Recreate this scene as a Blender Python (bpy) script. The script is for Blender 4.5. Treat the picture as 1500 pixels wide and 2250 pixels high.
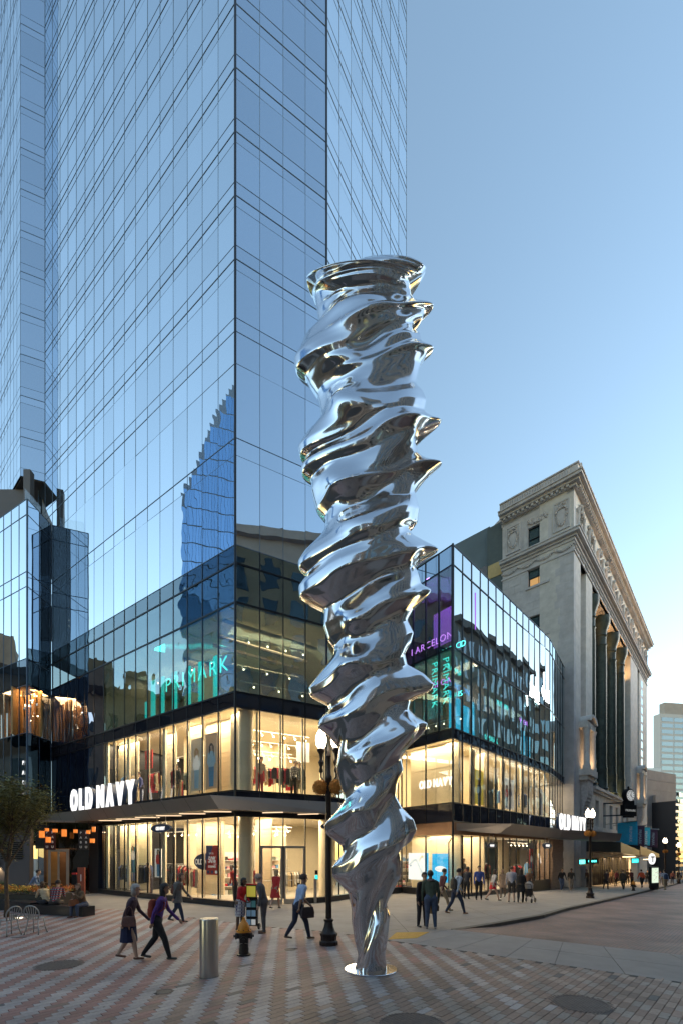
import bpy, bmesh, math, random
import numpy as np
from mathutils import Vector, Matrix, noise
R = math.radians
rnd = random.Random(7)
for o in list(bpy.data.objects): bpy.data.objects.remove(o)
S = bpy.context.scene
COL = S.collection

# ---------------------------------------------------------------- camera, sky, sun, exposure
F, CX, YH, H = 965.0, 750.0, 1876.0, 2.35      # shift lens: level camera, verticals stay vertical
cam = bpy.data.objects.new('camera', bpy.data.cameras.new('camera')); COL.objects.link(cam)
cam.location = (0, 0, H); cam.rotation_euler = (R(90), 0, 0)
cam.data.sensor_fit = 'HORIZONTAL'; cam.data.sensor_width = 36
cam.data.lens = 36*F/1500; cam.data.shift_y = (YH-1125)/1500
cam.data.clip_start = 0.1; cam.data.clip_end = 3000
S.camera = cam
SUN_EL, SUN_AZ = 7.0, 72.0      # azimuth in degrees clockwise from +Y (the view)
W = bpy.data.worlds.new('World'); S.world = W; W.use_nodes = True
wn = W.node_tree; bg = wn.nodes['Background']
sky = wn.nodes.new('ShaderNodeTexSky'); sky.sky_type = 'NISHITA'; sky.sun_disc = False
sky.sun_elevation = R(SUN_EL); sky.sun_rotation = R(SUN_AZ)
sky.altitude = 0; sky.air_density = 1.05; sky.dust_density = 0.2; sky.ozone_density = 1.15
wn.links.new(sky.outputs[0], bg.inputs[0]); bg.inputs[1].default_value = 0.13
sun = bpy.data.objects.new('sun', bpy.data.lights.new('sun', 'SUN')); COL.objects.link(sun)
sun.data.energy = 0.35; sun.data.angle = R(20); sun.data.color = (1, .94, .88)
d = Vector((math.sin(R(SUN_AZ))*math.cos(R(12)), math.cos(R(SUN_AZ))*math.cos(R(12)), math.sin(R(12))))
sun.rotation_euler = d.to_track_quat('Z', 'Y').to_euler()
S.view_settings.view_transform = 'Standard'; S.view_settings.look = 'None'
S.view_settings.gamma = 1; S.view_settings.use_curve_mapping = False
S.view_settings.exposure = 2.06
S.cycles.use_denoising = True
S.cycles.max_bounces = 8; S.cycles.transparent_max_bounces = 24
S.cycles.glossy_bounces = 5; S.cycles.diffuse_bounces = 3; S.cycles.transmission_bounces = 4
S.cycles.caustics_reflective = False; S.cycles.caustics_refractive = False
S.cycles.sample_clamp_indirect = 6
S.cycles.use_adaptive_sampling = True

# ---------------------------------------------------------------- materials
def lin(c): return tuple(((x/255+.055)/1.055)**2.4 if x > 10 else x/255/12.92 for x in c)
MATS = {}
def nmat(name):
    m = bpy.data.materials.new(name); m.use_nodes = True; MATS[name] = m
    nt = m.node_tree; return m, nt, nt.nodes['Principled BSDF']
def mat(name, col, rough=.6, metal=0., var=.12, vscale=3., bump=0., bscale=40., emit=None, estr=0., spec=None, coords='Object', stretch=None):
    """plain surface with grain: colour varied by two noises, fine relief"""
    m, nt, p = nmat(name); L = nt.links
    tc = nt.nodes.new('ShaderNodeTexCoord'); mp = nt.nodes.new('ShaderNodeMapping')
    L.new(tc.outputs[coords], mp.inputs[0])
    if stretch: mp.inputs['Scale'].default_value = stretch
    if var > 0:
        n1 = nt.nodes.new('ShaderNodeTexNoise'); n1.inputs['Scale'].default_value = vscale; n1.inputs['Detail'].default_value = 6; n1.inputs['Roughness'].default_value = .65
        L.new(mp.outputs[0], n1.inputs[0])
        mr = nt.nodes.new('ShaderNodeMapRange'); mr.inputs['From Min'].default_value = .25; mr.inputs['From Max'].default_value = .75
        mr.inputs['To Min'].default_value = 1-var; mr.inputs['To Max'].default_value = 1+var
        L.new(n1.outputs[0], mr.inputs[0])
        mx = nt.nodes.new('ShaderNodeMix'); mx.data_type = 'RGBA'; mx.blend_type = 'MULTIPLY'; mx.inputs[0].default_value = 1
        mx.inputs[6].default_value = (*col, 1); L.new(mr.outputs[0], mx.inputs[7]); L.new(mx.outputs[2], p.inputs['Base Color'])
    else: p.inputs['Base Color'].default_value = (*col, 1)
    if bump > 0:
        n2 = nt.nodes.new('ShaderNodeTexNoise'); n2.inputs['Scale'].default_value = bscale; n2.inputs['Detail'].default_value = 4
        L.new(mp.outputs[0], n2.inputs[0]); b = nt.nodes.new('ShaderNodeBump'); b.inputs['Strength'].default_value = bump; b.inputs['Distance'].default_value = .02
        L.new(n2.outputs[0], b.inputs['Height']); L.new(b.outputs[0], p.inputs['Normal'])
    p.inputs['Roughness'].default_value = rough; p.inputs['Metallic'].default_value = metal
    if spec is not None: p.inputs['Specular IOR Level'].default_value = spec
    if emit: p.inputs['Emission Color'].default_value = (*emit, 1); p.inputs['Emission Strength'].default_value = estr
    return m
def emis(name, col, strength):
    m, nt, p = nmat(name); p.inputs['Base Color'].default_value = (*[c*.5 for c in col], 1)
    p.inputs['Emission Color'].default_value = (*col, 1); p.inputs['Emission Strength'].default_value = strength
    p.inputs['Roughness'].default_value = .4
    return m
def schlick(nt, lo, hi=1., p=4.):
    """edge-on reflectance, the same from both sides of a pane"""
    L = nt.links; lw = nt.nodes.new('ShaderNodeLayerWeight'); lw.inputs[0].default_value = .5
    pw = nt.nodes.new('ShaderNodeMath'); pw.operation = 'POWER'; pw.inputs[1].default_value = p; L.new(lw.outputs['Facing'], pw.inputs[0])
    mr = nt.nodes.new('ShaderNodeMapRange'); mr.inputs['To Min'].default_value = lo; mr.inputs['To Max'].default_value = hi; L.new(pw.outputs[0], mr.inputs[0]); return mr
def glass(name, tint, ior, base, gcol=(1, 1, 1), wave=.02, wscale=.8, rough=0.):
    """architectural pane: see-through tint plus a coated, slightly wavy mirror"""
    m, nt, p = nmat(name); L = nt.links; nt.nodes.remove(p); out = nt.nodes['Material Output']
    tr = nt.nodes.new('ShaderNodeBsdfTransparent'); tr.inputs[0].default_value = (*tint, 1)
    gl = nt.nodes.new('ShaderNodeBsdfGlossy'); gl.inputs['Color'].default_value = (*gcol, 1); gl.inputs['Roughness'].default_value = rough
    mr = schlick(nt, base+((ior-1)/(ior+1))**2)
    tc = nt.nodes.new('ShaderNodeTexCoord'); n = nt.nodes.new('ShaderNodeTexNoise'); n.inputs['Scale'].default_value = wscale; n.inputs['Detail'].default_value = 1
    oi = nt.nodes.new('ShaderNodeObjectInfo'); ad = nt.nodes.new('ShaderNodeVectorMath'); ad.operation = 'ADD'
    L.new(tc.outputs['Object'], ad.inputs[0]); L.new(oi.outputs['Location'], ad.inputs[1]); L.new(ad.outputs[0], n.inputs[0])
    b = nt.nodes.new('ShaderNodeBump'); b.inputs['Strength'].default_value = 1; b.inputs['Distance'].default_value = wave
    L.new(n.outputs[0], b.inputs['Height']); L.new(b.outputs[0], gl.inputs['Normal'])
    mix = nt.nodes.new('ShaderNodeMixShader'); L.new(mr.outputs[0], mix.inputs[0]); L.new(tr.outputs[0], mix.inputs[1]); L.new(gl.outputs[0], mix.inputs[2])
    L.new(mix.outputs[0], out.inputs[0])
    return m
def coated(name, col, body, fac, wave=.004, wscale=.8):
    """opaque looking tower glass: silvery blue coat over a dark body"""
    m, nt, p = nmat(name); L = nt.links; nt.nodes.remove(p); out = nt.nodes['Material Output']
    df = nt.nodes.new('ShaderNodeBsdfDiffuse'); df.inputs[0].default_value = (*body, 1)
    gl = nt.nodes.new('ShaderNodeBsdfGlossy'); gl.inputs['Roughness'].default_value = 0
    oi = nt.nodes.new('ShaderNodeObjectInfo')
    geo = nt.nodes.new('ShaderNodeNewGeometry')
    addr = nt.nodes.new('ShaderNodeMath'); addr.operation = 'ADD'; L.new(oi.outputs['Random'], addr.inputs[0]); L.new(geo.outputs['Random Per Island'], addr.inputs[1])
    fr_ = nt.nodes.new('ShaderNodeMath'); fr_.operation = 'FRACT'; L.new(addr.outputs[0], fr_.inputs[0])
    mrc = nt.nodes.new('ShaderNodeMapRange'); mrc.inputs['To Min'].default_value = .93; mrc.inputs['To Max'].default_value = 1.04; L.new(fr_.outputs[0], mrc.inputs[0])
    mx = nt.nodes.new('ShaderNodeMix'); mx.data_type = 'RGBA'; mx.blend_type = 'MULTIPLY'; mx.inputs[0].default_value = 1; mx.inputs[6].default_value = (*col, 1)
    L.new(mrc.outputs[0], mx.inputs[7]); L.new(mx.outputs[2], gl.inputs['Color'])
    mr = schlick(nt, fac)
    tc = nt.nodes.new('ShaderNodeTexCoord'); n = nt.nodes.new('ShaderNodeTexNoise'); n.inputs['Scale'].default_value = wscale; n.inputs['Detail'].default_value = 1
    ad = nt.nodes.new('ShaderNodeVectorMath'); ad.operation = 'ADD'; L.new(tc.outputs['Object'], ad.inputs[0]); L.new(oi.outputs['Location'], ad.inputs[1]); L.new(ad.outputs[0], n.inputs[0])
    b = nt.nodes.new('ShaderNodeBump'); b.inputs['Distance'].default_value = wave; L.new(n.outputs[0], b.inputs['Height']); L.new(b.outputs[0], gl.inputs['Normal'])
    mix = nt.nodes.new('ShaderNodeMixShader'); L.new(mr.outputs[0], mix.inputs[0]); L.new(df.outputs[0], mix.inputs[1]); L.new(gl.outputs[0], mix.inputs[2]); L.new(mix.outputs[0], out.inputs[0])
    return m

M = {}
M['tower'] = coated('tower_glass', (.90, .96, 1.), (.08, .14, .20), .90, wave=.003)
M['tower_dark'] = coated('tower_glass_dark', (.76, .86, .98), (.06, .10, .16), .74, wave=.003)  # tower glass with the dimmer reflection of some faces put into its coat
M['mirror'] = coated('podium_mirror_glass', (.80, .90, .94), (.05, .07, .08), .66, wave=.010, wscale=.5)
M['blackglass'] = glass('black_glass', (.10, .12, .14), 1.5, .05, (.8, .9, 1), .01)
M['darkcoat'] = coated('dark_coated_glass', (.6, .66, .8), (.012, .015, .03), .34, wave=.012)
M['spandrel'] = coated('spandrel_glass', (.45, .5, .6), (.02, .02, .028), .10, wave=.02)
M['shop'] = glass('shop_glass', (.97, .97, .95), 1.45, .02, wave=.006)
M['smoked'] = glass('smoked_glass', (.60, .68, .66), 1.8, .14, (.8, .95, 1), .02)
M['frame'] = mat('black_frame', (.012, .013, .018), .35, .4, var=.1)
M['amberglass'] = glass('clear_dark_glass', (.70, .68, .66), 1.5, .06, wave=.003)
M['frame_blue'] = mat('blue_frame', (.09, .14, .21), .5, .0, var=.1)
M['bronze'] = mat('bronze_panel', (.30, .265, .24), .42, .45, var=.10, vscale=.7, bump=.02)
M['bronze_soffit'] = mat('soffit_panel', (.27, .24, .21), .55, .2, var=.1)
M['alu'] = mat('aluminium', (.45, .43, .40), .35, .8, var=.06)
M['steel'] = mat('brushed_steel', (.56, .53, .50), .28, 1., var=.10, vscale=60, stretch=(1, 1, .02), bump=.02)
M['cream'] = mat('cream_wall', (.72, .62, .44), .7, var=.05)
M['cream_plank'] = mat('pale_plank', (.70, .58, .38), .6, var=.14, vscale=4, stretch=(.4, .4, 14))
M['white'] = mat('white_paint', (.78, .77, .74), .6, var=.04)
M['shopfloor'] = mat('shop_floor', (.45, .40, .33), .4, var=.1)
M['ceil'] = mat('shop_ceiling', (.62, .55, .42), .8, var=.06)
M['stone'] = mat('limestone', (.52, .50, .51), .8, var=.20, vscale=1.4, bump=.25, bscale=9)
M['stone_warm'] = mat('limestone_street', (.60, .57, .54), .8, var=.20, vscale=1.4, bump=.25, bscale=9)  # lighter copy of the limestone: the street face's brighter light is in its colour
M['stone_orn'] = mat('carved_stone', (.50, .47, .47), .85, var=.3, vscale=5, bump=.6, bscale=14)
M['sandstone'] = mat('brown_stone', (.36, .24, .17), .75, var=.25, vscale=2.5, stretch=(.6, .6, 5), bump=.4, bscale=6)
M['verdigris'] = mat('dark_green_bronze', (.05, .06, .05), .55, .5, var=.45, vscale=2.0, bump=.4, bscale=18)
M['darkwin'] = coated('dark_window', (.55, .68, .78), (.015, .02, .025), .22, wave=.01)
M['tealwin'] = coated('teal_window', (.55, .75, .80), (.05, .09, .10), .30, wave=.01)
M['officewin'] = coated('office_window', (.70, .82, .90), (.24, .27, .29), .25, wave=.004)
M['concrete'] = mat('concrete_walk', (.30, .27, .245), .75, var=.16, vscale=1.1, bump=.12, bscale=60, coords='Generated' if 0 else 'Object')
M['slab'] = mat('concrete_slab', (.29, .27, .26), .8, var=.14, vscale=1.6, bump=.12, bscale=50)
M['kerb'] = mat('granite_kerb', (.17, .15, .125), .8, var=.25, vscale=4, bump=.3, bscale=30)
M['iron'] = mat('cast_iron', (.115, .095, .09), .6, .15, var=.25, vscale=8, bump=.3, bscale=40)
M['blackmetal'] = mat('lamp_iron', (.035, .026, .024), .42, .5, var=.2, vscale=9, bump=.06)
M['yellow'] = mat('tactile_yellow', (.62, .36, .07), .7, var=.15, vscale=8)
M['hyd_orange'] = mat('orange_paint', (.72, .26, .02), .45, var=.15, vscale=14, bump=.08)
M['hyd_black'] = mat('black_paint', (.018, .013, .012), .4, var=.3, vscale=20, bump=.1)
M['chairgrey'] = mat('painted_steel', (.36, .37, .37), .4, .3, var=.08)
M['granite_black'] = mat('black_granite', (.022, .022, .026), .3, var=.2, vscale=30)
M['greywall'] = mat('grey_cladding', (.11, .10, .105), .6, var=.08, vscale=.8)
M['joint'] = mat('joint_sand', (.10, .085, .075), .95, var=.2)
M['orange_lamp'] = emis('orange_lantern', (1., .26, .04), .22)
M['bulb'] = emis('warm_bulb', (1., .80, .50), 4)
M['globe'] = emis('lamp_globe', (1., .84, .62), 4.)
M['led'] = emis('led_strip', (1., .72, .45), .34)
M['white_sign'] = emis('sign_white', (1., .98, .96), .34)
M['cyan_neon'] = emis('neon_teal', (.10, .95, .85), .8)
M['cyan_band'] = emis('teal_light_panel', (.02, .50, .46), .6)
M['purple_neon'] = emis('neon_purple', (.75, .25, 1.), 1.0)
M['purple_panel'] = emis('purple_light_panel', (.22, .06, .42), .5)
M['blue_neon'] = emis('neon_blue', (.08, .45, 1.), .5)
M['peach_neon'] = emis('neon_peach', (1., .78, .66), .38)
M['navy'] = mat('navy_enamel', (.02, .05, .13), .4, var=.05)
M['scr_white'] = emis('screen_white', (.90, .97, 1.), .23)
M['scr_cyan'] = emis('screen_cyan', (.0, .42, .82), .24)
M['cyanposter'] = emis('blue_light_panel', (.03, .52, .80), .5)  # posters, not lamps: a glow is added to their blue
M['warmwin'] = emis('warm_lit_window', (1., .55, .2), .12)
M['mum'] = mat('orange_flowers', (.62, .26, .05), .8, var=.5, vscale=30)
M['leaf'] = mat('olive_leaf', (.20, .19, .055), .6, var=.5, vscale=6)
M['shrub'] = mat('green_leaf', (.06, .11, .03), .6, var=.4, vscale=9)
M['bark'] = mat('bark', (.10, .075, .055), .9, var=.3, vscale=12, bump=.5)
M['planter'] = mat('planter_box', (.035, .03, .03), .5, var=.15)
M['fl_orange'] = mat('orange_blossom', (.60, .17, .02), .7, var=.3, vscale=30)
M['fl_yellow'] = mat('yellow_blossom', (.62, .42, .06), .7, var=.3, vscale=30)
M['brick_far'] = mat('brown_masonry', (.16, .12, .105), .85, var=.25, vscale=1.5)
M['office_grey'] = mat('grey_office_wall', (.10, .105, .115), .8, var=.2, vscale=.6)
M['tan_far'] = mat('tan_masonry', (.36, .32, .29), .85, var=.15, vscale=.5)
def chrome():
    m, nt, p = nmat('polished_steel'); p.inputs['Base Color'].default_value = (.74, .74, .77, 1); p.inputs['Metallic'].default_value = 1; p.inputs['Roughness'].default_value = .13
    L = nt.links; tc = nt.nodes.new('ShaderNodeTexCoord'); n = nt.nodes.new('ShaderNodeTexNoise'); n.inputs['Scale'].default_value = 2.2; n.inputs['Detail'].default_value = 2
    L.new(tc.outputs['Object'], n.inputs[0]); b = nt.nodes.new('ShaderNodeBump'); b.inputs['Distance'].default_value = .01; b.inputs['Strength'].default_value = .4
    L.new(n.outputs[0], b.inputs['Height']); L.new(b.outputs[0], p.inputs['Normal']); return m
M['chrome'] = chrome()
def road_mat():
    m, nt, p = nmat('brick_road'); L = nt.links
    tc = nt.nodes.new('ShaderNodeTexCoord'); mp = nt.nodes.new('ShaderNodeMapping'); mp.inputs['Rotation'].default_value = (0, 0, -R(45.6))
    L.new(tc.outputs['Object'], mp.inputs[0]); br = nt.nodes.new('ShaderNodeTexBrick'); L.new(mp.outputs[0], br.inputs[0])
    br.inputs['Color1'].default_value = (.23, .135, .115, 1); br.inputs['Color2'].default_value = (.18, .125, .115, 1); br.inputs['Mortar'].default_value = (.075, .06, .055, 1)
    br.inputs['Scale'].default_value = 1; br.inputs['Brick Width'].default_value = .2; br.inputs['Row Height'].default_value = .09; br.inputs['Mortar Size'].default_value = .006
    n = nt.nodes.new('ShaderNodeTexNoise'); n.inputs['Scale'].default_value = .7; n.inputs['Detail'].default_value = 7; L.new(tc.outputs['Object'], n.inputs[0])
    mr = nt.nodes.new('ShaderNodeMapRange'); mr.inputs['From Min'].default_value = .3; mr.inputs['From Max'].default_value = .7; mr.inputs['To Min'].default_value = .62; mr.inputs['To Max'].default_value = 1.45; L.new(n.outputs[0], mr.inputs[0])
    mx = nt.nodes.new('ShaderNodeMix'); mx.data_type = 'RGBA'; mx.blend_type = 'MULTIPLY'; mx.inputs[0].default_value = 1
    L.new(br.outputs[0], mx.inputs[6]); L.new(mr.outputs[0], mx.inputs[7]); L.new(mx.outputs[2], p.inputs['Base Color']); p.inputs['Roughness'].default_value = .62
    b = nt.nodes.new('ShaderNodeBump'); b.inputs['Strength'].default_value = .3; b.inputs['Distance'].default_value = .006; b.invert = True
    L.new(br.outputs['Fac'], b.inputs['Height']); L.new(b.outputs[0], p.inputs['Normal']); return m
M['road'] = road_mat()
def paver_mat(attr):
    m, nt, p = nmat('paver_concrete_' + attr); L = nt.links
    if attr == 'object': c = nt.nodes.new('ShaderNodeObjectInfo'); co = c.outputs['Color']
    else: c = nt.nodes.new('ShaderNodeAttribute'); c.attribute_name = 'col'; co = c.outputs['Color']
    geo = nt.nodes.new('ShaderNodeNewGeometry'); n = nt.nodes.new('ShaderNodeTexNoise'); n.inputs['Scale'].default_value = 22; n.inputs['Detail'].default_value = 5; L.new(geo.outputs['Position'], n.inputs[0])
    n3 = nt.nodes.new('ShaderNodeTexNoise'); n3.inputs['Scale'].default_value = .9; n3.inputs['Detail'].default_value = 6; L.new(geo.outputs['Position'], n3.inputs[0])
    mr = nt.nodes.new('ShaderNodeMapRange'); mr.inputs['From Min'].default_value = .25; mr.inputs['From Max'].default_value = .75; mr.inputs['To Min'].default_value = .8; mr.inputs['To Max'].default_value = 1.16; L.new(n.outputs[0], mr.inputs[0])
    mr3 = nt.nodes.new('ShaderNodeMapRange'); mr3.inputs['From Min'].default_value = .3; mr3.inputs['From Max'].default_value = .7; mr3.inputs['To Min'].default_value = .66; mr3.inputs['To Max'].default_value = 1.18; L.new(n3.outputs[0], mr3.inputs[0])
    mu = nt.nodes.new('ShaderNodeMath'); mu.operation = 'MULTIPLY'; L.new(mr.outputs[0], mu.inputs[0]); L.new(mr3.outputs[0], mu.inputs[1])
    mx = nt.nodes.new('ShaderNodeMix'); mx.data_type = 'RGBA'; mx.blend_type = 'MULTIPLY'; mx.inputs[0].default_value = 1
    L.new(co, mx.inputs[6]); L.new(mu.outputs[0], mx.inputs[7]); L.new(mx.outputs[2], p.inputs['Base Color']); p.inputs['Roughness'].default_value = .6
    b = nt.nodes.new('ShaderNodeBump'); b.inputs['Strength'].default_value = .25; b.inputs['Distance'].default_value = .004
    n2 = nt.nodes.new('ShaderNodeTexNoise'); n2.inputs['Scale'].default_value = 120; L.new(geo.outputs['Position'], n2.inputs[0]); L.new(n2.outputs[0], b.inputs['Height']); L.new(b.outputs[0], p.inputs['Normal'])
    return m
M['paver_o'] = paver_mat('object'); M['paver_a'] = paver_mat('attribute')
_cloth = {}
def cloth(c, rough=.85):
    k = tuple(round(x, 3) for x in c)
    if k not in _cloth: _cloth[k] = mat('cloth', c, rough, var=.30, vscale=9, bump=.9, bscale=11)
    return _cloth[k]
def plaid(name, c1, c2, c3, sc=22.):
    m, nt, p = nmat(name); L = nt.links; tc = nt.nodes.new('ShaderNodeTexCoord'); sp = nt.nodes.new('ShaderNodeSeparateXYZ'); L.new(tc.outputs['Object'], sp.inputs[0])
    outs = []
    for ax in (0, 2):
        a = nt.nodes.new('ShaderNodeMath'); a.operation = 'MULTIPLY'; a.inputs[1].default_value = sc; L.new(sp.outputs[ax], a.inputs[0])
        f = nt.nodes.new('ShaderNodeMath'); f.operation = 'FRACT'; L.new(a.outputs[0], f.inputs[0])
        g = nt.nodes.new('ShaderNodeMath'); g.operation = 'GREATER_THAN'; g.inputs[1].default_value = .6; L.new(f.outputs[0], g.inputs[0]); outs.append(g)
    m1 = nt.nodes.new('ShaderNodeMix'); m1.data_type = 'RGBA'; m1.inputs[6].default_value = (*c1, 1); m1.inputs[7].default_value = (*c2, 1); L.new(outs[0].outputs[0], m1.inputs[0])
    m2 = nt.nodes.new('ShaderNodeMix'); m2.data_type = 'RGBA'; m2.inputs[7].default_value = (*c3, 1); L.new(m1.outputs[2], m2.inputs[6]); L.new(outs[1].outputs[0], m2.inputs[0])
    L.new(m2.outputs[2], p.inputs['Base Color']); p.inputs['Roughness'].default_value = .85; return m

# ---------------------------------------------------------------- helpers
def tag(o, label=None, cat=None, group=None, kind=None):
    if label: o['label'] = label
    if cat: o['category'] = cat
    if group: o['group'] = group
    if kind: o['kind'] = kind
    return o
def link(o, parent=None):
    COL.objects.link(o)
    if parent is not None: o.parent = parent
    return o
def empty(name, loc=(0, 0, 0), rz=0, label=None, cat=None, group=None):
    o = bpy.data.objects.new(name, None); o.location = loc; o.rotation_euler = (0, 0, rz); o.empty_display_size = .2
    link(o); tag(o, label, cat, group); return o
class MB:
    """collects boxes, prisms, tubes and lathes and links them as ONE mesh object"""
    def __init__(s): s.v = []; s.f = []; s.m = []; s.col = []; s.hascol = False
    def add(s, vs, fs, mi=0, col=None):
        b = len(s.v); s.v += [tuple(v) for v in vs]; s.f += [tuple(i+b for i in f) for f in fs]; s.m += [mi]*len(fs)
        if col is not None: s.hascol = True
        s.col += [col]*len(vs)
    def box(s, x0, x1, y0, y1, z0, z1, mi=0, col=None, T=None):
        vs = [(x0, y0, z0), (x1, y0, z0), (x1, y1, z0), (x0, y1, z0), (x0, y0, z1), (x1, y0, z1), (x1, y1, z1), (x0, y1, z1)]
        if T is not None: vs = [T(v) for v in vs]
        s.add(vs, [(0, 3, 2, 1), (4, 5, 6, 7), (0, 1, 5, 4), (1, 2, 6, 5), (2, 3, 7, 6), (3, 0, 4, 7)], mi, col)
    def prism(s, pts, z0, z1, mi=0):
        n = len(pts); vs = [(*p, z0) for p in pts]+[(*p, z1) for p in pts]
        s.add(vs, [tuple(range(n-1, -1, -1)), tuple(range(n, 2*n))]+[(i, (i+1) % n, n+(i+1) % n, n+i) for i in range(n)], mi)
    def tube(s, pts, r, n=8, mi=0, cap=True):
        pts = [Vector(p) for p in pts]; rs = r if isinstance(r, (list, tuple)) else [r]*len(pts); rings = []
        up0 = None
        for i, p in enumerate(pts):
            t = (pts[min(i+1, len(pts)-1)]-pts[max(i-1, 0)]).normalized()
            a = up0 if up0 is not None else (Vector((0, 0, 1)) if abs(t.z) < .9 else Vector((1, 0, 0)))
            u = (a-t*a.dot(t)); u = u.normalized() if u.length > 1e-5 else t.orthogonal().normalized(); up0 = u; w = t.cross(u)
            rings.append([p+(u*math.cos(2*math.pi*k/n)+w*math.sin(2*math.pi*k/n))*rs[i] for k in range(n)])
        vs = [v for rg in rings for v in rg]; fs = []
        for i in range(len(pts)-1):
            for k in range(n): fs.append((i*n+k, i*n+(k+1) % n, (i+1)*n+(k+1) % n, (i+1)*n+k))
        if cap: fs.append(tuple(range(n-1, -1, -1))); fs.append(tuple((len(pts)-1)*n+k for k in range(n)))
        s.add(vs, fs, mi)
    def lathe(s, prof, c=(0, 0, 0), n=20, mi=0, flute=0, sx=1, sy=1):
        vs = []; fs = []
        for (r, z) in prof:
            for k in range(n):
                a = 2*math.pi*k/n; rr = r*(1+flute*math.cos(a*n/2)); vs.append((c[0]+rr*sx*math.cos(a), c[1]+rr*sy*math.sin(a), c[2]+z))
        for i in range(len(prof)-1):
            for k in range(n): fs.append((i*n+k, i*n+(k+1) % n, (i+1)*n+(k+1) % n, (i+1)*n+k))
        fs.append(tuple(range(n-1, -1, -1))); fs.append(tuple((len(prof)-1)*n+k for k in range(n)))
        s.add(vs, fs, mi)
    def ball(s, c, r, n=12, m=8, mi=0, sx=1, sy=1, sz=1):
        s.lathe([(r*math.sin(math.pi*(i+.02)/(m+.04)), -r*sz*math.cos(math.pi*(i+.02)/(m+.04))) for i in range(m+1)], c, n, mi, 0, sx, sy)
    def build(s, name, mats, parent=None, smooth=False, **kw):
        me = bpy.data.meshes.new(name); me.from_pydata(s.v, [], s.f)
        mats = mats if isinstance(mats, (list, tuple)) else [mats]
        for m in mats: me.materials.append(m)
        if len(mats) > 1: me.polygons.foreach_set('material_index', s.m)
        if s.hascol:
            at = me.color_attributes.new('col', 'FLOAT_COLOR', 'POINT')
            at.data.foreach_set('color', np.array([(*(c or (1, 1, 1)), 1) for c in s.col], dtype=np.float32).ravel())
        if smooth: me.shade_smooth() if smooth is True else None
        me.update(); o = bpy.data.objects.new(name, me); link(o, parent); tag(o, **kw)
        if smooth == 'angle':
            me.shade_smooth()
            try: me.set_sharp_from_angle(angle=R(40))
            except Exception: pass
        return o

# ground height: level plaza, then the street falls away
SD = (.6993, .7148); SN = (.7148, -.6993)      # along the street, across it (towards the far kerb)
def g(x, y):
    s = SD[0]*x+SD[1]*y
    return -.030*max(0., min(s, 130.)-18.)
def P(px, Z): return ((px-CX)/F*Z, Z)
def G(px, py, dz=0.):
    """where the sight line meets the ground"""
    Z = F*H/(py-YH)
    for _ in range(40):
        x = (px-CX)/F*Z; Z = .5*Z+.5*F*(H-g(x, Z)-dz)/(py-YH)
    return ((px-CX)/F*Z, Z)
def zat(py, Z): return H+(YH-py)/F*Z
def proj(x, y, z):
    return (CX+F*x/y, YH-F*(z-H)/y) if y > .1 else (-9e3, -9e3)
def clip(poly, a, b, c):     # keep a*x+b*y <= c
    out = []
    for i in range(len(poly)):
        p, q = poly[i], poly[(i+1) % len(poly)]; dp, dq = a*p[0]+b*p[1]-c, a*q[0]+b*q[1]-c
        if dp <= 0: out.append(p)
        if (dp < 0 < dq) or (dq < 0 < dp):
            t = dp/(dp-dq); out.append((p[0]+(q[0]-p[0])*t, p[1]+(q[1]-p[1])*t))
    return out
def zones(poly):
    cuts = [-1e5, 18., 130., 1e5]
    for i in range(3):
        q = clip(clip(poly, SD[0], SD[1], cuts[i+1]), -SD[0], -SD[1], -cuts[i])
        if len(q) > 2: yield q
def tess(poly):
    from mathutils.geometry import tessellate_polygon
    return tessellate_polygon([[Vector((p[0], p[1], 0)) for p in poly]])
def sheet(name, poly, dz, m, parent=None, thick=0., **kw):
    """flat sheet that follows the fall of the street (convex or not)"""
    mb = MB()
    tris = tess(poly)
    for t in tris:
        tri = [poly[i] for i in t]
        for q in zones(tri):
            a = sum(q[i][0]*q[(i+1) % len(q)][1]-q[(i+1) % len(q)][0]*q[i][1] for i in range(len(q)))
            if abs(a) < 1e-7: continue
            if a < 0: q = q[::-1]
            mb.add([(*p, g(*p)+dz) for p in q], [tuple(range(len(q)))])
    return mb.build(name, m, parent, **kw)
class Face:
    """a wall plane: a along it, b outwards, z up"""
    def __init__(s, o, u, n): s.o = o; s.u = u; s.n = n; s.ang = math.atan2(u[1], u[0])
    def pt(s, a, b, z): return (s.o[0]+s.u[0]*a+s.n[0]*b, s.o[1]+s.u[1]*a+s.n[1]*b, z)
    def xy(s, a, b=0): return s.pt(a, b, 0)[:2]
    def box(s, mb, a0, a1, b0, b1, z0, z1, mi=0):
        vs = [s.pt(a, b, z) for z in (z0, z1) for (a, b) in ((a0, b0), (a1, b0), (a1, b1), (a0, b1))]
        fs = [(0, 3, 2, 1), (4, 5, 6, 7), (0, 1, 5, 4), (1, 2, 6, 5), (2, 3, 7, 6), (3, 0, 4, 7)]
        cr = s.u[0]*s.n[1]-s.u[1]*s.n[0]
        if cr < 0: fs = [f[::-1] for f in fs]
        mb.add(vs, fs, mi)
    def area(s, a0, a1, z0, z1):
        ps = [proj(*s.pt(a, 0, z)) for a, z in ((a0, z0), (a1, z0), (a1, z1), (a0, z1))]
        xs = [min(max(p[0], 0), 1500) for p in ps]; ys = [min(max(p[1], 0), 2250) for p in ps]
        A = sum(xs[i]*ys[(i+1) % 4]-xs[(i+1) % 4]*ys[i] for i in range(4))
        return abs(A)/2
class Face0(Face): pass
PANES = {}
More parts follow.
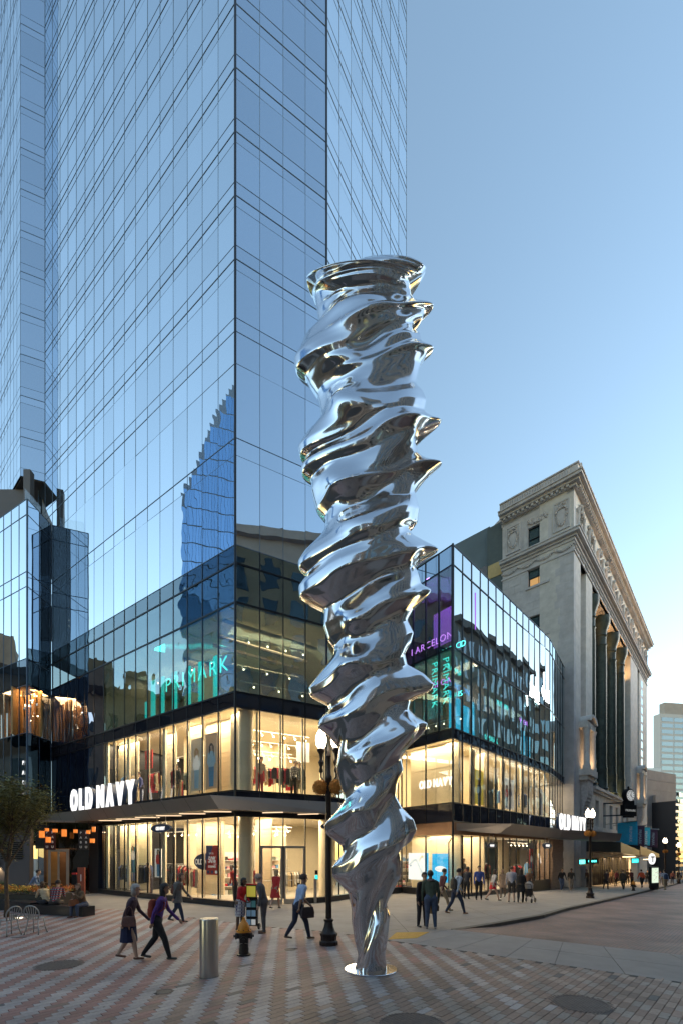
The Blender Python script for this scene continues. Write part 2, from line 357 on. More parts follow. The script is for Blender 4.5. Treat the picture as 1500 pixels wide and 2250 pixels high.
def pane_mesh(w, h, m, t=.012):
    k = (round(w, 2), round(h, 2), m.name)
    if k not in PANES:
        mb = MB(); mb.box(-w/2, w/2, -t/2, t/2, -h/2, h/2)
        me = bpy.data.meshes.new('pane'); me.from_pydata(mb.v, [], mb.f); me.materials.append(m); PANES[k] = me
    return PANES[k]
def panes(lst, parent, limit=290, name='window_pane', tilt=.07, gap=.006):
    """lst: (face, a0, a1, z0, z1, material, b). largest ones become parts, the rest one field"""
    lst = sorted(lst, key=lambda q: -q[0].area(q[1], q[2], q[3], q[4]))
    for q in lst[:limit]:
        f, a0, a1, z0, z1, m, b = q
        o = bpy.data.objects.new(name, pane_mesh(a1-a0-gap, z1-z0-gap, m)); link(o, parent)
        if parent is not None and parent.location.length > 0: raise ValueError
        o.location = f.pt((a0+a1)/2, b, (z0+z1)/2)
        o.rotation_euler = (R(rnd.gauss(0, tilt)), 0, f.ang+R(rnd.gauss(0, tilt)))
    rest = lst[limit:]
    bym = {}
    for q in rest: bym.setdefault(q[5].name, []).append(q)
    if rest:
        mb = MB(); mats = []
        for mi, (mn, qs) in enumerate(bym.items()):
            mats.append(qs[0][5])
            for f, a0, a1, z0, z1, m, b in qs:
                t1 = math.tan(R(rnd.gauss(0, tilt)))*(z1-z0)/2; t2 = math.tan(R(rnd.gauss(0, tilt)))*(a1-a0)/2
                vs = [f.pt(a, b+s_*t1+r_*t2, z) for (a, z, s_, r_) in ((a0+gap/2, z0+gap/2, -1, -1), (a1-gap/2, z0+gap/2, -1, 1), (a1-gap/2, z1-gap/2, 1, 1), (a0+gap/2, z1-gap/2, 1, -1))]
                cr = f.u[0]*f.n[1]-f.u[1]*f.n[0]
                mb.add(vs, [(0, 1, 2, 3) if cr < 0 else (3, 2, 1, 0)], mi)
        mb.build(name+'_field', mats, parent, kind='stuff')
def text_mesh(txt, size, depth=.02, offset=0., xs=1., align='CENTER', space=1.):
    cu = bpy.data.curves.new('t', 'FONT'); cu.body = txt; cu.size = size; cu.extrude = depth/2; cu.offset = offset; cu.align_x = align; cu.space_character = space
    cu.resolution_u = 3
    ob = bpy.data.objects.new('t', cu); COL.objects.link(ob)
    dg = bpy.context.evaluated_depsgraph_get(); me = bpy.data.meshes.new_from_object(ob.evaluated_get(dg))
    bpy.data.objects.remove(ob); bpy.data.curves.remove(cu)
    for v in me.vertices: v.co.x *= xs
    return me
def text(name, txt, size, loc, ang, m, parent=None, depth=.02, offset=0., xs=1., rx=90, align='CENTER', space=1., **kw):
    me = text_mesh(txt, size, depth, offset, xs, align, space); me.materials.clear(); me.materials.append(m)
    o = bpy.data.objects.new(name, me); link(o, parent); o.location = loc; o.rotation_euler = (R(rx), 0, ang); tag(o, **kw); return o
def arealight(name, loc, size, power, col=(1, .80, .50), rot=(0, 0, 0), sy=None, spread=180):
    l = bpy.data.lights.new(name, 'AREA'); l.energy = power; l.color = col; l.size = size
    if sy: l.shape = 'RECTANGLE'; l.size_y = sy
    l.spread = R(spread)
    o = bpy.data.objects.new(name, l); o.location = loc; o.rotation_euler = rot; COL.objects.link(o); return o
# ---------------------------------------------------------------- ground, walks, road
E = 400.
A_ = [G(-60, 1999), G(240, 1998), G(430, 2018), G(560, 2035), G(700, 2046), G(850, 2063)]
A_[0] = (-24., 17.5)
low1, low2 = G(850, 2067), G(1500, 2160); up1, up2 = G(990, 2043), G(1500, 2100)
ex = lambda p, q, t: (p[0]+(q[0]-p[0])*t, p[1]+(q[1]-p[1])*t)
low3, up3 = ex(low1, low2, 3.2), ex(up1, up2, 2.6)
kerb = [G(990, 2042.5), G(1080, 2028), G(1185, 2010), G(1235, 1996), G(1340, 1974), G(1420, 1956.5), G(1500, 1938)]
kerb.append((kerb[-1][0]+SD[0]*120, kerb[-1][1]+SD[1]*120))
base = sheet('ground', [(-E, -E), (E, -E), (E, E), (-E, E)], -.32, M['joint'], kind='structure')
plaza_poly = [(-24, -16), (low3[0], low3[1]-14), low3, low2, low1]+A_[::-1]
plaza = sheet('plaza', plaza_poly, -.012, M['joint'], kind='structure')
walk_poly = [(-40., 17.5)]+A_+[low1]+kerb+[(kerb[-1][0]-60, kerb[-1][1]+60), (-40, 60)]
walk = sheet('pavement', walk_poly, 0., M['concrete'], kind='structure')
# road as a grid so it can ramp up to the flush crossing band
mb = MB(); nS, nN = 90, 12
def road_z(x, y):
    ux, uy = up2[0]-up1[0], up2[1]-up1[1]; L_ = math.hypot(ux, uy)
    dd = (-(x-up1[0])*uy+(y-up1[1])*ux)/L_          # distance beyond the band
    t = min(max(dd/2.6, 0), 1)
    return g(x, y)-.006-.12*t*t*(3-2*t)
def inter(p, dr, a, b):
    # ray p+dr*t with line a-b
    ex_, ey_ = b[0]-a[0], b[1]-a[1]; den = dr[0]*ey_-dr[1]*ex_
    return ((a[0]-p[0])*ey_-(a[1]-p[1])*ex_)/den
o0 = kerb[0]; rows = []
for j in range(nN+1):
    nn = -9+38*j/nN; p0 = (up1[0]+SN[0]*nn, up1[1]+SN[1]*nn)
    t0 = inter(p0, SD, up1, up2)
    row = []
    for i in range(nS+1):
        t = t0+140*(i/nS)**1.6; x, y = p0[0]+SD[0]*t, p0[1]+SD[1]*t; row.append((x, y, road_z(x, y)))
    rows.append(row)
vs = [p for r_ in rows for p in r_]
mb.add(vs, [((j)*(nS+1)+i, (j+1)*(nS+1)+i, (j+1)*(nS+1)+i+1, j*(nS+1)+i+1) for j in range(nN) for i in range(nS)])
road = mb.build('road', M['road'], kind='structure')
# kerb stones, each laid as a piece
def kerbstones():
    pts = kerb; out = []
    for i in range(len(pts)-1):
        p, q = pts[i], pts[i+1]; L_ = math.hypot(q[0]-p[0], q[1]-p[1]); n = max(1, int(L_/1.8))
        if i == len(pts)-2: n = 22
        for k in range(n):
            a, b = ex(p, q, k/n), ex(p, q, (k+1)/n if i < len(pts)-2 else (k+1)/n)
            dx, dy = b[0]-a[0], b[1]-a[1]; l = math.hypot(dx, dy); nx, ny = dy/l, -dx/l
            a = (a[0]+dx/l*.006, a[1]+dy/l*.006); b = (b[0]-dx/l*.006, b[1]-dy/l*.006)
            mb = MB(); w = .16; c = []
            for (pp, off) in ((a, -.01), (b, -.01), (b, w), (a, w)): c.append((pp[0]+nx*off, pp[1]+ny*off))
            zt = [g(*x)+.006 for x in c]; zb = [g(*x)-.3 for x in c]
            zt[2] -= .012; zt[3] -= .012
            mb.add([(*c[j_], zb[j_]) for j_ in range(4)]+[(*c[j_], zt[j_]) for j_ in range(4)], [(3, 2, 1, 0)[::1], (4, 5, 6, 7)[::-1], (0, 1, 5, 4), (1, 2, 6, 5), (2, 3, 7, 6), (3, 0, 4, 7)])
            bm = bmesh.new(); o = mb.build('kerb_stone', M['kerb'], walk); bm.from_mesh(o.data); bmesh.ops.recalc_face_normals(bm, faces=bm.faces); bm.to_mesh(o.data); bm.free()
kerbstones()
# crossing band of concrete slabs
band_base = sheet('crossing_band', [low1, low2, low3, up3, up2, up1], -.014, M['joint'], kind='structure')
def slab(q, parent=band_base, name='slab', m=M['slab'], top=.004, gp=.012):
    cx = sum(p[0] for p in q)/4; cy = sum(p[1] for p in q)/4
    q = [(p[0]+(cx-p[0])*gp/1.2, p[1]+(cy-p[1])*gp/1.2) for p in q]
    mb = MB(); mb.add([(*p, g(*p)-.01) for p in q]+[(*p, g(*p)+top) for p in q], [(3, 2, 1, 0), (4, 5, 6, 7), (0, 1, 5, 4), (1, 2, 6, 5), (2, 3, 7, 6), (3, 0, 4, 7)])
    return mb.build(name, m, parent)
cuts_l = [0, .12, .30, .50, .66, .86, 1.15, 1.5, 1.9, 2.4, 3.2]
for i in range(len(cuts_l)-1):
    t0, t1 = cuts_l[i], cuts_l[i+1]
    a, b = ex(low1, low2, t0), ex(low1, low2, t1); c, d_ = ex(up1, up2, t1*2.6/3.2+.02), ex(up1, up2, t0*2.6/3.2+(.02 if i else 0))
    if t0 < .5: slab([a, b, c, d_])
    else:
        m1, m2 = ex(a, d_, .52), ex(b, c, .52); slab([a, b, m2, m1]); sh = .10
        slab([m1, m2, c, d_])
slab([G(870, 2050), G(852, 2065.5), G(915, 2062.5), G(942, 2049)][::1], walk, 'tactile_plate', M['yellow'], .008, .001)
mb = MB()
q = [G(870, 2050), G(852, 2065.5), G(915, 2062.5), G(942, 2049)]
for i in range(7):
    for j in range(16):
        p = ex(ex(q[0], q[1], (i+.5)/7), ex(q[3], q[2], (i+.5)/7), (j+.5)/16); mb.lathe([(.022, 0), (.014, .006)], (*p, g(*p)+.0085), 6)
mb.build('tactile_dome', M['yellow'], walk, kind='stuff')
# fine walk joints: narrow grooves as dark strips a hair proud
mb = MB()
def groove(p, q, w=.014):
    dx, dy = q[0]-p[0], q[1]-p[1]; l = math.hypot(dx, dy); nx, ny = -dy/l*w/2, dx/l*w/2; n = max(1, int(l/3))
    for k in range(n):
        a, b = ex(p, q, k/n), ex(p, q, (k+1)/n)
        vs = [(a[0]-nx, a[1]-ny), (b[0]-nx, b[1]-ny), (b[0]+nx, b[1]+ny), (a[0]+nx, a[1]+ny)]
        mb.add([(*v, g(*v)+.004) for v in vs], [(0, 1, 2, 3)])
for (a, b) in (((855, 2046), (1150, 2003)), ((890, 2024), (1290, 1966)), ((760, 2030), (980, 2041)), ((905, 2058), (860, 2010)), ((1100, 2022), (1020, 1992)), ((1190, 2006), (1110, 1984)), ((640, 2022), (900, 2022)), ((560, 2020), (700, 2005)), ((230, 1990), (520, 2006)), ((330, 2004), (360, 1985))):
    groove(G(*a), G(*b))
mb.build('joint_line', M['joint'], walk, kind='stuff')

# pavers: running bond laid diagonally, colour columns stepping with the bond
PW, PD, SH, GAP = .31, .13, .1045, .005
Vd = (-SD[1], SD[0])
bump_in = np.array([[p[0], p[1]] for p in plaza_poly])
def inside(x, y, poly):
    c = False; n = len(poly); j = n-1
    for i in range(n):
        xi, yi = poly[i]; xj, yj = poly[j]
        if (yi > y) != (yj > y) and x < (xj-xi)*(y-yi)/(yj-yi)+xi: c = not c
        j = i
    return c
holes = []     # (cx, cy, r) manholes
for (px, py, r_) in ((1276, 2207, .37), (905, 2254, .42), (131, 2122, .38), (362, 2180.5, .11), (638, 2087.5, .11)):
    c = G(px, py); holes.append((c[0], c[1], r_))
pal = {'grey': (.39, .345, .34), 'red': (.33, .18, .155), 'brown': (.27, .185, .15), 'tan': (.33, .245, .20), 'dark': (.115, .10, .105), 'lt': (.30, .255, .225)}
cells = []
for j in range(-150, 260):
    for i in range(-90, 90):
        u0 = i*PW+j*SH; v0 = j*PD
        x = SD[0]*(u0+PW/2)+Vd[0]*(v0+PD/2); y = SD[1]*(u0+PW/2)+Vd[1]*(v0+PD/2)
        if y < -3 or y > 24 or abs(x) > 17 or (y < 4 and abs(x) > 8): continue
        if y > 6 and abs(x/y) > .86: continue
        if not inside(x, y, plaza_poly): continue
        if any((x-h[0])**2+(y-h[1])**2 < (h[2]*.75)**2 for h in holes): continue
        # mostly red and grey to the left and far side, brown and tan towards the right and near side
        nz = noise.noise(Vector((x*.35, y*.35, 0)))*1.2
        warm = (y-9.0)*.35-x*.30+nz+.35
        r_ = rnd.random()
        if i % 2:
            c = pal['red'] if warm+rnd.gauss(0, .45) > .5 else pal['brown']
        else:
            c = pal['grey'] if warm+rnd.gauss(0, .35) > -.6 else (pal['lt'] if r_ < .55 else pal['tan'])
        if rnd.random() < .022 and warm < 1.2: c = pal['dark']
        k = rnd.uniform(.86, 1.12); c = tuple(min(v*k, 1) for v in c)
        px, py = proj(x, y, 0)
        vis = y > 1 and -10 < px < 1510 and py < 2262
        cells.append((vis, 1/(y*y) if vis else 0, x, y, c))
cells.sort(key=lambda q: -q[1])
mbp = MB(); w2, d2 = PW/2-GAP/2, PD/2-GAP/2; ch = .004
pv = [(-w2, -d2, -.012), (w2, -d2, -.012), (w2, d2, -.012), (-w2, d2, -.012), (-w2, -d2, -ch), (w2, -d2, -ch), (w2, d2, -ch), (-w2, d2, -ch),
      (-w2+ch, -d2+ch, 0), (w2-ch, -d2+ch, 0), (w2-ch, d2-ch, 0), (-w2+ch, d2-ch, 0)]
pf = [(0, 1, 5, 4), (1, 2, 6, 5), (2, 3, 7, 6), (3, 0, 4, 7), (4, 5, 9, 8), (5, 6, 10, 9), (6, 7, 11, 10), (7, 4, 8, 11), (8, 9, 10, 11)]
pme = bpy.data.meshes.new('paver'); pme.from_pydata(pv, [], pf); pme.materials.append(M['paver_o'])
sang = math.atan2(SD[1], SD[0]); ca, sa = math.cos(sang), math.sin(sang)
for k, (vis, w, x, y, c) in enumerate(cells):
    tz = rnd.uniform(-.0012, .0015)+.003
    if k < 290:
        o = bpy.data.objects.new('paver', pme); link(o, plaza); o.location = (x, y, tz); o.rotation_euler = (R(rnd.gauss(0, .25)), R(rnd.gauss(0, .2)), sang); o.color = (*c, 1)
    else:
        tx, ty = rnd.gauss(0, .004), rnd.gauss(0, .003)
        mbp.add([(x+ca*v[0]-sa*v[1], y+sa*v[0]+ca*v[1], v[2]+tz+v[0]*ty+v[1]*tx) for v in pv], pf[4:], 0, c)
mbp.build('paver_field', M['paver_a'], plaza, kind='stuff')

# ---------------------------------------------------------------- facades
C1 = (-4.61, 19.1); F1 = Face(C1, (-.8201, .5722), (-.5722, -.8201)); F2 = Face(C1, (.8854, .4649), (.4649, -.8854))
C2 = F2.xy(4.39); F3 = Face(C2, (.5722, .8201), (.8201, -.5722))
P1 = (6.195, 24.5); G1 = Face(P1, (-.6197, .7848), (-.7848, -.6197)); G2 = Face(P1, (.6993, .7148), (.7148, -.6993))
P2 = G2.xy(14.99); G3 = Face(P2, (.584, .812), (.812, -.584)); P3 = G3.xy(6.9)
B1 = (21.2, 40.1); BL = Face(B1, (-.733, .680), (-.680, -.733)); BS = Face(B1, (.6696, .7427), (.7427, -.6696))
def tang(f):
    X = f.u if abs(f.u[1]-f.n[0]) < .01 else (-f.u[0], -f.u[1]); return math.atan2(X[1], X[0])

# ---- glass tower with the corner store in its podium
tower = empty('glass_tower', (0, 0, 0), label='tall blue mirror glass tower with a lit clothes store in its lower floors', cat='building')
pl = []; fm = MB(); fm2 = MB()
T0 = 25.1; floors = [28.26]+[31.03+2.785*i for i in range(0, 17)]
rowz = [(15.8, 19.7), (19.7, 20.46), (20.46, 23.7), (23.7, 25.1)]
prev = T0
for fz in floors:
    rowz += [(prev, prev+.6), (prev+.6, fz-.48), (fz-.48, fz)]; prev = fz
ZTOP = prev
thick = [15.8, 20.46, 25.1]+floors
BW = 1.12
def facade(f, a0, n, bw, rows, m, mfun=None):
    for i in range(n):
        for (z0, z1) in rows: pl.append((f, a0+i*bw, a0+(i+1)*bw, z0, z1, mfun(i, z0) if mfun else m, 0.))
def f1m(i, z0): return M['tower']
facade(F1, 0, 18, BW, rowz, M['tower'])
facade(F2, 0, 4, 4.39/4, rowz, M['tower_dark'])
facade(F3, 0, 8, 8.49/8, rowz, M['tower'])
# podium glass
facade(F1, 0, 18, BW, [(13.3, 15.0), (15.0, 15.8)], M['smoked']); facade(F2, 0, 4, 4.39/4, [(13.3, 15.0), (15.0, 15.8)], M['smoked']); facade(F3, 0, 7, 8.49/8, [(13.3, 15.8)], M['smoked'])
facade(F1, 0, 10, BW, [(9.4, 13.3)], M['smoked']); facade(F1, 10*BW, 8, BW, [(9.4, 13.3)], M['darkcoat']); facade(F2, 0, 4, 4.39/4, [(9.4, 13.3)], M['smoked']); facade(F3, 0, 7, 8.49/8, [(9.4, 13.3)], M['smoked'])
for (f, n, bw) in ((F1, 18, BW), (F2, 4, 4.39/4), (F3, 7, 8.49/8)):
    facade(f, 0, n, bw, [(8.75, 9.4), (4.2, 5.1)], M['spandrel'])
facade(F1, 0, 10, BW, [(.28, 3.97), (5.1, 8.75)], M['shop']); facade(F1, 10*BW, 8, BW, [(.28, 3.97), (5.1, 8.75)], M['darkcoat'])
facade(F2, 0, 4, 4.39/4, [(5.1, 8.75)], M['shop']); facade(F3, 0, 7, 8.49/8, [(5.1, 8.75), (.28, 3.97)], M['shop'])
facade(F2, 0, 1, 4.39/4, [(.28, 3.97)], M['shop']); facade(F2, 4.39/4, 3, 4.39/4, [(2.75, 3.97)], M['shop']); facade(F2, 3*4.39/4, 1, 4.39/4, [(.28, 2.75)], M['shop'])
panes(pl, tower, 290)
# frames
for (f, n, bw) in ((F1, 18, BW), (F2, 4, 4.39/4), (F3, 8, 8.49/8)):
    for i in range(n+1):
        w = .010
        f.box(fm2, i*bw-w, i*bw+w, -.02, .012, 15.8, ZTOP+.3)
        f.box(fm, i*bw-.022, i*bw+.022, -.04, .022, .28, 15.8)
    L_ = n*bw
    zs = sorted(set([round(z, 3) for r_ in rowz for z in r_]))
    for z in zs:
        h = .017 if any(abs(z-t) < .02 for t in thick) else .009
        f.box(fm2, 0, L_, -.02, .009 if h < .012 else .014, z-h, z+h)
    for z in (15.0, 13.3, 9.4, 8.75, 5.1): f.box(fm, 0, L_, -.07, .032, z-.035, z+.035)
    f.box(fm, 0, L_, -.07, .032, 3.97, 4.2)
fm2.build('curtain_wall_mullion', M['frame_blue'], tower, kind='stuff'); fm.build('storefront_mullion', M['frame'], tower, kind='stuff')
mb = MB()
for c_ in (C1, C2): mb.lathe([(.055, .28), (.055, ZTOP+.3)], (*c_, 0), 8)
mb.build('corner_post', M['frame'], tower)
mb = MB(); F1.box(mb, 0.02, 11.2, -.25, .06, -.1, .26); F2.box(mb, .02, 4.39/4, -.25, .06, -.1, .26); F2.box(mb, 3*4.39/4, 4.39, -.25, .06, -.1, .26); F3.box(mb, .02, 7.8, -.25, .06, -.3, .26)
mb.build('plinth', M['granite_black'], tower)
mb = MB(); F1.box(mb, 11.22, 18, -.3, .02, -.1, .26); mb.build('dark_plinth', M['granite_black'], tower)
# solid core behind the coated glass, and slabs
def miter(c, n1, n2, d):
    sx, sy = n1[0]+n2[0], n1[1]+n2[1]; l = math.hypot(sx, sy); k = d/(l/2)/l; return (c[0]-sx*k, c[1]-sy*k)
I_ = F3.xy(8.3)
def ring(d, a1=20.):
    return [F1.xy(a1, -d), miter(C1, F1.n, F2.n, d), miter(C2, F2.n, F3.n, d), F3.xy(8.40, -d)]
core = ring(.12); back = [(2.2, 45), (-18, 45)]
mb = MB(); mb.prism((core+back)[::-1], 15.85, ZTOP); mb.build('tower_core', mat('core_dark', (.02, .03, .045), .8, var=0), tower)
def slabpoly(d0, z0, z1, m, name, a1=20., mi=0):
    mb = MB(); mb.prism((ring(d0, a1)+back)[::-1], z0, z1); return mb.build(name, m, tower)
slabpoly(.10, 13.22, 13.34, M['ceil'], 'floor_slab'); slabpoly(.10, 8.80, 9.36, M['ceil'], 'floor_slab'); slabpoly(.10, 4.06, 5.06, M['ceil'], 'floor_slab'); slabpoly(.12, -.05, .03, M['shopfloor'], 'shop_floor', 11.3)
# interior walls
def iwall(f, a0, a1, b, z0, z1, m, name='inner_wall', t=.08, parent=tower):
    mb = MB(); f.box(mb, a0, a1, b-t, b, z0, z1); return mb.build(name, m, parent)
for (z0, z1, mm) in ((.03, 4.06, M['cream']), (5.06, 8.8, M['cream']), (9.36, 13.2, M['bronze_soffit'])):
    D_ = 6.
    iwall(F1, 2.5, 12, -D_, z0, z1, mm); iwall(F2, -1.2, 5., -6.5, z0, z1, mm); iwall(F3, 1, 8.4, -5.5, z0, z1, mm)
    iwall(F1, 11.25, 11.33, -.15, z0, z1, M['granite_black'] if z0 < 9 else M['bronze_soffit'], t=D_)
# fins between the bays
for f, n, bw, rng in ((F1, 10, BW, (.28, 3.97)), (F1, 10, BW, (5.1, 8.75)), (F2, 4, 4.39/4, (5.1, 8.75)), (F3, 7, 8.49/8, (5.1, 8.75))):
    for i in range(1, n+1):
        if f is F1:
            if i in (10, 8, 5) : iwall(f, i*bw-.26, i*bw-.05, -.12, rng[0]+.04, rng[1]-.05, M['cream'], 'window_fin', .10)
            else: iwall(f, i*bw-.08, i*bw-.04, -.06, rng[0]+.04, rng[1]-.05, M['cream'], 'window_fin', .04)
        else: iwall(f, i*bw-.12, i*bw-.05, -.12, rng[0]+.04, rng[1]-.05, M['cream'], 'window_fin', .10)
# plank display screens set back behind the glass
for (f, a0, a1, z0, z1, b) in ((F1, .0, 1.05, .3, 4.0, -2.2), (F1, 2.3, 4.4, .3, 4.0, -1.3), (F1, 7.9, 11.1, .3, 4.0, -.9), (F1, 1.2, 3.3, 5.1, 8.75, -1.0), (F1, 0.05, 1.0, 5.1, 8.75, -.6), (F1, 3.4, 4.4, 5.1, 8.75, -.8), (F1, 5.6, 6.7, 5.1, 8.75, -.9), (F1, 9, 11.1, 5.1, 8.75, -.8)):
    npl = int((z1-z0)/.23)
    root = iwall(f, a0, a1, b-.05, z0, z1, M['cream'], 'display_screen', .04)
    mb = MB()
    for k in range(npl): f.box(mb, a0, a1, b-.045, b-rnd.uniform(0, .012), z0+k*.23+.004, z0+(k+1)*.23-.004)
    mb.build('plank', M['cream_plank'], root, kind='stuff')
# round cream columns
for (f, a, b, z0, z1, r_) in ((F2, .62, -.55, 5.06, 8.8, .33), (F2, .62, -.55, .03, 4.06, .33), (F3, .9, -.7, .03, 4.06, .36), (F3, .9, -.7, 5.06, 8.8, .33)):
    mb = MB(); mb.lathe([(r_, z0), (r_, z1)], f.pt(a, b, 0), 24); mb.build('column', M['cream'], tower, smooth='angle')
# entrance doors on the corner face
for k in range(2):
    a0 = 4.39/4*(1+k)+.03; a1 = a0+4.39/4-.06
    mb = MB(); z0, z1 = .03, 2.7
    F2.box(mb, a0, a0+.09, -.03, .05, z0, z1); F2.box(mb, a1-.09, a1, -.03, .05, z0, z1); F2.box(mb, a0+.09, a1-.09, -.03, .05, z1-.11, z1); F2.box(mb, a0+.09, a1-.09, -.03, .05, z0, z0+.22)
    dr = mb.build('door', M['alu'], tower)
    mb = MB(); F2.box(mb, a0+.09, a1-.09, .0, .012, z0+.22, z1-.11); mb.build('door_pane', M['shop'], dr)
    mb = MB(); xx = a1-.13 if k == 0 else a0+.13
    mb.tube([F2.pt(xx, .10, .5), F2.pt(xx, .10, 2.1)], .016, 8); mb.tube([F2.pt(a0+.1, .09, 1.12), F2.pt(a1-.1, .09, 1.12)], .012, 6); mb.build('handle', M['alu'], dr)
# ---- canopy round the corner: tilted fascia and a soffit with light strips
def canopy():
    mb = MB()
    bot = [F1.xy(13.9, 1.15), (-5.02, 18.0), None, None]; 
    cb = (-5.02, 18.0); ct = (-5.35, 17.9); zb, zt = 4.18, 4.74
    e1b, e1t = (cb[0]+F1.u[0]*17.5, cb[1]+F1.u[1]*17.5), (ct[0]+F1.u[0]*17.3, ct[1]+F1.u[1]*17.3)
    c2b = miter(C2, F2.n, F3.n, -.95); c2t = miter(C2, F2.n, F3.n, -.80)
    e3b, e3t = F3.xy(6.6, .95), F3.xy(6.9, .8)
    outer_b = [e1b, cb, c2b, e3b]; outer_t = [e1t, ct, c2t, e3t]
    inner = [F1.xy(17.9, .04), miter(C1, F1.n, F2.n, -.04), miter(C2, F2.n, F3.n, -.04), F3.xy(6.9, .04)]
    n = 4; vs = [(*p, zb) for p in outer_b]+[(*p, zt) for p in outer_t]+[(*p, zt+.02) for p in inner]+[(*p, zb+.02) for p in inner]
    fs = []
    for i in range(3):
        fs += [(i+1, i, i+4, i+5), (i+5, i+4, i+8, i+9)]
    fs += [(0, 12, 8, 4), (3, 7, 11, 15)]
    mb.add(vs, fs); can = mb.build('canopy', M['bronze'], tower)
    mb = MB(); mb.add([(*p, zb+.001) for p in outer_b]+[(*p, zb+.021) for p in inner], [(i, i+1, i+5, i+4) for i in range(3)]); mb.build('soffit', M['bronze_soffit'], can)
    # panel seams
    mb = MB()
    for k in range(1, 10):
        t = k/10; p, q = ex(e1b, cb, t), ex(e1t, ct, t); mb.tube([(*p, zb), (*q, zt)], .006, 4)
    for k in (1, 2, 3):
        t = k/4; p, q = ex(cb, c2b, t), ex(ct, c2t, t); mb.tube([(*p, zb), (*q, zt)], .006, 4)
    mb.build('panel_seam', M['frame'], can, kind='stuff')
    for i, (f, a) in enumerate([(F1, x) for x in (.15, 1.9, 3.7, 5.5, 7.3, 9.1)]+[(F2, x) for x in (1.2, 2.9)]+[(F3, x) for x in (.2, 2.6)]):
        mb = MB(); p0 = f.pt(a, .08, 4.165); p1 = f.pt(a+.75 if f is F1 else a+.65, .95, 4.145); mb.tube([p0, p1], .02, 4); mb.build('light_strip', M['led'], can)
canopy()
# ---- dark glass screen block and corner block left of the store
dk = empty('dark_glass_block', (0, 0, 0), label='low black glass block with a mirrored corner, left of the clothes store under the tower', cat='building')
D2 = (-19.45, 29.40); L1 = (-19.50, 27.27); DS = Face(D2, (-.034, -1.), (1., -.034)); DL = Face(L1, (-.879, .4766), (-.4766, -.879))
pl = []; zt = 24.4; drows = [(3.0, 6.2), (6.2, 9.87), (9.87, 12.85), (12.85, 14.5), (14.5, 18.97), (18.97, 19.9), (19.9, 23.45), (23.45, zt)]
for z0, z1 in drows:
    am = 9 < z0 < 10
    for i in range(2): pl.append((DS, i*1.065, (i+1)*1.065, z0, z1, M['amberglass'] if am else (M['tower_dark'] if (i == 1 and z0 > 14) else M['blackglass']), 0))
    for i in range(7): pl.append((DL, i*.95, (i+1)*.95, z0, z1, M['amberglass'] if am else (M['tower'] if z0 > 14 else M['blackglass']), 0))
panes(pl, dk, 200)
mb = MB()
for f, n, bw in ((DS, 2, 1.065), (DL, 7, .95)):
    for i in range(n+1): f.box(mb, i*bw-.018, i*bw+.018, -.04, .025, 3.0, zt)
    for z0, z1 in drows: f.box(mb, 0, n*bw, -.04, .022, z1-.02, z1+.02)
mb.build('mullion', M['frame_blue'], dk, kind='stuff')
# inside of the block: dark rooms, one amber lit floor with vertical slats
inr = [DL.xy(6.6, -.3), (-19.75, 27.6), (-19.7, 29.3), (-21, 30.6), (-26, 33.5)]
def dslab(z0, z1, m): mb = MB(); mb.prism(inr, z0, z1); mb.build('floor_slab', m, dk)
for z0 in (2.9, 9.6, 12.9, 18.95, zt-.3): dslab(z0, z0+.25, M['bronze_soffit'])
warmwood = mat('amber_wood', (.55, .32, .12), .6, var=.2)
mb = MB(); DL.box(mb, .2, 6.5, -2.6, -2.5, 9.85, 12.9); mb.build('back_wall', warmwood, dk)
for i in range(9):
    mb = MB(); DL.box(mb, .25+i*.75, .6+i*.75, -1.0, -.9, 9.86, 12.85); mb.build('amber_slat', warmwood, dk)
mb = MB(); DS.box(mb, 1.1, 1.9, -1.2, -1.1, 9.86, 12.85); mb.build('amber_slat', warmwood, dk)
arealight('block_ceiling_light', DL.pt(1.6, -.6, 12.8), 3.0, 60, (1, .60, .25), sy=1.2)
mb = MB()
for k in range(14):
    a = rnd.uniform(.1, 2.2); mb.ball(DL.pt(a, rnd.uniform(-.8, -.2), rnd.uniform(10.8, 12.6)), .035, 8, 6)
for z in (18.4, 18.0): mb.ball(DS.pt(.9, -.4, z), .07, 8, 6, sz=.4)
mb.build('pendant_bulb', M['bulb'], dk)
mb = MB()
for k in range(11): mb.ball(DS.pt(rnd.uniform(.2, 1.9), -rnd.uniform(.2, .6), rnd.uniform(4.6, 6.9)), .085, 8, 6)
mb.build('orange_globe', M['orange_lamp'], dk)
# upper hanging wing of the tower
KW = 1.; kz = lambda z: z+2.2
Wb = (-20.28, 30.02); Wc = (-21.6, 29.56)
wing = empty('tower_wing', (0, 0, 0), label='faceted wing of blue glass overhanging the black glass block at the left edge', cat='building')
WM = Face(Wc, (.938, .345), (.345, -.938)); WL = Face(Wc, (-.774, .633), (-.633, -.774))
zb = 25.6; pl = []; fl2 = [zb, 26.3, 27.6, 28.26]; p_ = 28.26; rws = [(25.6, 26.15), (26.15, 27.7), (27.7, 28.26)]
for fz in floors[1:]: rws += [(p_, p_+.6), (p_+.6, fz-.48), (fz-.48, fz)]; p_ = fz
rws = [(kz(a_), kz(b_)) for a_, b_ in rws]; zb = kz(zb)
for z0, z1 in rws:
    pl.append((WM, 0, 1.40, z0, z1, M['tower_dark'], 0))
    for i in range(8): pl.append((WL, i*.75, (i+1)*.75, z0, z1, M['tower'], 0))
panes(pl, wing, 220)
mb = MB()
for f, n, bw in ((WM, 1, 1.40), (WL, 8, .75)):
    for i in range(n+1): f.box(mb, i*bw-.011, i*bw+.011, -.02, .012, zb, ZTOP)
    for z0, z1 in rws: h = .028 if any(abs(z0-kz(t)) < .02 for t in floors) else .010; f.box(mb, 0, n*bw, -.02, .010, z0-h, z0+h)
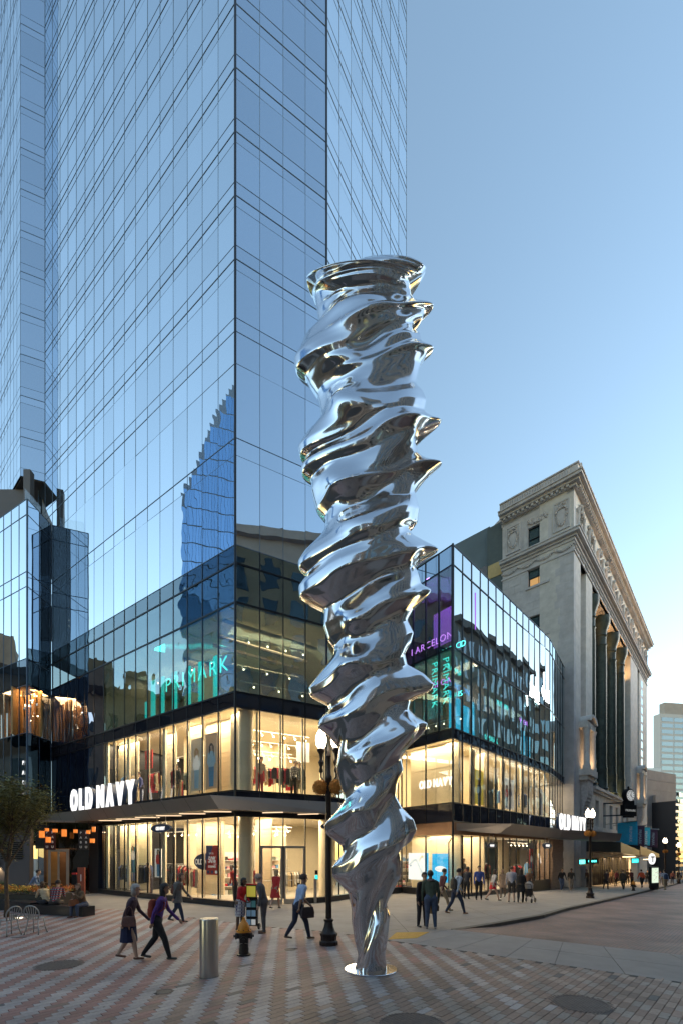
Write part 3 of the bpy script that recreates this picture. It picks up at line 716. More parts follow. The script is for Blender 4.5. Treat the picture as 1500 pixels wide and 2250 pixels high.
mb.build('mullion', mat('pale_blue_frame', (.10, .15, .22), .4, .3), wing, kind='stuff')
wc = [WL.xy(6, -.08), (Wc[0]+.02, Wc[1]+.1), (Wb[0]-.02, Wb[1]+.06), (-22, 33), (-25, 35)]
mb = MB(); mb.prism(wc, zb, ZTOP); mb.build('wing_core', MATS['core_dark'], wing)
mb = MB(); mb.prism(wc, zb-.05, zb-.01); mb.build('soffit', M['greywall'], wing)
mb = MB(); mb.box(-21.0, -20.55, 29.0, 29.4, zt-.3, zb-.05); mb.build('recess_column', M['greywall'], wing); mb = MB(); mb.box(-26, -21.9, 30.6, 30.8, zt-.5, zb-.05); mb.build('recess_wall', M['greywall'], wing)
mb = MB(); mb.box(-19.9, -19.85, 27.6, 29.0, zt, zt+.9); mb.build('roof_rail_pane', M['shop'], wing)
# base of the dark block at street level: grey clad wall, grille, door, dark panels under the canopy
gw = empty('restaurant_front', (0, 0, 0), label='dark restaurant front with grey side wall, lit door and amber lanterns, left of the store', cat='shop front')
WF = Face(F1.xy(11.35, .02), (-.93, -.05), (.05, -.93)); 
mb = MB(); q0 = (-16.1, 24.0); mb.prism([(-30, 22.8), (-30, 22.5), (-17.2, 24.25), (-17.2, 24.55)], 0, 4.1); mb.build('side_wall', M['greywall'], gw)
WG = Face((-17.2, 24.25), (-12.8, -1.75), (0, 0)); l_ = math.hypot(12.8, 1.75); WG.u = (-12.8/l_, -1.75/l_); WG.n = (1.75/l_, -12.8/l_); WG.ang = math.atan2(WG.u[1], WG.u[0])
mb = MB()
for k in range(9): WG.box(mb, .35, 1.45, .0, .05, 2.05+k*.11, 2.05+k*.11+.05)
mb.build('vent_slat', M['frame'], gw, kind='stuff')
for a in (.02, 1.7, 3.4, 5.1): mb = MB(); WG.box(mb, a, a+1.64, .005, .03, .02, 1.98); mb.build('cladding_panel', M['greywall'], gw)
mb = MB(); q = WG.pt(1.5, .12, 1.72); mb.lathe([(.05, 0), (.06, .22), (.04, .26)], q, 12); ln = mb.build('wall_lamp', M['blackmetal'], gw)
sp = bpy.data.lights.new('wall_lamp_light', 'SPOT'); sp.energy = 18; sp.spot_size = R(75); sp.spot_blend = .6; sp.color = (1, .7, .35); sp.shadow_soft_size = .04
so = bpy.data.objects.new('wall_lamp_light', sp); so.location = (q[0], q[1], 1.70); COL.objects.link(so)
# recess behind door
RF = Face((-17.0, 24.4), (.886, .463*.9), (.43, -.9)); l_ = math.hypot(*RF.u); RF.u = (RF.u[0]/l_, RF.u[1]/l_); RF.n = (RF.u[1], -RF.u[0]); RF.ang = math.atan2(RF.u[1], RF.u[0])
mb = MB(); RF.box(mb, 0, 2.6, -.06, 0, 2.62, 4.1); RF.box(mb, 1.62, 2.6, -.06, 0, 0, 2.6); mb.build('dark_glass_panel', M['blackglass'], gw)
mb = MB(); RF.box(mb, 0.05, .55, -.06, 0, 0, 2.6); mb.build('tinted_pane', M['shop'], gw)
mb = MB(); RF.box(mb, .6, .72, -.05, .04, 0, 2.6); RF.box(mb, 1.47, 1.6, -.05, .04, 0, 2.6); RF.box(mb, .72, 1.47, -.05, .04, 2.45, 2.6); RF.box(mb, 1.05, 1.14, -.05, .04, 0, 2.45); RF.box(mb, .72, 1.05, -.05, .04, 0, .2); RF.box(mb, 1.14, 1.47, -.05, .04, 0, .2); mb.build('door_frame', M['alu'], gw)
mb = MB(); RF.box(mb, 0, 3.4, -2.6, -2.5, 0, 4.1); mb.build('back_wall', mat('dim_wall', (.16, .10, .07), .8, var=.2), gw)
mb = MB(); RF.box(mb, .3, .9, -1.6, -1.5, 0.6, 3.6); mb.build('amber_panel', warmwood, gw)
mb = MB(); mb.prism([(-24, 24.6), (-17, 24.3), F1.xy(11.3, 0), F1.xy(11.3, -4)], 4.12, 4.2); mb.build('ceiling', M['bronze_soffit'], gw)
arealight('restaurant_light', (-16.6, 26.2, 3.7), 1., 14, (1, .62, .3))
mb = MB(); RF.box(mb, 2.6, 3.4, -.3, -.2, 0, 4.1); mb.build('dark_panel', M['granite_black'], gw)

# ---- right-hand glass podium
gp = empty('glass_podium', (0, 0, 0), label='glass fronted store building with neon inside and a sharp corner, attached to the stone building', cat='building')
pl = []
def fac(f, a0, n, bw, rows, m):
    for i in range(n):
        for z0, z1 in rows: pl.append((f, a0+i*bw, a0+(i+1)*bw, z0, z1, m, 0.))
b1 = .98; b2 = 14.99/14; b3 = 6.9/6
fac(G1, 0, 4, b1, [(18.5, 19.6)], M['tower_dark']); fac(G1, 0, 4, b1, [(13.9, 18.5), (9.36, 13.9)], M['smoked'])
fac(G1, 0, 2, b1*2, [(5.2, 8.8), (.3, 3.34)], M['shop'])
fac(G2, 0, 14, b2, [(18.5, 19.6), (13.9, 18.5)], M['mirror']); fac(G3, 0, 6, b3, [(18.5, 19.6), (13.9, 18.5)], M['mirror'])
M['halfmirror'] = glass('half_mirror_glass', (.75, .85, .86), 1.8, .32, (.85, .97, 1), .010, .5)
fac(G2, 0, 14, b2, [(9.36, 13.9)], M['halfmirror']); fac(G3, 0, 6, b3, [(9.36, 13.9)], M['halfmirror'])
fac(G2, 0, 14, b2, [(5.2, 8.8)], M['shop']); fac(G3, 0, 6, b3, [(5.2, 8.8)], M['shop'])
for f, n, bw in ((G1, 4, b1), (G2, 14, b2), (G3, 6, b3)): fac(f, 0, n, bw, [(8.8, 9.36), (4.15, 5.2)], M['spandrel'])
fac(G2, 0, 8, b2, [(.2, 3.4)], M['shop']); fac(G2, 10*b2, 4, b2, [(.2, 3.4)], M['shop']); fac(G2, 8*b2, 2, b2, [(2.6, 3.4)], M['shop'])
panes(pl, gp, 290, tilt=.22)
mb = MB()
for f, n, bw in ((G1, 4, b1), (G2, 14, b2), (G3, 6, b3)):
    for i in range(n+1):
        w = .035 if i in (0,) or f is G1 else .02
        f.box(mb, i*bw-w, i*bw+w, -.08, .04, 8.8, 19.6)
        if not (f is G1 and i % 2): f.box(mb, i*bw-.03, i*bw+.03, -.05, .03, 4.15, 8.8)
        if f is G1 and i % 2 == 0 or (f is G2 and i not in (9,)): f.box(mb, i*bw-.03, i*bw+.03, -.05, .03, -.6, 3.4)
    for z in (19.6, 18.5, 13.9, 9.36, 8.8, 5.2, 4.15): f.box(mb, 0, n*bw, -.07, .033, z-.03, z+.03)
mb.build('mullion', M['frame'], gp, kind='stuff')
mb = MB(); mb.lathe([(.06, -.3), (.06, 19.65)], (*P1, 0), 8); mb.build('corner_post', M['frame'], gp)
mb = MB(); G1.box(mb, 0, 3.92, -.3, .02, 3.42, 4.13); G2.box(mb, 0, 14.99, -.3, .02, 3.42, 4.13); mb.build('fascia_band', mat('copper_band', (.30, .17, .10), .45, .4, var=.15), gp)
mb = MB(); G1.box(mb, 0, 3.9, -.3, .05, -.6, .27); G2.box(mb, 0.02, 14.99, -.3, .06, -1.2, .0); mb.build('plinth', M['granite_black'], gp)
mb = MB(); G2.box(mb, 9.6*b2, 14.9, -.3, .062, -1.2, .3); mb.build('stall_riser', mat('dark_riser', (.06, .045, .03), .5, var=.1), gp)
gback = [(9, 50), (-2, 38)]
gring = [G1.xy(3.9, -.12), miter(P1, G1.n, G2.n, .12), miter(P2, G2.n, G3.n, .12), G3.xy(6.8, -.12)]
def gslab(z0, z1, m, name='floor_slab'): mb = MB(); mb.prism((gring+gback)[::-1], z0, z1); mb.build(name, m, gp)
gslab(19.3, 19.55, M['ceil'], 'roof'); gslab(13.85, 14.0, M['ceil']); gslab(8.85, 9.32, M['ceil']); gslab(3.5, 5.15, M['ceil']); gslab(-1.6, -.02, M['shopfloor'], 'shop_floor')
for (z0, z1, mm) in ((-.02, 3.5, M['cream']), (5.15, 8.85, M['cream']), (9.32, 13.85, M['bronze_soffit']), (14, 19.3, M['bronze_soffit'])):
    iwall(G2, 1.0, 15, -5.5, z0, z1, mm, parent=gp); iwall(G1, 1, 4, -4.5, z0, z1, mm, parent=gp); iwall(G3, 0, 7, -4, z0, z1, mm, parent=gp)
iwall(G1, .15, 3.85, -.75, 5.2, 8.8, M['cream_plank'], 'sign_wall', parent=gp)
mb = MB()
for k in range(16): G1.box(mb, .15, 3.85, -.748, -.74+rnd.uniform(0, .012), 5.2+k*.225+.003, 5.2+(k+1)*.225-.003)
mb.build('plank', M['cream_plank'], gp, kind='stuff')
iwall(G1, .15, 3.9, -.9, -.02, 3.5, M['cream_plank'], 'screen_wall', parent=gp)
for i in range(1, 14):
    if i in (3, 7, 10): iwall(G2, i*b2-.5, i*b2+.0, -.35, 5.22, 8.8, M['cream'], 'window_fin', .1, parent=gp)
    else: iwall(G2, i*b2-.10, i*b2-.05, -.06, 5.22, 8.8, M['cream'], 'window_fin', .05, parent=gp)
# canopy of the right-hand store
def canopy2():
    zb_, zt_ = 3.55, 4.25; w0 = G2.xy(.3, .05); cbp = (9.57, 26.8); ctp = (.3903*27.85, 27.85)
    # outer edge keeps its distance from the wall
    def off(p): return (p[0]-P1[0])*G2.n[0]+(p[1]-P1[1])*G2.n[1]
    ob, ot = off(cbp), off(ctp); a_b = (cbp[0]-P1[0])*G2.u[0]+(cbp[1]-P1[1])*G2.u[1]; a_t = (ctp[0]-P1[0])*G2.u[0]+(ctp[1]-P1[1])*G2.u[1]
    vs = [G2.pt(.3, .05, zb_+.1), G2.pt(.3, .05, zt_-.2), (*cbp, zb_), (*ctp, zt_), G2.pt(14.9, ob, zb_), G2.pt(14.9, ot, zt_), G2.pt(24.5, ob+2.0, zb_-.1), G2.pt(24.5, ot+2.0, zt_-.1), G2.pt(14.9, .05, zb_), G2.pt(14.9, .05, zt_), G2.pt(24.5, .9, zb_-.1), G2.pt(24.5, .9, zt_-.1)]
    mb = MB(); mb.add(vs, [(0, 2, 3, 1), (2, 4, 5, 3), (4, 6, 7, 5), (1, 3, 5, 9), (5, 7, 11, 9), (6, 10, 11, 7)])
    can = mb.build('canopy', M['bronze'], gp)
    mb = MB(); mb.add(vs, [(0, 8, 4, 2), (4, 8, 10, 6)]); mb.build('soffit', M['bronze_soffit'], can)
canopy2()
# sandstone pier between the two stores
mb = MB(); G2.box(mb, 15.0, 17.6, -1., .15, -2, 3.5); pier = mb.build('stone_pier', M['sandstone'], gp)
for k in range(9):
    mb = MB(); G2.box(mb, 15.05, 17.55, .15, .15+rnd.uniform(.02, .10), -1.0+k*.5, -1.0+k*.5+.47); mb.build('stone_course', M['sandstone'], pier)

# ---- the stone department building
st = empty('stone_building', (0, 0, 0), label='tall pale stone building with heavy cornice, carved panels and dark bronze columns', cat='building')
ZB = 37.6
mb = MB()
def bl(a0, a1, b0, b1, z0, z1): BL.box(mb, a0, a1, b0, b1, z0, z1)
# left face with window openings
wins = [(2.3, 4.11, 31.9, 34.1), (2.3, 4.11, 28.3, 30.1), (2.3, 4.11, 23.4, 25.4), (2.3, 4.11, 18.5, 20.5)]
Lf = 6.65
zc = [(-3, 18.5)]+[(20.5, 23.4), (25.4, 28.3), (30.1, 31.9), (34.1, ZB-.4)]
for z0, z1 in zc: bl(0, Lf, -.6, 0, z0, z1)
for (_, _, z0, z1) in wins: bl(0, 2.3, -.6, 0, z0, z1); bl(4.11, Lf, -.6, 0, z0, z1)
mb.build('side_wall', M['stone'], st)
for (a0, a1, z0, z1) in wins:
    mb = MB(); BL.box(mb, a0, a1, -.35, -.3, z0, z1); w_ = mb.build('window', M['tealwin'], st)
    mb = MB(); zm = (z0+z1)/2; BL.box(mb, a0, a1, -.31, -.24, zm-.05, zm+.05); BL.box(mb, a0, a0+.07, -.31, -.24, z0, z1); BL.box(mb, a1-.07, a1, -.31, -.24, z0, z1); BL.box(mb, a0, a1, -.31, -.24, z1-.08, z1); BL.box(mb, (a0+a1)/2-.02, (a0+a1)/2+.02, -.31, -.26, z0, z1); mb.build('frame', M['frame'], w_)
    mb = MB(); BL.box(mb, a0-.2, a1+.2, -.1, .14, z0-.22, z0-.02); mb.build('sill', M['stone'], w_)
for (z0, z1) in ((28.35, 29.2), (23.45, 24.2)):
    mb = MB(); BL.box(mb, 2.4, 4.0, -.296, -.285, z0, z1); mb.build('lit_blind', M['warmwin'], st)
# ashlar joints on the side face
mb = MB()
z = 5.
k = 0
while z < 30.5:
    z1 = z+.75
    a = (k % 2)*-.6
    while a < Lf:
        a0, a1 = max(a, 0), min(a+1.2, Lf)
        if a1-a0 > .1 and not any(a0 < w_[1] and a1 > w_[0] and z < w_[3]+.05 and z1 > w_[2]-.25 for w_ in wins):
            BL.box(mb, a0+.012, a1-.012, .0, .018+rnd.uniform(0, .006), z+.012, z1-.012)
        a += 1.2
    z = z1; k += 1
mb.build('ashlar_block', M['stone'], st, kind='stuff')
# cornice, string courses; run round both faces
def course(b, z0, z1, m=None, over=1., aS=43.6, mb=None):
    own = mb is None
    if own: mb = MB()
    # L-shaped run mitred at the corner
    c = miter(B1, BL.n, BS.n, -b); e1 = BL.xy(Lf+.1, b); e2 = BS.xy(aS, b); i1 = BL.xy(Lf+.1, -.3); ci = miter(B1, BL.n, BS.n, .3); i2 = BS.xy(aS, -.3)
    mb.prism([e1, c, ci, i1][::-1], z0, z1); mb.prism([c, e2, i2, ci][::-1], z0, z1)
    return mb
for prof, nm in (([(.0, 35.5, 35.8), (.25, 35.8, 36.05), (.55, 36.05, 36.25), (.85, 36.25, 36.5), (.95, 36.5, 36.62), (.45, 36.62, 37.5), (.55, 37.5, 37.62)], 'cornice'), ([(.12, 31.0, 31.25), (.3, 31.25, 31.45), (.6, 31.45, 31.7), (.68, 31.7, 31.8), (.25, 31.8, 32.0)], 'string_course'), ([(.10, 30.0, 30.15)], 'lower_string_course')):
    mb = MB()
    for (b, z0, z1) in prof: course(b, z0, z1, mb=mb)
    co = mb.build(nm, M['stone'], st)
    if nm == 'cornice':
        mb = MB()
        a = .3
        while a < Lf: BL.box(mb, a, a+.22, .0, .48, 35.83, 36.04); a += .45
        a = .3
        while a < 43: BS.box(mb, a, a+.22, .0, .48, 35.83, 36.04); a += .45
        a = .2
        while a < Lf: BL.box(mb, a, a+.12, .45, .52, 36.75, 37.35); a += .24
        a = .2
        while a < 43: BS.box(mb, a, a+.12, .45, .52, 36.75, 37.35); a += .24
        mb.build('dentil', M['stone'], co, kind='stuff')
        mb = MB(); a = .3
        while a < 43: mb.ball(BS.pt(a, .5, 37.75), .14, 6, 4, sz=1.6); a += .9
        mb.build('antefix', M['stone_orn'], co, kind='stuff')
# carved garland frieze and panels
def ornament_blob(mb, f, a, z, s, n, seed):
    r2 = random.Random(seed)
    for k in range(n):
        mb.ball(f.pt(a+r2.uniform(-s, s), .03, z+r2.uniform(-s, s)*.8), r2.uniform(.05, .13), 6, 4, sx=1, sz=1)
mb = MB()
for k in range(40):
    a = Lf*k/39; ph = (k % 10)/10; z = 30.72-.28*math.sin(math.pi*ph); mb.ball(BL.pt(a, .05, z), .10+.05*math.sin(math.pi*ph), 6, 4)
for k in range(230):
    a = 43*k/229; ph = (k % 10)/10; z = 30.72-.28*math.sin(math.pi*ph); mb.ball(BS.pt(a, .05, z), .10+.05*math.sin(math.pi*ph), 5, 3)
mb.build('garland', M['stone_orn'], st, kind='stuff')
for (f, a, hw, z0, z1) in ((BL, 1.05, .72, 32.4, 35.1), (BL, 5.55, .72, 32.4, 35.1)):
    mb = MB(); f.box(mb, a-hw, a+hw, 0, .05, z0, z1); 
    for (x0, x1, y0, y1) in ((-hw, -hw+.12, z0, z1), (hw-.12, hw, z0, z1), (-hw+.12, hw-.12, z0, z0+.12), (-hw+.12, hw-.12, z1-.12, z1)): f.box(mb, a+x0, a+x1, .05, .12, y0, y1)
    pn = mb.build('carved_panel', M['stone'], st)
    mb = MB()
    for k in range(26):
        th = 2*math.pi*k/26; rr = .46+.05*math.sin(3*th); mb.ball(f.pt(a+rr*math.cos(th), .1, (z0+z1)/2+1.75*rr*math.sin(th)), rnd.uniform(.07, .14), 6, 4)
    for k in range(9): mb.ball(f.pt(a+rnd.uniform(-.35, .35), .1, z1-.35+rnd.uniform(-.12, .15)), rnd.uniform(.06, .12), 6, 4)
    mb.build('wreath', M['stone_orn'], pn)
    mb = MB(); vs = [f.pt(a+x, .09, (z0+z1)/2+y) for x, y in ((-.3, .55), (.3, .55), (.34, 0), (.14, -.7), (-.14, -.7), (-.34, 0))]; mb.add(vs+[f.pt(a+x, .05, (z0+z1)/2+y) for x, y in ((-.3, .55), (.3, .55), (.34, 0), (.14, -.7), (-.14, -.7), (-.34, 0))], [(0, 1, 2, 3, 4, 5)[::-1]]+[(i, (i+1) % 6, 6+(i+1) % 6, 6+i) for i in range(6)]); mb.build('shield', M['stone'], pn)
mb = MB()
for k in range(28): mb.ball(BL.pt(3.2+rnd.uniform(-1.0, 1.0), .06, 34.45+rnd.uniform(-.18, .35)*1), rnd.uniform(.07, .14), 6, 4)
BL.box(mb, 2.75, 3.65, .0, .12, 34.35, 34.8); mb.build('carved_head', M['stone_orn'], st)
for (a0, a1) in ((1.9, 2.2), (4.2, 4.5)): mb = MB(); BL.box(mb, a0, a1, 0, .06, 32.1, 34.4); mb.build('architrave', M['stone'], st)
# street face
mb = MB()
def bs(a0, a1, b0, b1, z0, z1): BS.box(mb, a0, a1, b0, b1, z0, z1)
bs(0, 2.3, -3, 0, -3, 30); bs(4.3, 6.8, -3, 0, -3, 30); bs(2.3, 4.3, -3, -1.2, -3, 30)
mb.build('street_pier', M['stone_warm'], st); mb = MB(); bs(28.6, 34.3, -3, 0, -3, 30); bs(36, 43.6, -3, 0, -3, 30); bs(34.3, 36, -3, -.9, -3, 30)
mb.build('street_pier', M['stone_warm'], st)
mb = MB(); bs(6.8, 28.6, -3, 0, 3.2, 5.2); bs(6.8, 28.6, -3, 0, 8.0, 9.2)
wa = [8.2+3.45*i for i in range(6)]
e = 6.8
for w_ in wa: bs(e, w_, -3, 0, 5.2, 8.0); e = w_+1.5
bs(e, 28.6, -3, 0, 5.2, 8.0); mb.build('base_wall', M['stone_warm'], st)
for w_ in wa:
    mb = MB(); bs(w_, w_+1.5, -.9, -.8, 5.2, 8.0); wd = mb.build('window', M['darkwin'], st); mb = MB(); bs(w_, w_+.1, -.8, -.6, 5.2, 8.0); bs(w_+1.4, w_+1.5, -.8, -.6, 5.2, 8.0); bs(w_+.1, w_+1.4, -.8, -.65, 6.5, 6.62); mb.build('frame', mat('brown_frame', (.14, .09, .06), .6), wd)
mb = MB(); bs(6.8, 28.6, 0, .35, 9.0, 9.3); bs(6.8, 28.6, 0, .2, 8.7, 9.0); bs(0, 43.6, 0, .15, 4.7, 4.95); mb.build('ledge', M['stone_warm'], st)
# attic storey of the street face with arched openings
mb = MB(); aw = [1.2+3.9*i for i in range(11)]; e = 0
for a in aw: bs(e, a, -.6, 0, 32, 35.5); bs(a, a+1.5, -.6, 0, 34.3, 35.5); e = a+1.5
bs(e, 43.6, -.6, 0, 32, 35.5); bs(0, 43.6, -3, -.6, 30, ZB-.4); bs(0, 43.6, -.6, 0, 30.0, 32.0); mb.build('attic_wall', M['stone_warm'], st)
for i, a in enumerate(aw):
    mb = MB(); bs(a, a+1.5, -.5, -.42, 32, 34.3); mb.build('window', M['darkwin'], st)
    mb = MB()
    for s_ in (-1, 1):
        mb.lathe([(.16, 32.05), (.13, 32.4), (.12, 34.0), (.2, 34.4)], BS.pt(a+.75+s_*.95, .16, 0), 8)
    for k in range(7): mb.ball(BS.pt(a+.75+rnd.uniform(-.8, .8), .12, 34.7+rnd.uniform(-.2, .5)), rnd.uniform(.12, .24), 6, 4)
    mb.build('window_surround', M['stone_orn'], st)
for a in aw[1:9]:
    arealight('attic_uplight', BS.pt(a+2.7, .35, 32.15), .35, 6, (1, .62, .3), rot=(R(180), 0, 0))
# recess: coffered lintel soffit, columns, bronze window bays
mb = MB(); bs(6.8, 28.6, -3, -2.6, 9.2, 30); mb.build('recess_wall', M['verdigris'], st)
mb = MB()
for i in range(18): bs(6.9+i*1.21, 7.9+i*1.21, -1.5, -.2, 29.86, 30.0)
mb.build('soffit_coffer', M['stone_orn'], st, kind='stuff')
cols = [9.1, 14.5, 19.9, 25.3]
for c_ in cols:
    prof = [(.95, 9.2), (.95, 9.5), (.80, 9.7), (.88, 9.9), (.72, 10.1), (.70, 12), (.74, 12.2), (.68, 12.4)]+[(.66-.0*k, 13+k) for k in range(13)]+[(.62, 26.4), (.70, 26.6), (.60, 26.8), (.62, 27.6), (.72, 27.7), (.64, 27.9), (.70, 28.3), (.95, 29.0), (1.0, 29.3), (1.0, 29.9)]
    mb = MB(); mb.lathe(prof, BS.pt(c_, -.85, 0), 24, flute=.025); mb.build('column', M['verdigris'], st, smooth='angle')
for i, c_ in enumerate([6.9]+cols+[27.6]):
    if i == 5: break
    a0 = c_+.9 if i else 6.9; a1 = ([9.1]+cols[1:]+[28.5])[i]-.9 if i < 5 else 28.5
    lo, hi = (6.85, 8.2) if i == 0 else (cols[i-1]+.75, (cols[i]-.75) if i < 4 else 28.5)
    for k in range(7):
        z0 = 9.4+k*2.9
        mb = MB(); bs(lo, hi, -2.0, -1.9, z0, z0+2.3); wd = mb.build('bay_window', M['darkwin'], st)
        mb = MB(); bs(lo, hi, -1.9, -1.78, z0+2.3, z0+2.9); bs(lo, lo+.12, -1.9, -1.75, z0, z0+2.3); bs(hi-.12, hi, -1.9, -1.75, z0, z0+2.3); bs((lo+hi)/2-.08, (lo+hi)/2+.08, -1.9, -1.75, z0, z0+2.3); bs(lo+.12, hi-.12, -1.89, -1.8, z0+1.1, z0+1.2); mb.build('frame', M['verdigris'], wd)
mb = MB()
for i in range(4): bs(cols[i]+1.0, cols[i]+1.09, -1.75, -1.7, 9.5, 29.5)
mb.build('white_mullion', M['white'], st, kind='stuff')
for a in (11.5, 17, 22.4, 27): arealight('recess_uplight', BS.pt(a, -1.2, 26.5), .8, 42, (1, .55, .2), rot=(R(180), 0, 0))
for a in (9.5, 14, 19, 24): arealight('ledge_light', BS.pt(a, -.7, 9.6), .5, 26, (1, .72, .28), rot=(R(180), 0, 0))
# aedicule bays flanking the recess
for a in (3.3, 35.2):
    mb = MB(); bs(a-1.6, a+1.6, 0, .9, 9.7, 10.3); bs(a-1.4, a+1.4, 0, .7, 9.3, 9.7); bs(a-1.6, a+1.6, 0, .7, 14.2, 14.8)
    for k in range(11):
        th0, th1 = math.pi*k/11, math.pi*(k+1)/11
        pts = [(a-1.5*math.cos(th0), 14.8+.75*math.sin(th0)), (a-1.5*math.cos(th1), 14.8+.75*math.sin(th1)), (a-1.1*math.cos(th1), 14.8+.45*math.sin(th1)), (a-1.1*math.cos(th0), 14.8+.45*math.sin(th0))]
        vs = [BS.pt(x, b, z) for b in (0.02, .95) for x, z in pts]; mb.add(vs, [(0, 1, 2, 3), (7, 6, 5, 4), (0, 4, 5, 1), (2, 6, 7, 3)])
    ae = mb.build('aedicule', M['stone_warm'], st)
    for s_ in (-1, 1):
        mb = MB(); mb.lathe([(.34, 10.3), (.34, 10.6), (.26, 10.8), (.24, 13.4), (.27, 13.5), (.25, 13.7), (.38, 14.2)], BS.pt(a+s_*1.15, .55, 0), 14); mb.build('column', M['stone_warm'], ae, smooth='angle')
    mb = MB()
    for k in range(12):
        t = k/11; z = 9.3-3.6*t; b = .62-.42*t+.12*math.sin(t*6)
        bs(a-1.0+.3*t, a+1.0-.3*t, 0.0, max(b, .12), z-.34, z)
    mb.build('scroll_console', M['stone_orn'], ae)
    mb = MB(); bs(a-.7, a+.7, -.5, -.45, 10.3, 14.2); mb.build('niche_wall', M['stone_warm'], ae)
    arealight('niche_light', BS.pt(a, .35, 10.5), .5, 14, (1, .62, .3), rot=(R(180), 0, 0))
# right-hand return of the far pier uses panes of pale reflection (windows on the plain bay)
mb = MB()
for k in range(16): bs(37.5, 39, -.1, .01, 8+k*1.35, 9+k*1.35)
mb.build('plain_bay_window', M['officewin'], st, kind='stuff')
mb = MB(); mb.prism([BL.xy(Lf, -.5), miter(B1, BL.n, BS.n, .62), BS.xy(43.5, -2.9), (34, 92), (10, 62)][::-1], -4, ZB-.5); mb.build('inner_mass', M['stone'], st)
# street level shops beneath the stone building
sf = MB(); e = 6.8
shops = empty('arcade_front', (0, 0, 0), label='row of warm lit shop windows under the canopy of the stone building', cat='shop front')
mb = MB(); bs(0, 43, -3.2, -3.1, -4, 3.2); mb.build('back_wall', M['cream'], shops)
for i in range(24):
    mb = MB(); bs(1+i*1.75, 1+i*1.75+.22, -.2, .0, -3, 3.2) if 0 else BS.box(mb, 7+i*.9, 7+i*.9+.12, -.3, -.1, -2.6, 3.2); mb.build('shop_mullion', M['frame'], shops)
mb = MB(); bs(6.9, 28.5, -.26, -.24, -2.6, 2.4); mb.build('shop_glass', M['shop'], shops)
mb = MB(); bs(6.8, 28.6, -.35, .02, 1.9, 3.15); mb.build('slatted_fascia', M['bronze_soffit'], shops)
mb = MB()
for i in range(70): BS.box(mb, 7+i*.3, 7.1+i*.3, .02, .07, 1.95, 3.1)
mb.build('fascia_slat', M['stone_warm'], shops, kind='stuff')
mb = MB(); bs(6.8, 28.6, -3.2, .02, -3, -1.2+.0); mb.build('shop_floor', M['shopfloor'], shops)
for a in (8.5, 13, 17.5, 22, 26.5): arealight('arcade_light', BS.pt(a, -1.4, 1.8), 2.4, 200, (1, .66, .34))
# black marquee canopy over that pavement, with lit underside strips
mq = empty('marquee', (0, 0, 0), label='long black marquee over the pavement with glowing strips beneath, before the flags', cat='canopy')
def mslab(a0, a1, z0, z1, z2, z3):
    mb = MB(); vs = [BS.pt(a0, .1, z0), BS.pt(a1, .1, z2), BS.pt(a1, 3.0, z2-.1), BS.pt(a0, 3.0, z0-.1), BS.pt(a0, .1, z1), BS.pt(a1, .1, z3), BS.pt(a1, 3.0, z3-.3), BS.pt(a0, 3.0, z1-.3)]
    mb.add(vs, [(3, 2, 1, 0), (4, 5, 6, 7), (3, 7, 6, 2), (0, 4, 7, 3), (2, 6, 5, 1)]); return mb
mslab(4.0, 14.5, 2.55, 3.7, 2.2, 3.0).build('awning', M['planter'], mq); mslab(15.0, 31, 2.3, 3.5, 1.9, 2.6).build('awning', M['planter'], mq)
for (a0, a1) in ((9.5, 14.2), (23, 30)):
    mb = MB(); BS.box(mb, a0, a1, 2.2, 2.7, 1.95, 2.03) if a0 < 20 else BS.box(mb, a0, a1, 2.2, 2.7, 1.55, 1.62); mb.build('light_strip', emis('marquee_light', (1., .72, .38), .9) if 'marquee_light' not in MATS else MATS['marquee_light'], mq)
# rear wing of dark teal panels behind the stone building
rw = empty('rear_block', (0, 0, 0), label='plain teal grey panelled block behind the glass podium', cat='building')
q0 = BL.xy(6.7, -.3); q1 = BL.xy(8.7, -.3); q2 = BL.xy(16.5, 1.6)
teal = mat('teal_panel', (.15, .20, .23), .5, .2, var=.12, vscale=.5)
mb = MB(); BL.box(mb, 6.68, 8.4, -6, -.3, 0, 36.4); mb.build('stair_shaft', mat('green_panel', (.11, .14, .145), .5, .2, var=.1), rw)
mb = MB(); BL.box(mb, 8.4, 20, -6, -.9, 0, 37.0); mb.build('wall', teal, rw)
for k in range(3):
    for i in range(4): mb = MB(); BL.box(mb, 8.7+i*1.15, 9.75+i*1.15, -.9, -.86, 29.2+k*1.3, 30.4+k*1.3); mb.build('window', M['tower'], rw)
for (f_, a0, a1, z0, z1) in ((BL, 6.75, 8.3, 31.0, 32.4), (BL, 8.5, 9.9, 28.6, 29.2)): mb = MB(); f_.box(mb, a0, a1, -.3 if a0 < 8 else -.86, -.24 if a0 < 8 else -.8, z0, z1); mb.build('yellow_panel', mat('ochre_panel', (.55, .42, .20), .6) if 'ochre_panel' not in MATS else MATS['ochre_panel'], rw)
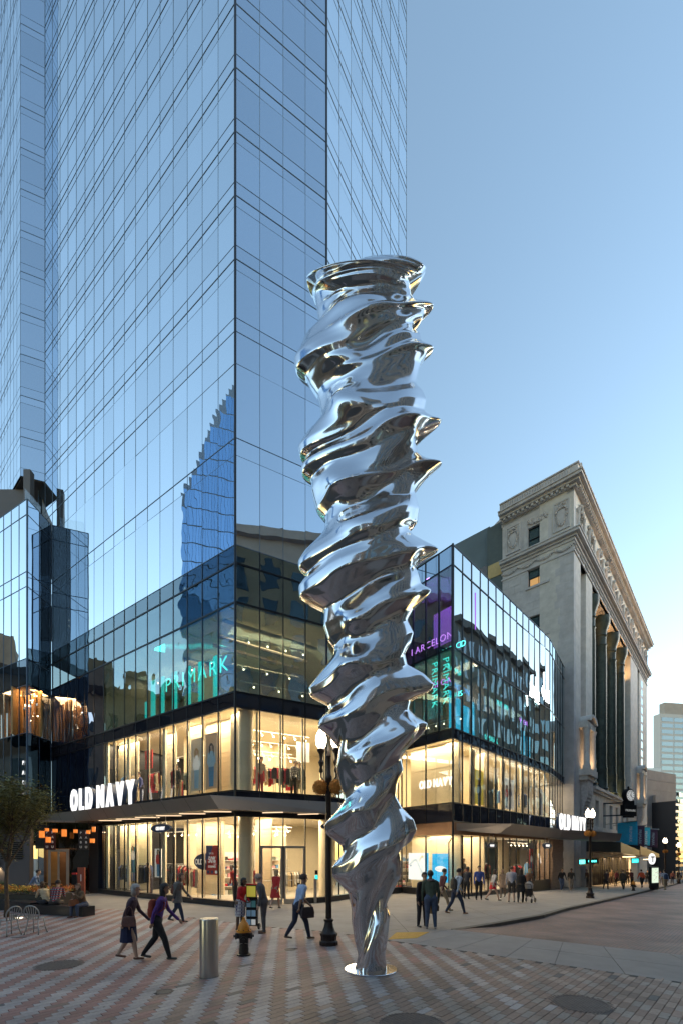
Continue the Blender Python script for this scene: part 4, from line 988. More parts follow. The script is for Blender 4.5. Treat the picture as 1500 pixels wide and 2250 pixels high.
# ---- far end of the street
def block(name, label, c0, c1, depth, z1, m, z0=-6):
    r_ = empty(name, (0, 0, 0), label=label, cat='building'); ux, uy = c1[0]-c0[0], c1[1]-c0[1]; l = math.hypot(ux, uy); u = (ux/l, uy/l); n = (u[1], -u[0]); f = Face(c0, u, n)
    mb = MB(); f.box(mb, 0, l, -depth, 0, z0, z1); mb.build('wall', m, r_); return r_, f, l
r_, f_, l_ = block('grey_building', 'plain grey panelled building closing the street, below the pale tower', P(1412, 86), P(1484, 92), 14, zat(1692, 86), M['tan_far'])
mb = MB()
for k in range(9): f_.box(mb, 0, l_, 0, .04, 1+k*2.0, 1+k*2.0+1.9)
mb.build('cladding_course', M['tan_far'], r_, kind='stuff')
mb = MB(); f_.box(mb, 3.6, 5.6, .04, .5, -4, 14); mb.build('shadow_bay', M['tan_far'], r_)  # plain bay standing proud in the same cladding colour
r_, f_, l_ = block('black_office_block', 'black glass office block at the right edge of the street', P(1484, 84), P(1560, 92), 12, zat(1760, 84), M['granite_black'])
for k in range(12): mb = MB(); f_.box(mb, .1, l_, 0, .1, -1+k*1.3, -.2+k*1.3); mb.build('window_band', M['darkwin'], r_)
r_, f_, l_ = block('pale_tower', 'distant pale tower with banded windows at the right edge', P(1450, 165), P(1540, 168), 3, zat(1568, 165), mat('pale_precast', (.50, .50, .50), .7, var=.05))
for k in range(26):
    mb = MB(); f_.box(mb, .6, 5.6, 0, .06, zat(1576, 165)-k*2.3-1.5, zat(1576, 165)-k*2.3); mb.build('window_band', M['officewin'], r_)
    mb = MB(); f_.box(mb, 6.1, 14, 0, .06, zat(1576, 165)-k*2.3-1.5, zat(1576, 165)-k*2.3); mb.build('window_band', M['officewin'], r_)
mb = MB(); f_.box(mb, 2.4, 14, -2.8, -.5, zat(1568, 165), zat(1542, 165)); mb.build('penthouse', M['tan_far'], r_)
r_, f_, l_ = block('low_white_building', 'low white flat building seen between the stone building and the tower', P(1405, 130), P(1452, 130), 8, zat(1688, 130), M['white'])

M['brown_wall'] = mat('brown_wall', (.26, .20, .15), .85, var=.25, vscale=.8)
# ---- the rest of the square, out of the frame: it is what the glass and the steel mirror
def city(name, label, c0, c1, depth, h, m, mw, bayw=2.4, fl=3.3, ww=.55, wh=.62, z0=0, cat='building'):
    r_, f, l = block(name, label, c0, c1, depth, h, m, z0-4)
    mb = MB(); n = max(1, int(l/bayw)); k = int((h-4-z0)/fl)
    for j in range(k):
        for i in range(n):
            a = (i+.5)*l/n; w = l/n*ww/2; f.box(mb, a-w, a+w, .0, .06, z0+4+j*fl, z0+4+j*fl+fl*wh)
    mb.build('window_grid', mw, r_, kind='stuff')
    if name != 'blue_glass_tower': mb = MB(); f.box(mb, 0, l, -.2, .6, h-.5, h+.3); mb.build('cornice', m, r_)
    return r_, f, l
M['deepblue'] = coated('deep_blue_glass', (.22, .40, .66), (.02, .06, .14), .7); M['blueframe2'] = mat('blue_spandrel', (.03, .07, .14), .4)
# across the street (runs parallel to it, always right of the frame)
X0 = (13.0, 4.0)
sp_ = lambda t, o=0: (X0[0]+SD[0]*t+SN[0]*o, X0[1]+SD[1]*t+SN[1]*o)
def facing(a, b): return (b, a)
city('stone_corner_building', 'stone faced block across the street with tall paired windows', sp_(15), sp_(-12), 16, 33, M['tan_far'], M['darkwin'], 2.6, 3.4, .5, .66)
city('grey_office_building', 'grey office block across the street with narrow pale windows', sp_(72, 0), sp_(44, 0), 16, 36, M['office_grey'], M['officewin'], 1.9, 3.6, .42, .7, -1)  # windows are plain pale coated glass
city('low_corner_building', 'lower brown block across the street beside the stone one', sp_(43, 3), sp_(16, 3), 16, 22, M['brick_far'], M['darkwin'], 2.6, 3.6)
city('far_brown_building', 'brown masonry block further down the street', sp_(120, 0), sp_(74, 0), 18, 31, M['brick_far'], M['darkwin'], 3, 3.5, z0=-3)
# left of the square
bt = empty('blue_glass_tower', (0, 0, 0), label='slim blue glass tower with a slanted crown, left of the square', cat='building')
BT = Face((-64, 9), (-.08, .997), (.997, .08)); mb = MB(); hh = [88, 86, 82, 76, 70, 64]; bmw = MB()
for k in range(24):
    h_ = 90-(k/23)**1.5*26; BT.box(mb, k*.5, k*.5+.5, -14, 0, -4, h_)
    z = 6
    while z < h_-3: BT.box(bmw, k*.5+.02, k*.5+.48, 0, .06, z, z+2.9); z += 3.1
mb.build('wall', M['blueframe2'], bt); bmw.build('window_grid', M['deepblue'], bt, kind='stuff')
city('brown_brick_building', 'low brown brick block left of the square', (-44, -6), (-50, 34), 12, 23.5, M['brown_wall'], M['darkwin'], 3.0, 3.6, .45, .62)
mb = MB()
for k in range(9): mb.box(-50-.2*k, -46, -4+k*4.2, -4+k*4.2+2.2, 23, 24.6+.8*(k % 3))
tag(mb.build('parapet_wall', M['brown_wall']), 'stepped brown parapet of the block left of the square', 'wall', kind='stuff')
# behind the camera
city('tan_building', 'tan masonry block behind the square', (26, -24), (-8, -27), 16, 26, M['tan_far'], M['darkwin'], 2.8, 3.5)
city('dark_brick_building', 'dark brick block behind the square', (-10, -27), (-42, -20), 16, 21, M['brick_far'], M['darkwin'], 3, 3.6)
# ---------------------------------------------------------------- lights inside the shops (all are lit in the photo)
WARM = (1, .83, .58)
def strip(f, a0, a1, b, z, pw, col=WARM, w=.9):
    p = f.pt((a0+a1)/2, b, z); return arealight('shop_ceiling_light', p, a1-a0, pw, col, rot=(0, 0, f.ang), sy=w)
LP = .86
strip(F1, .3, 11.0, -.62, 4.0, 150*LP, w=.5); strip(F1, .3, 11.0, -3.2, 4.0, 130*LP, w=2.2)
strip(F1, .3, 11.0, -.62, 8.72, 150*LP, w=.5); strip(F1, .3, 11.0, -3.2, 8.72, 130*LP, w=2.2)
strip(F2, .3, 4.2, -1.2, 4.0, 60*LP); strip(F2, .3, 4.2, -4., 4.0, 80*LP, w=2); strip(F2, .3, 4.2, -1.2, 8.72, 70*LP); strip(F2, .3, 4.2, -4., 8.72, 80*LP, w=2)
strip(F3, .3, 7.2, -1.2, 4.0, 110*LP); strip(F3, .3, 7.2, -1.2, 8.72, 110*LP)
strip(F1, 3., 11, -2.5, 13.1, 46, (1, .75, .45)); strip(F2, .3, 4.2, -2.2, 13.1, 80, (1, .66, .36)); strip(F3, 1, 7., -1.6, 13.1, 30, (1, .66, .36))
strip(G1, .2, 3.8, -.40, 8.75, 34*LP, w=.4); strip(G2, .4, 14.5, -.62, 8.78, 190*LP, w=.6); strip(G2, .4, 14.5, -3.2, 8.78, 150*LP, w=2); strip(G3, .2, 6.5, -1.5, 8.78, 60*LP)
strip(G2, .4, 14.5, -1.5, 3.4, 200*LP, w=1.5); strip(G1, .3, 3.6, -.5, 3.4, 16, w=.4); strip(G1, .3, 3.6, -2.4, 13.7, 26, (1, .6, .35)); strip(G2, .4, 14.5, -2.4, 13.7, 50, (1, .8, .6))
arealight('neon_wash', G1.pt(2.0, -1.6, 18.6), 2.5, 34, (.55, .18, 1.)); arealight('neon_wash', G1.pt(2.5, -1.2, 11.5), 1.6, 10, (.1, .9, .85), rot=(R(90), 0, G1.ang))

# ---------------------------------------------------------------- the sculpture
def sculpture():
    ca_ = lambda pts, ox, oy, k: [(ox+x/k, oy+y/k) for x, y in pts]
    LS = ca_([(430, 195), (245, 250), (350, 320), (300, 370), (330, 400), (345, 520), (360, 630), (290, 690), (250, 720), (210, 820), (165, 900), (175, 980), (260, 1040), (290, 1100), (350, 1190), (365, 1250), (380, 1380), (340, 1420), (250, 1500), (195, 1590), (210, 1660), (270, 1680), (215, 1760), (225, 1800), (300, 1850), (300, 1929)], 600, 540, 3.571)
    LS += ca_([(340, 220), (410, 300), (400, 400), (350, 460), (240, 560), (195, 630), (200, 680), (270, 735), (200, 820), (205, 900), (280, 950), (400, 1010), (395, 1130), (430, 1240), (480, 1310), (470, 1380), (370, 1500), (275, 1620), (290, 1680), (430, 1750), (440, 1800), (360, 1870), (350, 1929)], 600, 1060, 3.571)
    LS += ca_([(430, 130), (520, 240), (490, 380), (510, 470), (550, 600), (550, 660), (490, 740), (400, 830), (410, 900), (540, 1000), (545, 1060), (460, 1160), (460, 1230), (590, 1370), (615, 1500), (615, 1590), (640, 1750), (665, 1850), (640, 1970)], 600, 1580, 3.571)
    RS = ca_([(1180, 140), (1200, 180), (1160, 240), (1060, 310), (1080, 390), (1120, 430), (1240, 445), (1270, 465), (1190, 500), (1170, 560), (1095, 610), (1100, 660), (1150, 690), (1165, 760), (1270, 795), (1200, 850), (1150, 930), (1110, 1090), (1170, 1140), (1200, 1210), (1180, 1300), (1240, 1340), (1335, 1365), (1200, 1420), (1130, 1460), (1110, 1550), (1140, 1640), (1230, 1690), (1340, 1692), (1220, 1790), (1140, 1880), (1110, 1929)], 600, 540, 3.571)
    RS += ca_([(1145, 200), (1130, 310), (1060, 350), (1090, 410), (1200, 470), (1300, 520), (1290, 540), (1150, 600), (1100, 650), (1140, 720), (1160, 800), (1240, 840), (1220, 880), (1100, 990), (1050, 1080), (1100, 1180), (1080, 1260), (1030, 1340), (1050, 1430), (1180, 1500), (1260, 1580), (1240, 1630), (1080, 1700), (1060, 1780), (1120, 1840), (1210, 1890), (1200, 1929)], 600, 1060, 3.571)
    RS += ca_([(1160, 130), (1060, 220), (1000, 300), (1020, 400), (980, 500), (960, 600), (1010, 700), (1100, 790), (1125, 870), (1080, 960), (990, 1020), (1000, 1100), (1000, 1230), (940, 1350), (890, 1450), (915, 1550), (900, 1700), (880, 1850), (890, 1962)], 600, 1580, 3.571)
    Zs = 8.86; k = Zs/F
    ys = np.arange(572, 2133, 1.0)
    axis = 814+0*ys
    Lr = axis-np.interp(ys, [p[1] for p in LS], [p[0] for p in LS]); Rr = np.interp(ys, [p[1] for p in RS], [p[0] for p in RS])-axis
    # close the top like a tilted disc
    topf = lambda e: np.clip((ys-572)/e, 0, 1)**.42
    Lr = Lr*np.clip((ys-572)/34, 0.0, 1)**.30; Rr = Rr*topf(12)
    def gs(a, s):
        t = np.arange(-int(3*s), int(3*s)+1); w = np.exp(-t*t/(2*s*s)); w /= w.sum(); return np.convolve(np.pad(a, len(t)//2, mode='edge'), w, 'valid')
    Lr, Rr = gs(Lr, 2.0), gs(Rr, 1.6)
    def low(a, w, s): 
        pa = np.pad(a, w, mode='edge'); m_ = np.array([pa[i:i+2*w+1].min() for i in range(len(a))]); return np.minimum(gs(m_, s), a)
    Ls, Rs_ = low(Lr, 50, 22), low(Rr, 50, 22)
    # rows: ys sampled
    rows = np.linspace(572.5, 2131.5, 760); N = 264
    th = np.arange(N)*2*np.pi/N
    V = np.zeros((len(rows), N, 3))
    SHF = np.interp(rows, [572, 600, 660, 1850, 1960, 2131], [-24, -24, 112, 96, 70, 0])
    for i, y in enumerate(rows):
        hz = H+(YH-y)*k
        for j, t in enumerate(th):
            # half angle from the right side (0) over the front or back to the left (pi)
            ta = t if t <= np.pi else 2*np.pi-t
            fr = ta/np.pi; b = fr*fr*(3-2*fr)
            sg = 1 if t <= np.pi else -1
            sh = SHF[i]*(1 if sg > 0 else .9)
            # the ridge does not run straight: it sags and wanders as it crosses
            wob = 14*math.sin(ta)*math.sin(y/47.+1.3*sg)+10*math.sin(2*ta+y/31.)
            fe = .35*fr+.65*b
            yR = y-sh*fe+wob*math.sin(ta)*.6; yL = y+sh*(1-fe)+wob*math.sin(ta)*.6
            tp = max(0, min(1, (665-y)/25)); kR = (.54+.46*math.exp(-(ta/.27)**2))*(1-tp)+tp; kL = (.56+.44*math.exp(-((math.pi-ta)/.45)**2))*(1-tp)+tp
            r0, l0_ = np.interp(yR, ys, Rs_), np.interp(yL, ys, Ls)
            rr = (1-b)*(r0+kR*(np.interp(yR, ys, Rr)-r0))+b*(l0_+kL*(np.interp(yL, ys, Lr)-l0_))
            rs = (1-b)*r0+b*l0_
            w = math.sin(ta)**2
            r = rr*(1+.10*w)
            # the girth front to back is a little less; big soft dents and lobes run with the twist
            lo = min(max((y-1750)/200, 0), 1)
            tw = ta*sg+hz*1.05
            q = noise.noise(Vector((math.cos(tw)*1.15, math.sin(tw)*1.15, hz*.95)))
            q2 = noise.noise(Vector((math.cos(tw)*2.3+7, math.sin(tw)*2.3, hz*1.9+3)))
            r *= 1-.10*w
            env = min(max((y-650)/60, 0), 1)
            for (yc_, tc_, am_) in ((822, 2.15, 20), (905, 2.05, 20), (1085, 2.15, 20), (1172, 2.0, 18), (1370, 2.05, 20), (1468, 1.9, 22), (1690, 1.9, 16), (1790, 1.8, 18), (700, .9, -10), (955, 1.0, 16), (1050, .8, -12), (1230, 1.0, 14), (1600, .9, 14)):
                dy_ = (y-yc_+22*(ta-tc_))/30; dt_ = (ta-tc_)/.42; e_ = dy_*dy_+dt_*dt_
                if e_ < 6 and sg > 0: r += am_*math.exp(-e_)
            r += w*env*(24*q+4*q2+(7+9*lo)*math.cos(3*tw+hz*.7))*(1-.45*lo)
            r = max(r, 14)*k
            # lips: crests droop or lift a touch so that they overhang
            lift = (rr-rs)*w*.22*k*math.sin(y/83.)
            DF_ = .74-.0*lo; V[i, j] = (r*math.cos(t), -r*math.sin(t)*DF_, hz+lift-(.58+.34*max(0, min(1, (700-y)/120)))*(hz-H)/Zs*r*(math.sin(t) if t < math.pi else .05*math.sin(t))*DF_*max(0, min(1, hz/1.5)))
    vs = V.reshape(-1, 3); n = len(rows)
    fs = [(i*N+j, (i+1)*N+j, (i+1)*N+(j+1) % N, i*N+(j+1) % N) for i in range(n-1) for j in range(N)]
    vs = vs.tolist(); vs.append((0, 0, vs[0][2]+.004)); c = len(vs)-1
    fs += [(c, j, (j+1) % N) for j in range(N)]
    me = bpy.data.meshes.new('twisted_column'); me.from_pydata(vs, [], [f[::-1] for f in fs]); me.materials.append(M['chrome']); me.shade_smooth()
    root = empty('sculpture', ((814-CX)*k, Zs, 0), label='towering twisted mirror polished steel column sculpture on a round plate', cat='sculpture')
    o = bpy.data.objects.new('twisted_column', me); link(o, root)
    mod = o.modifiers.new('sm', 'SMOOTH'); mod.factor = .5; mod.iterations = 1
    mb = MB(); mb.lathe([(.525, .003), (.53, .006), (.53, .022), (.522, .028)], (0, 0, 0), 64); mb.build('base_plate', M['chrome'], root)
sculpture()

# ---------------------------------------------------------------- street lamps
def mum_ball(r, n, m=None, seed=1):
    r2 = random.Random(seed); mb = MB()
    for k in range(n):
        u = Vector((r2.gauss(0, 1), r2.gauss(0, 1), r2.gauss(0, 1))).normalized(); rr = r*(.72+.3*r2.random()); c = u*rr; c.z *= .95
        s = r*.085*r2.uniform(.8, 1.4); w = u.orthogonal().normalized(); w.rotate(Matrix.Rotation(r2.uniform(0, 6.28), 3, u)); v = u.cross(w)
        t = u*s*.6
        mb.add([c-w*s, c+v*s+t, c+w*s, c-v*s+t, c+u*s*.9], [(0, 1, 4), (1, 2, 4), (2, 3, 4), (3, 0, 4)])
    return mb
_ballmesh = None
def lamp(loc, rz, hgt, label, arms=2, h=1.):
    global _ballmesh
    r_ = empty('street_lamp', loc, rz, label, 'street lamp', 'black cast iron lamps along the street')
    s = hgt/5.4
    mb = MB(); mb.lathe([(.235*s, 0), (.235*s, .10*s), (.20*s, .13*s), (.20*s, .22*s), (.225*s, .27*s), (.225*s, .31*s), (.17*s, .35*s), (.12*s, .48*s), (.10*s, .60*s), (.125*s, .63*s), (.125*s, .67*s), (.08*s, .70*s)], n=24, flute=.035); mb.build('base', M['blackmetal'], r_, smooth='angle')
    mb = MB(); mb.lathe([(.078*s, .70*s), (.072*s, 2.2*s), (.066*s, 4.3*s), (.09*s, 4.33*s), (.09*s, 4.4*s), (.055*s, 4.45*s), (.05*s, 4.9*s), (.07*s, 4.94*s), (.02*s, 5.1*s), (.0, 5.2*s)], n=16, flute=.03); mb.build('pole', M['blackmetal'], r_, smooth='angle')
    for q in range(arms):
        sx = 1 if q % 2 == 0 else -1; x0 = .20*s*sx
        mb = MB(); mb.tube([(0, 0, 4.35*s), (x0*.5, 0, 4.26*s), (x0, 0, 4.40*s), (x0, 0, 4.6*s)], .022*s, 8)
        mb.lathe([(.03*s, 4.5*s), (.055*s, 4.55*s), (.035*s, 4.66*s), (.075*s, 4.78*s), (.04*s, 4.86*s), (.05*s, 5.0*s), (.10*s, 5.08*s), (.105*s, 5.12*s), (.085*s, 5.15*s)], (x0, 0, 0), 14)
        arm = mb.build('arm', M['blackmetal'], r_, smooth='angle')
        mb = MB(); mb.lathe([(.07*s, 5.15*s), (.125*s, 5.24*s), (.145*s, 5.36*s), (.13*s, 5.48*s), (.08*s, 5.60*s), (.03*s, 5.66*s), (.012*s, 5.74*s)], (x0, 0, 0), 16); mb.build('globe', M['globe'], arm, smooth=True)
    for q in range(arms):
        sx = 1 if q % 2 == 0 else -1
        mb = mum_ball(.205*s, 900, seed=3+q); mb.ball((0, 0, 0), .145*s, 10, 8); b = mb.build('flower_ball', M['mum'], r_); b.location = (.215*s*sx, 0, 4.13*s)
        mb = MB(); mb.tube([(0, 0, 4.05*s), (.16*s*sx, 0, 3.9*s)], .008, 4); mb.tube([(0, 0, 3.75*s), (.2*s*sx, 0, 3.95*s)], .008, 4); mb.build('basket_bracket', M['blackmetal'], r_)
    return r_
l0 = G(722, 2077); lamp((l0[0], l0[1], 0), R(-8), 5.3, 'street lamp with orange flower baskets just left of the steel sculpture')
l1 = G(1296, 1974); lamp((l1[0], l1[1], g(*l1)), R(20), 5.1, 'street lamp with orange flower baskets standing on the kerb before the stone building')
pl2 = (P(1461, 50)); lamp((pl2[0], pl2[1], g(*pl2)), R(30), 5.1, 'farther street lamp just right of the lit map kiosk')
pl3 = (P(1491, 58)); lamp((pl3[0], pl3[1], g(*pl3)), R(30), 5.1, 'farthest street lamp at the right edge of the photo')
for (p, pw) in ((l0, 26), (l1, 26), (pl2, 22)):
    li = bpy.data.lights.new('lamp_light', 'POINT'); li.energy = pw; li.color = (1, .76, .48); li.shadow_soft_size = .16
    lo = bpy.data.objects.new('lamp_light', li); lo.location = (p[0], p[1]-.0, g(*p)+5.85); COL.objects.link(lo)

# ---------------------------------------------------------------- signs
def word(name, txt, size, face, a, b, z, m, label, cat='sign', offset=.0, xs=1., depth=.12, group=None, back=None, step=None, flip=False):
    """every letter is a part of its own sign"""
    f = face; ang = tang(f); X = (math.cos(ang), math.sin(ang))
    r_ = empty(name, f.pt(a, b, z), ang, label, cat, group); x = 0
    for ch in txt:
        if ch == ' ': x += size*.30*xs; continue
        me = text_mesh(ch, size, depth, offset, xs, 'LEFT'); me.materials.clear(); me.materials.append(m)
        xsv = [v.co.x for v in me.vertices]; w = max(xsv)-min(xsv); mn = min(xsv)
        for v in me.vertices: v.co.x -= mn
        o = bpy.data.objects.new('letter', me); link(o, r_); o.location = (x, 0, 0); o.rotation_euler = (R(90), 0, 0)
        if back:
            me2 = text_mesh(ch, size, depth*2.2, offset+.012, xs, 'LEFT'); me2.materials.clear(); me2.materials.append(back)
            for v in me2.vertices: v.co.x -= mn
            o2 = bpy.data.objects.new('letter_case', me2); link(o2, o); o2.location = (0, 0, -depth*1.72)
        x += w+size*(.085 if step is None else step)
    return r_, x
# big channel letters on the canopies
sgn, w_ = word('store_sign', 'OLD NAVY', 1.72, F1, 12.7, 1.12, 4.80, M['white_sign'], 'large glowing white OLD NAVY letters standing on the corner canopy', offset=.045, xs=.63*1.06, depth=.10, back=M['navy'], step=.22)
sc = 6.95/w_
for c in sgn.children: c.location.x *= sc; c.scale.x *= sc
mb = MB()
for k in range(12): mb.tube([(.3+k*.57, .1, -.12), (.3+k*.57, .1, .3)], .018, 5); mb.tube([(.3+k*.57, .1, .3), (.3+k*.57, .55, -.1)], .014, 5)
mb.tube([(0, .1, .02), (6.8, .1, .02)], .02, 5); mb.build('sign_bracket', M['frame'], sgn)
b0 = G2.pt(14.9, 1.1, 4.3); f2s = Face((b0[0], b0[1]), (.72, .694), (.694, -.72))
# runs px 1228 to 1285 on the far canopy
def a_at(f, px, b):   # distance along the wall line (offset b) that shows at px
    k = (px-CX)/F; o = f.pt(0, b, 0); return (k*o[1]-o[0])/(f.u[0]-k*f.u[1])
a0, a1 = a_at(G2, 1229, 1.15), a_at(G2, 1288, 1.15)
sgn2, w2_ = word('store_sign', 'OLD NAVY', 1.75, G2, a0, 1.15, 4.22, M['white_sign'], 'smaller glowing OLD NAVY letters on the far canopy, behind the street lamp', offset=.02, xs=.63, depth=.10, back=M['navy'], step=.22)
sc = (a1-a0)/w2_
for c in sgn2.children: c.location.x *= sc; c.scale.x *= sc
# plain white letters on the plank wall of the right-hand store
sg3, w3 = word('wall_sign', 'OLD NAVY', .66, G1, 3.05, -.66, 6.35, M['white_sign'], 'white OLD NAVY letters on the plank wall behind upper windows, right of the sculpture', offset=.02, xs=.8, depth=.04)
sc = 2.55/w3
for c in sg3.children: c.location.x *= sc; c.scale.x *= sc
M['oval_print'] = emis('oval_letters', (1., .98, .95), .22)
# oval hanging signs
def oval(face, a, b, z, w, h, label, along=True, body=M['navy'], tm=M['oval_print'], hang=.5):
    f = face; ang = tang(f); r_ = empty('oval_sign', f.pt(a, b, z), ang, label, 'sign', 'oval store signs')
    mb = MB(); n = 32
    for (y0, y1, s, ) in ((-.05, .05, 1.),):
        vs = [(w/2*math.cos(2*math.pi*k/n), y, h/2*math.sin(2*math.pi*k/n)) for y in (y0, y1) for k in range(n)]
        mb.add(vs, [tuple(range(n)), tuple(range(2*n-1, n-1, -1))]+[(k, n+k, n+(k+1) % n, (k+1) % n) for k in range(n)])
    mb.build('oval_panel', body, r_)
    mb = MB(); mb.tube([(w/2*.985*math.cos(2*math.pi*k/n), -.055, h/2*.985*math.sin(2*math.pi*k/n)) for k in range(n+1)], .012, 4, cap=False); mb.build('rim', M['alu'], r_)
    text('lettering', 'OLD NAVY', h*.52, (0, -.06, -h*.19), 0, tm, r_, depth=.02, offset=.012, xs=w/h*.17)
    if hang:
        for s_ in (-.22, .22):
            mb = MB(); mb.tube([(s_*w, 0, h/2*.8), (s_*w, 0, h/2+hang)], .022, 6); mb.build('hanger', M['alu'], r_)
    return r_
aa = a_at(F1, 354.5, .45); zz = zat(1824, F1.pt(aa, .45, 0)[1]); oval(F1, aa, .45, 3.58, 1.65, .42, 'navy oval sign with white lettering hanging under the corner canopy')
aa = a_at(F3, 708, .55); oval(F2, 4.35, .45, 3.62, .95, .32, 'oval sign under the canopy, just left of the sculpture beside the lamp pole')
aa = a_at(G2, 1201, .6); oval(G2, aa, .6, 2.95, 1.75, .44, 'oval sign hanging under the far canopy right of the shop doors')
aa = a_at(G2, 1092, .6); oval(G2, aa, .2, 2.85, 1.25, .34, 'oval sign under the right-hand canopy over the shop doors')
# posters, panels and screens behind the glass
def poster(face, a0, a1, b, z0, z1, m, label, cat='poster', name='poster', parts=()):
    f = face; r_ = empty(name, f.pt((a0+a1)/2, b, z0), tang(f), label, cat); w = a1-a0
    mb = MB(); mb.box(-w/2, w/2, -.015, .015, 0, z1-z0); mb.build('panel', m, r_); return r_, w, z1-z0
def flat(parent, name, pts, y, m, t=.006):
    n = len(pts); mb = MB(); vs = [(x, y, z) for x, z in pts]+[(x, y+t, z) for x, z in pts]
    mb.add(vs, [tuple(range(n)), tuple(range(2*n-1, n-1, -1))]+[(k, n+k, n+(k+1) % n, (k+1) % n) for k in range(n)]); return mb.build(name, m, parent)
redm = mat('poster_red', (.62, .03, .03), .5, var=.03); bluem = mat('poster_blue', (.03, .06, .22), .5, var=.03); whitem = mat('poster_white', (.8, .8, .78), .5, var=.03, emit=(1, .95, .85), estr=.05)
pr, w, h = poster(F1, a_at(F1, 480.5, -.3), a_at(F1, 454, -.3), -.3, 1.35, 2.72, redm, 'red and blue poster reading 50% OFF in the corner window')
flat(pr, 'blue_field', [(-w/2, .2*h), (-w/2, h), (.05*w, h), (-.1*w, .72*h), (-.42*w, .5*h)], -.022, bluem)
text('poster_lettering', '50%', .40, (0, -.03, .42*h), 0, whitem, pr, depth=.006, offset=.012, xs=.78); text('poster_lettering', 'UP TO', .12, (-.05, -.03, .70*h), 0, whitem, pr, depth=.006, xs=.9); text('poster_lettering', 'OFF', .12, (.22, -.03, .33*h), 0, whitem, pr, depth=.006); text('poster_lettering', 'STOREWIDE', .13, (0, -.03, .25*h), 0, whitem, pr, depth=.006, offset=.004, xs=.75)
for k in range(3): flat(pr, 'small_badge', [((-.33+.33*k)*w+.08*math.cos(t*.785), .10*h+.08*math.sin(t*.785)) for t in range(8)], -.024, [bluem, bluem, whitem][k])
r_ = empty('oval_wall_sign', F1.pt(2.75, -.55, 1.95), tang(F1), 'navy blue oval OLD NAVY sign inside the ground floor window', 'sign')
flat(r_, 'oval_panel', [(.85*math.cos(t*math.pi/16), .40*math.sin(t*math.pi/16)) for t in range(32)], 0, M['navy']); text('lettering', 'OLD NAVY', .36, (0, -.012, -.13), 0, whitem, r_, depth=.01, offset=.012, xs=.84)
skin_p = mat('print_skin', (.55, .36, .26), .6, var=.05); denim = mat('print_denim', (.10, .28, .52), .7, var=.2, vscale=12); lightblue = mat('print_light_blue', (.42, .62, .78), .7, var=.1); hairm = mat('print_hair', (.06, .035, .025), .7); yel = mat('print_yellow', (.80, .66, .08), .6, var=.03, emit=(.9, .75, .1), estr=.05)
def fig_print(parent, x, z, s, top, bot, hair=hairm):
    flat(parent, 'printed_legs', [(x-.13*s, z), (x+.14*s, z), (x+.17*s, z+.8*s), (x-.16*s, z+.8*s)], -.020, bot)
    flat(parent, 'printed_top', [(x-.16*s, z+.8*s), (x+.17*s, z+.8*s), (x+.27*s, z+1.0*s), (x+.2*s, z+1.38*s), (x+.05*s, z+1.45*s), (x-.05*s, z+1.45*s), (x-.2*s, z+1.38*s), (x-.26*s, z+1.0*s)], -.021, top)
    flat(parent, 'printed_face', [(x+.09*s*math.cos(t*.6283), z+1.57*s+.13*s*math.sin(t*.6283)) for t in range(10)], -.024, skin_p)
    flat(parent, 'printed_hair', [(x-.12*s, z+1.30*s), (x-.02*s, z+1.5*s), (x-.06*s, z+1.66*s), (x+.08*s, z+1.66*s), (x+.10*s, z+1.5*s), (x+.16*s, z+1.2*s), (x+.17*s, z+1.62*s), (x+.06*s, z+1.76*s), (x-.07*s, z+1.76*s), (x-.13*s, z+1.62*s)], -.027, hair)
pr, w, h = poster(F1, a_at(F1, 478, -.4), a_at(F1, 452, -.4), -.4, 5.4, 8.0, mat('poster_tan', (.62, .44, .30), .6, var=.04), 'poster of a dark haired figure in light blue shirt and jeans, upper corner window'); fig_print(pr, 0, .1, 1.15, lightblue, denim)
pr, w, h = poster(F1, a_at(F1, 444, -.4), a_at(F1, 421, -.4), -.4, 5.4, 7.9, mat('poster_pale', (.72, .62, .50), .6, var=.04), 'poster of a figure in a white top and pale blue trousers, upper window'); fig_print(pr, 0, .1, 1.1, whitem, lightblue, mat('print_blond', (.45, .30, .14), .7))
aa = a_at(G2, 1056, -.4); pr, w, h = poster(G2, a_at(G2, 1038, -.5), a_at(G2, 1064, -.5), -.5, 5.45, 7.6, yel, 'yellow poster with a figure in blue in the right-hand upper window'); fig_print(pr, 0, -.3, 1.1, denim, denim)
pr, w, h = poster(G2, a_at(G2, 1105, -.5), a_at(G2, 1128, -.5), -.5, 5.45, 7.6, whitem, 'white poster with figures in red and navy stripes, right-hand upper window'); fig_print(pr, .2, .1, 1.0, bluem, denim); fig_print(pr, -.35, .1, .9, redm, bluem)
pr, w, h = poster(G2, a_at(G2, 1177, -.5), a_at(G2, 1195, -.5), -.5, 5.3, 7.5, whitem, 'white poster near the far end of the right-hand upper windows'); fig_print(pr, 0, .1, 1.0, denim, bluem)
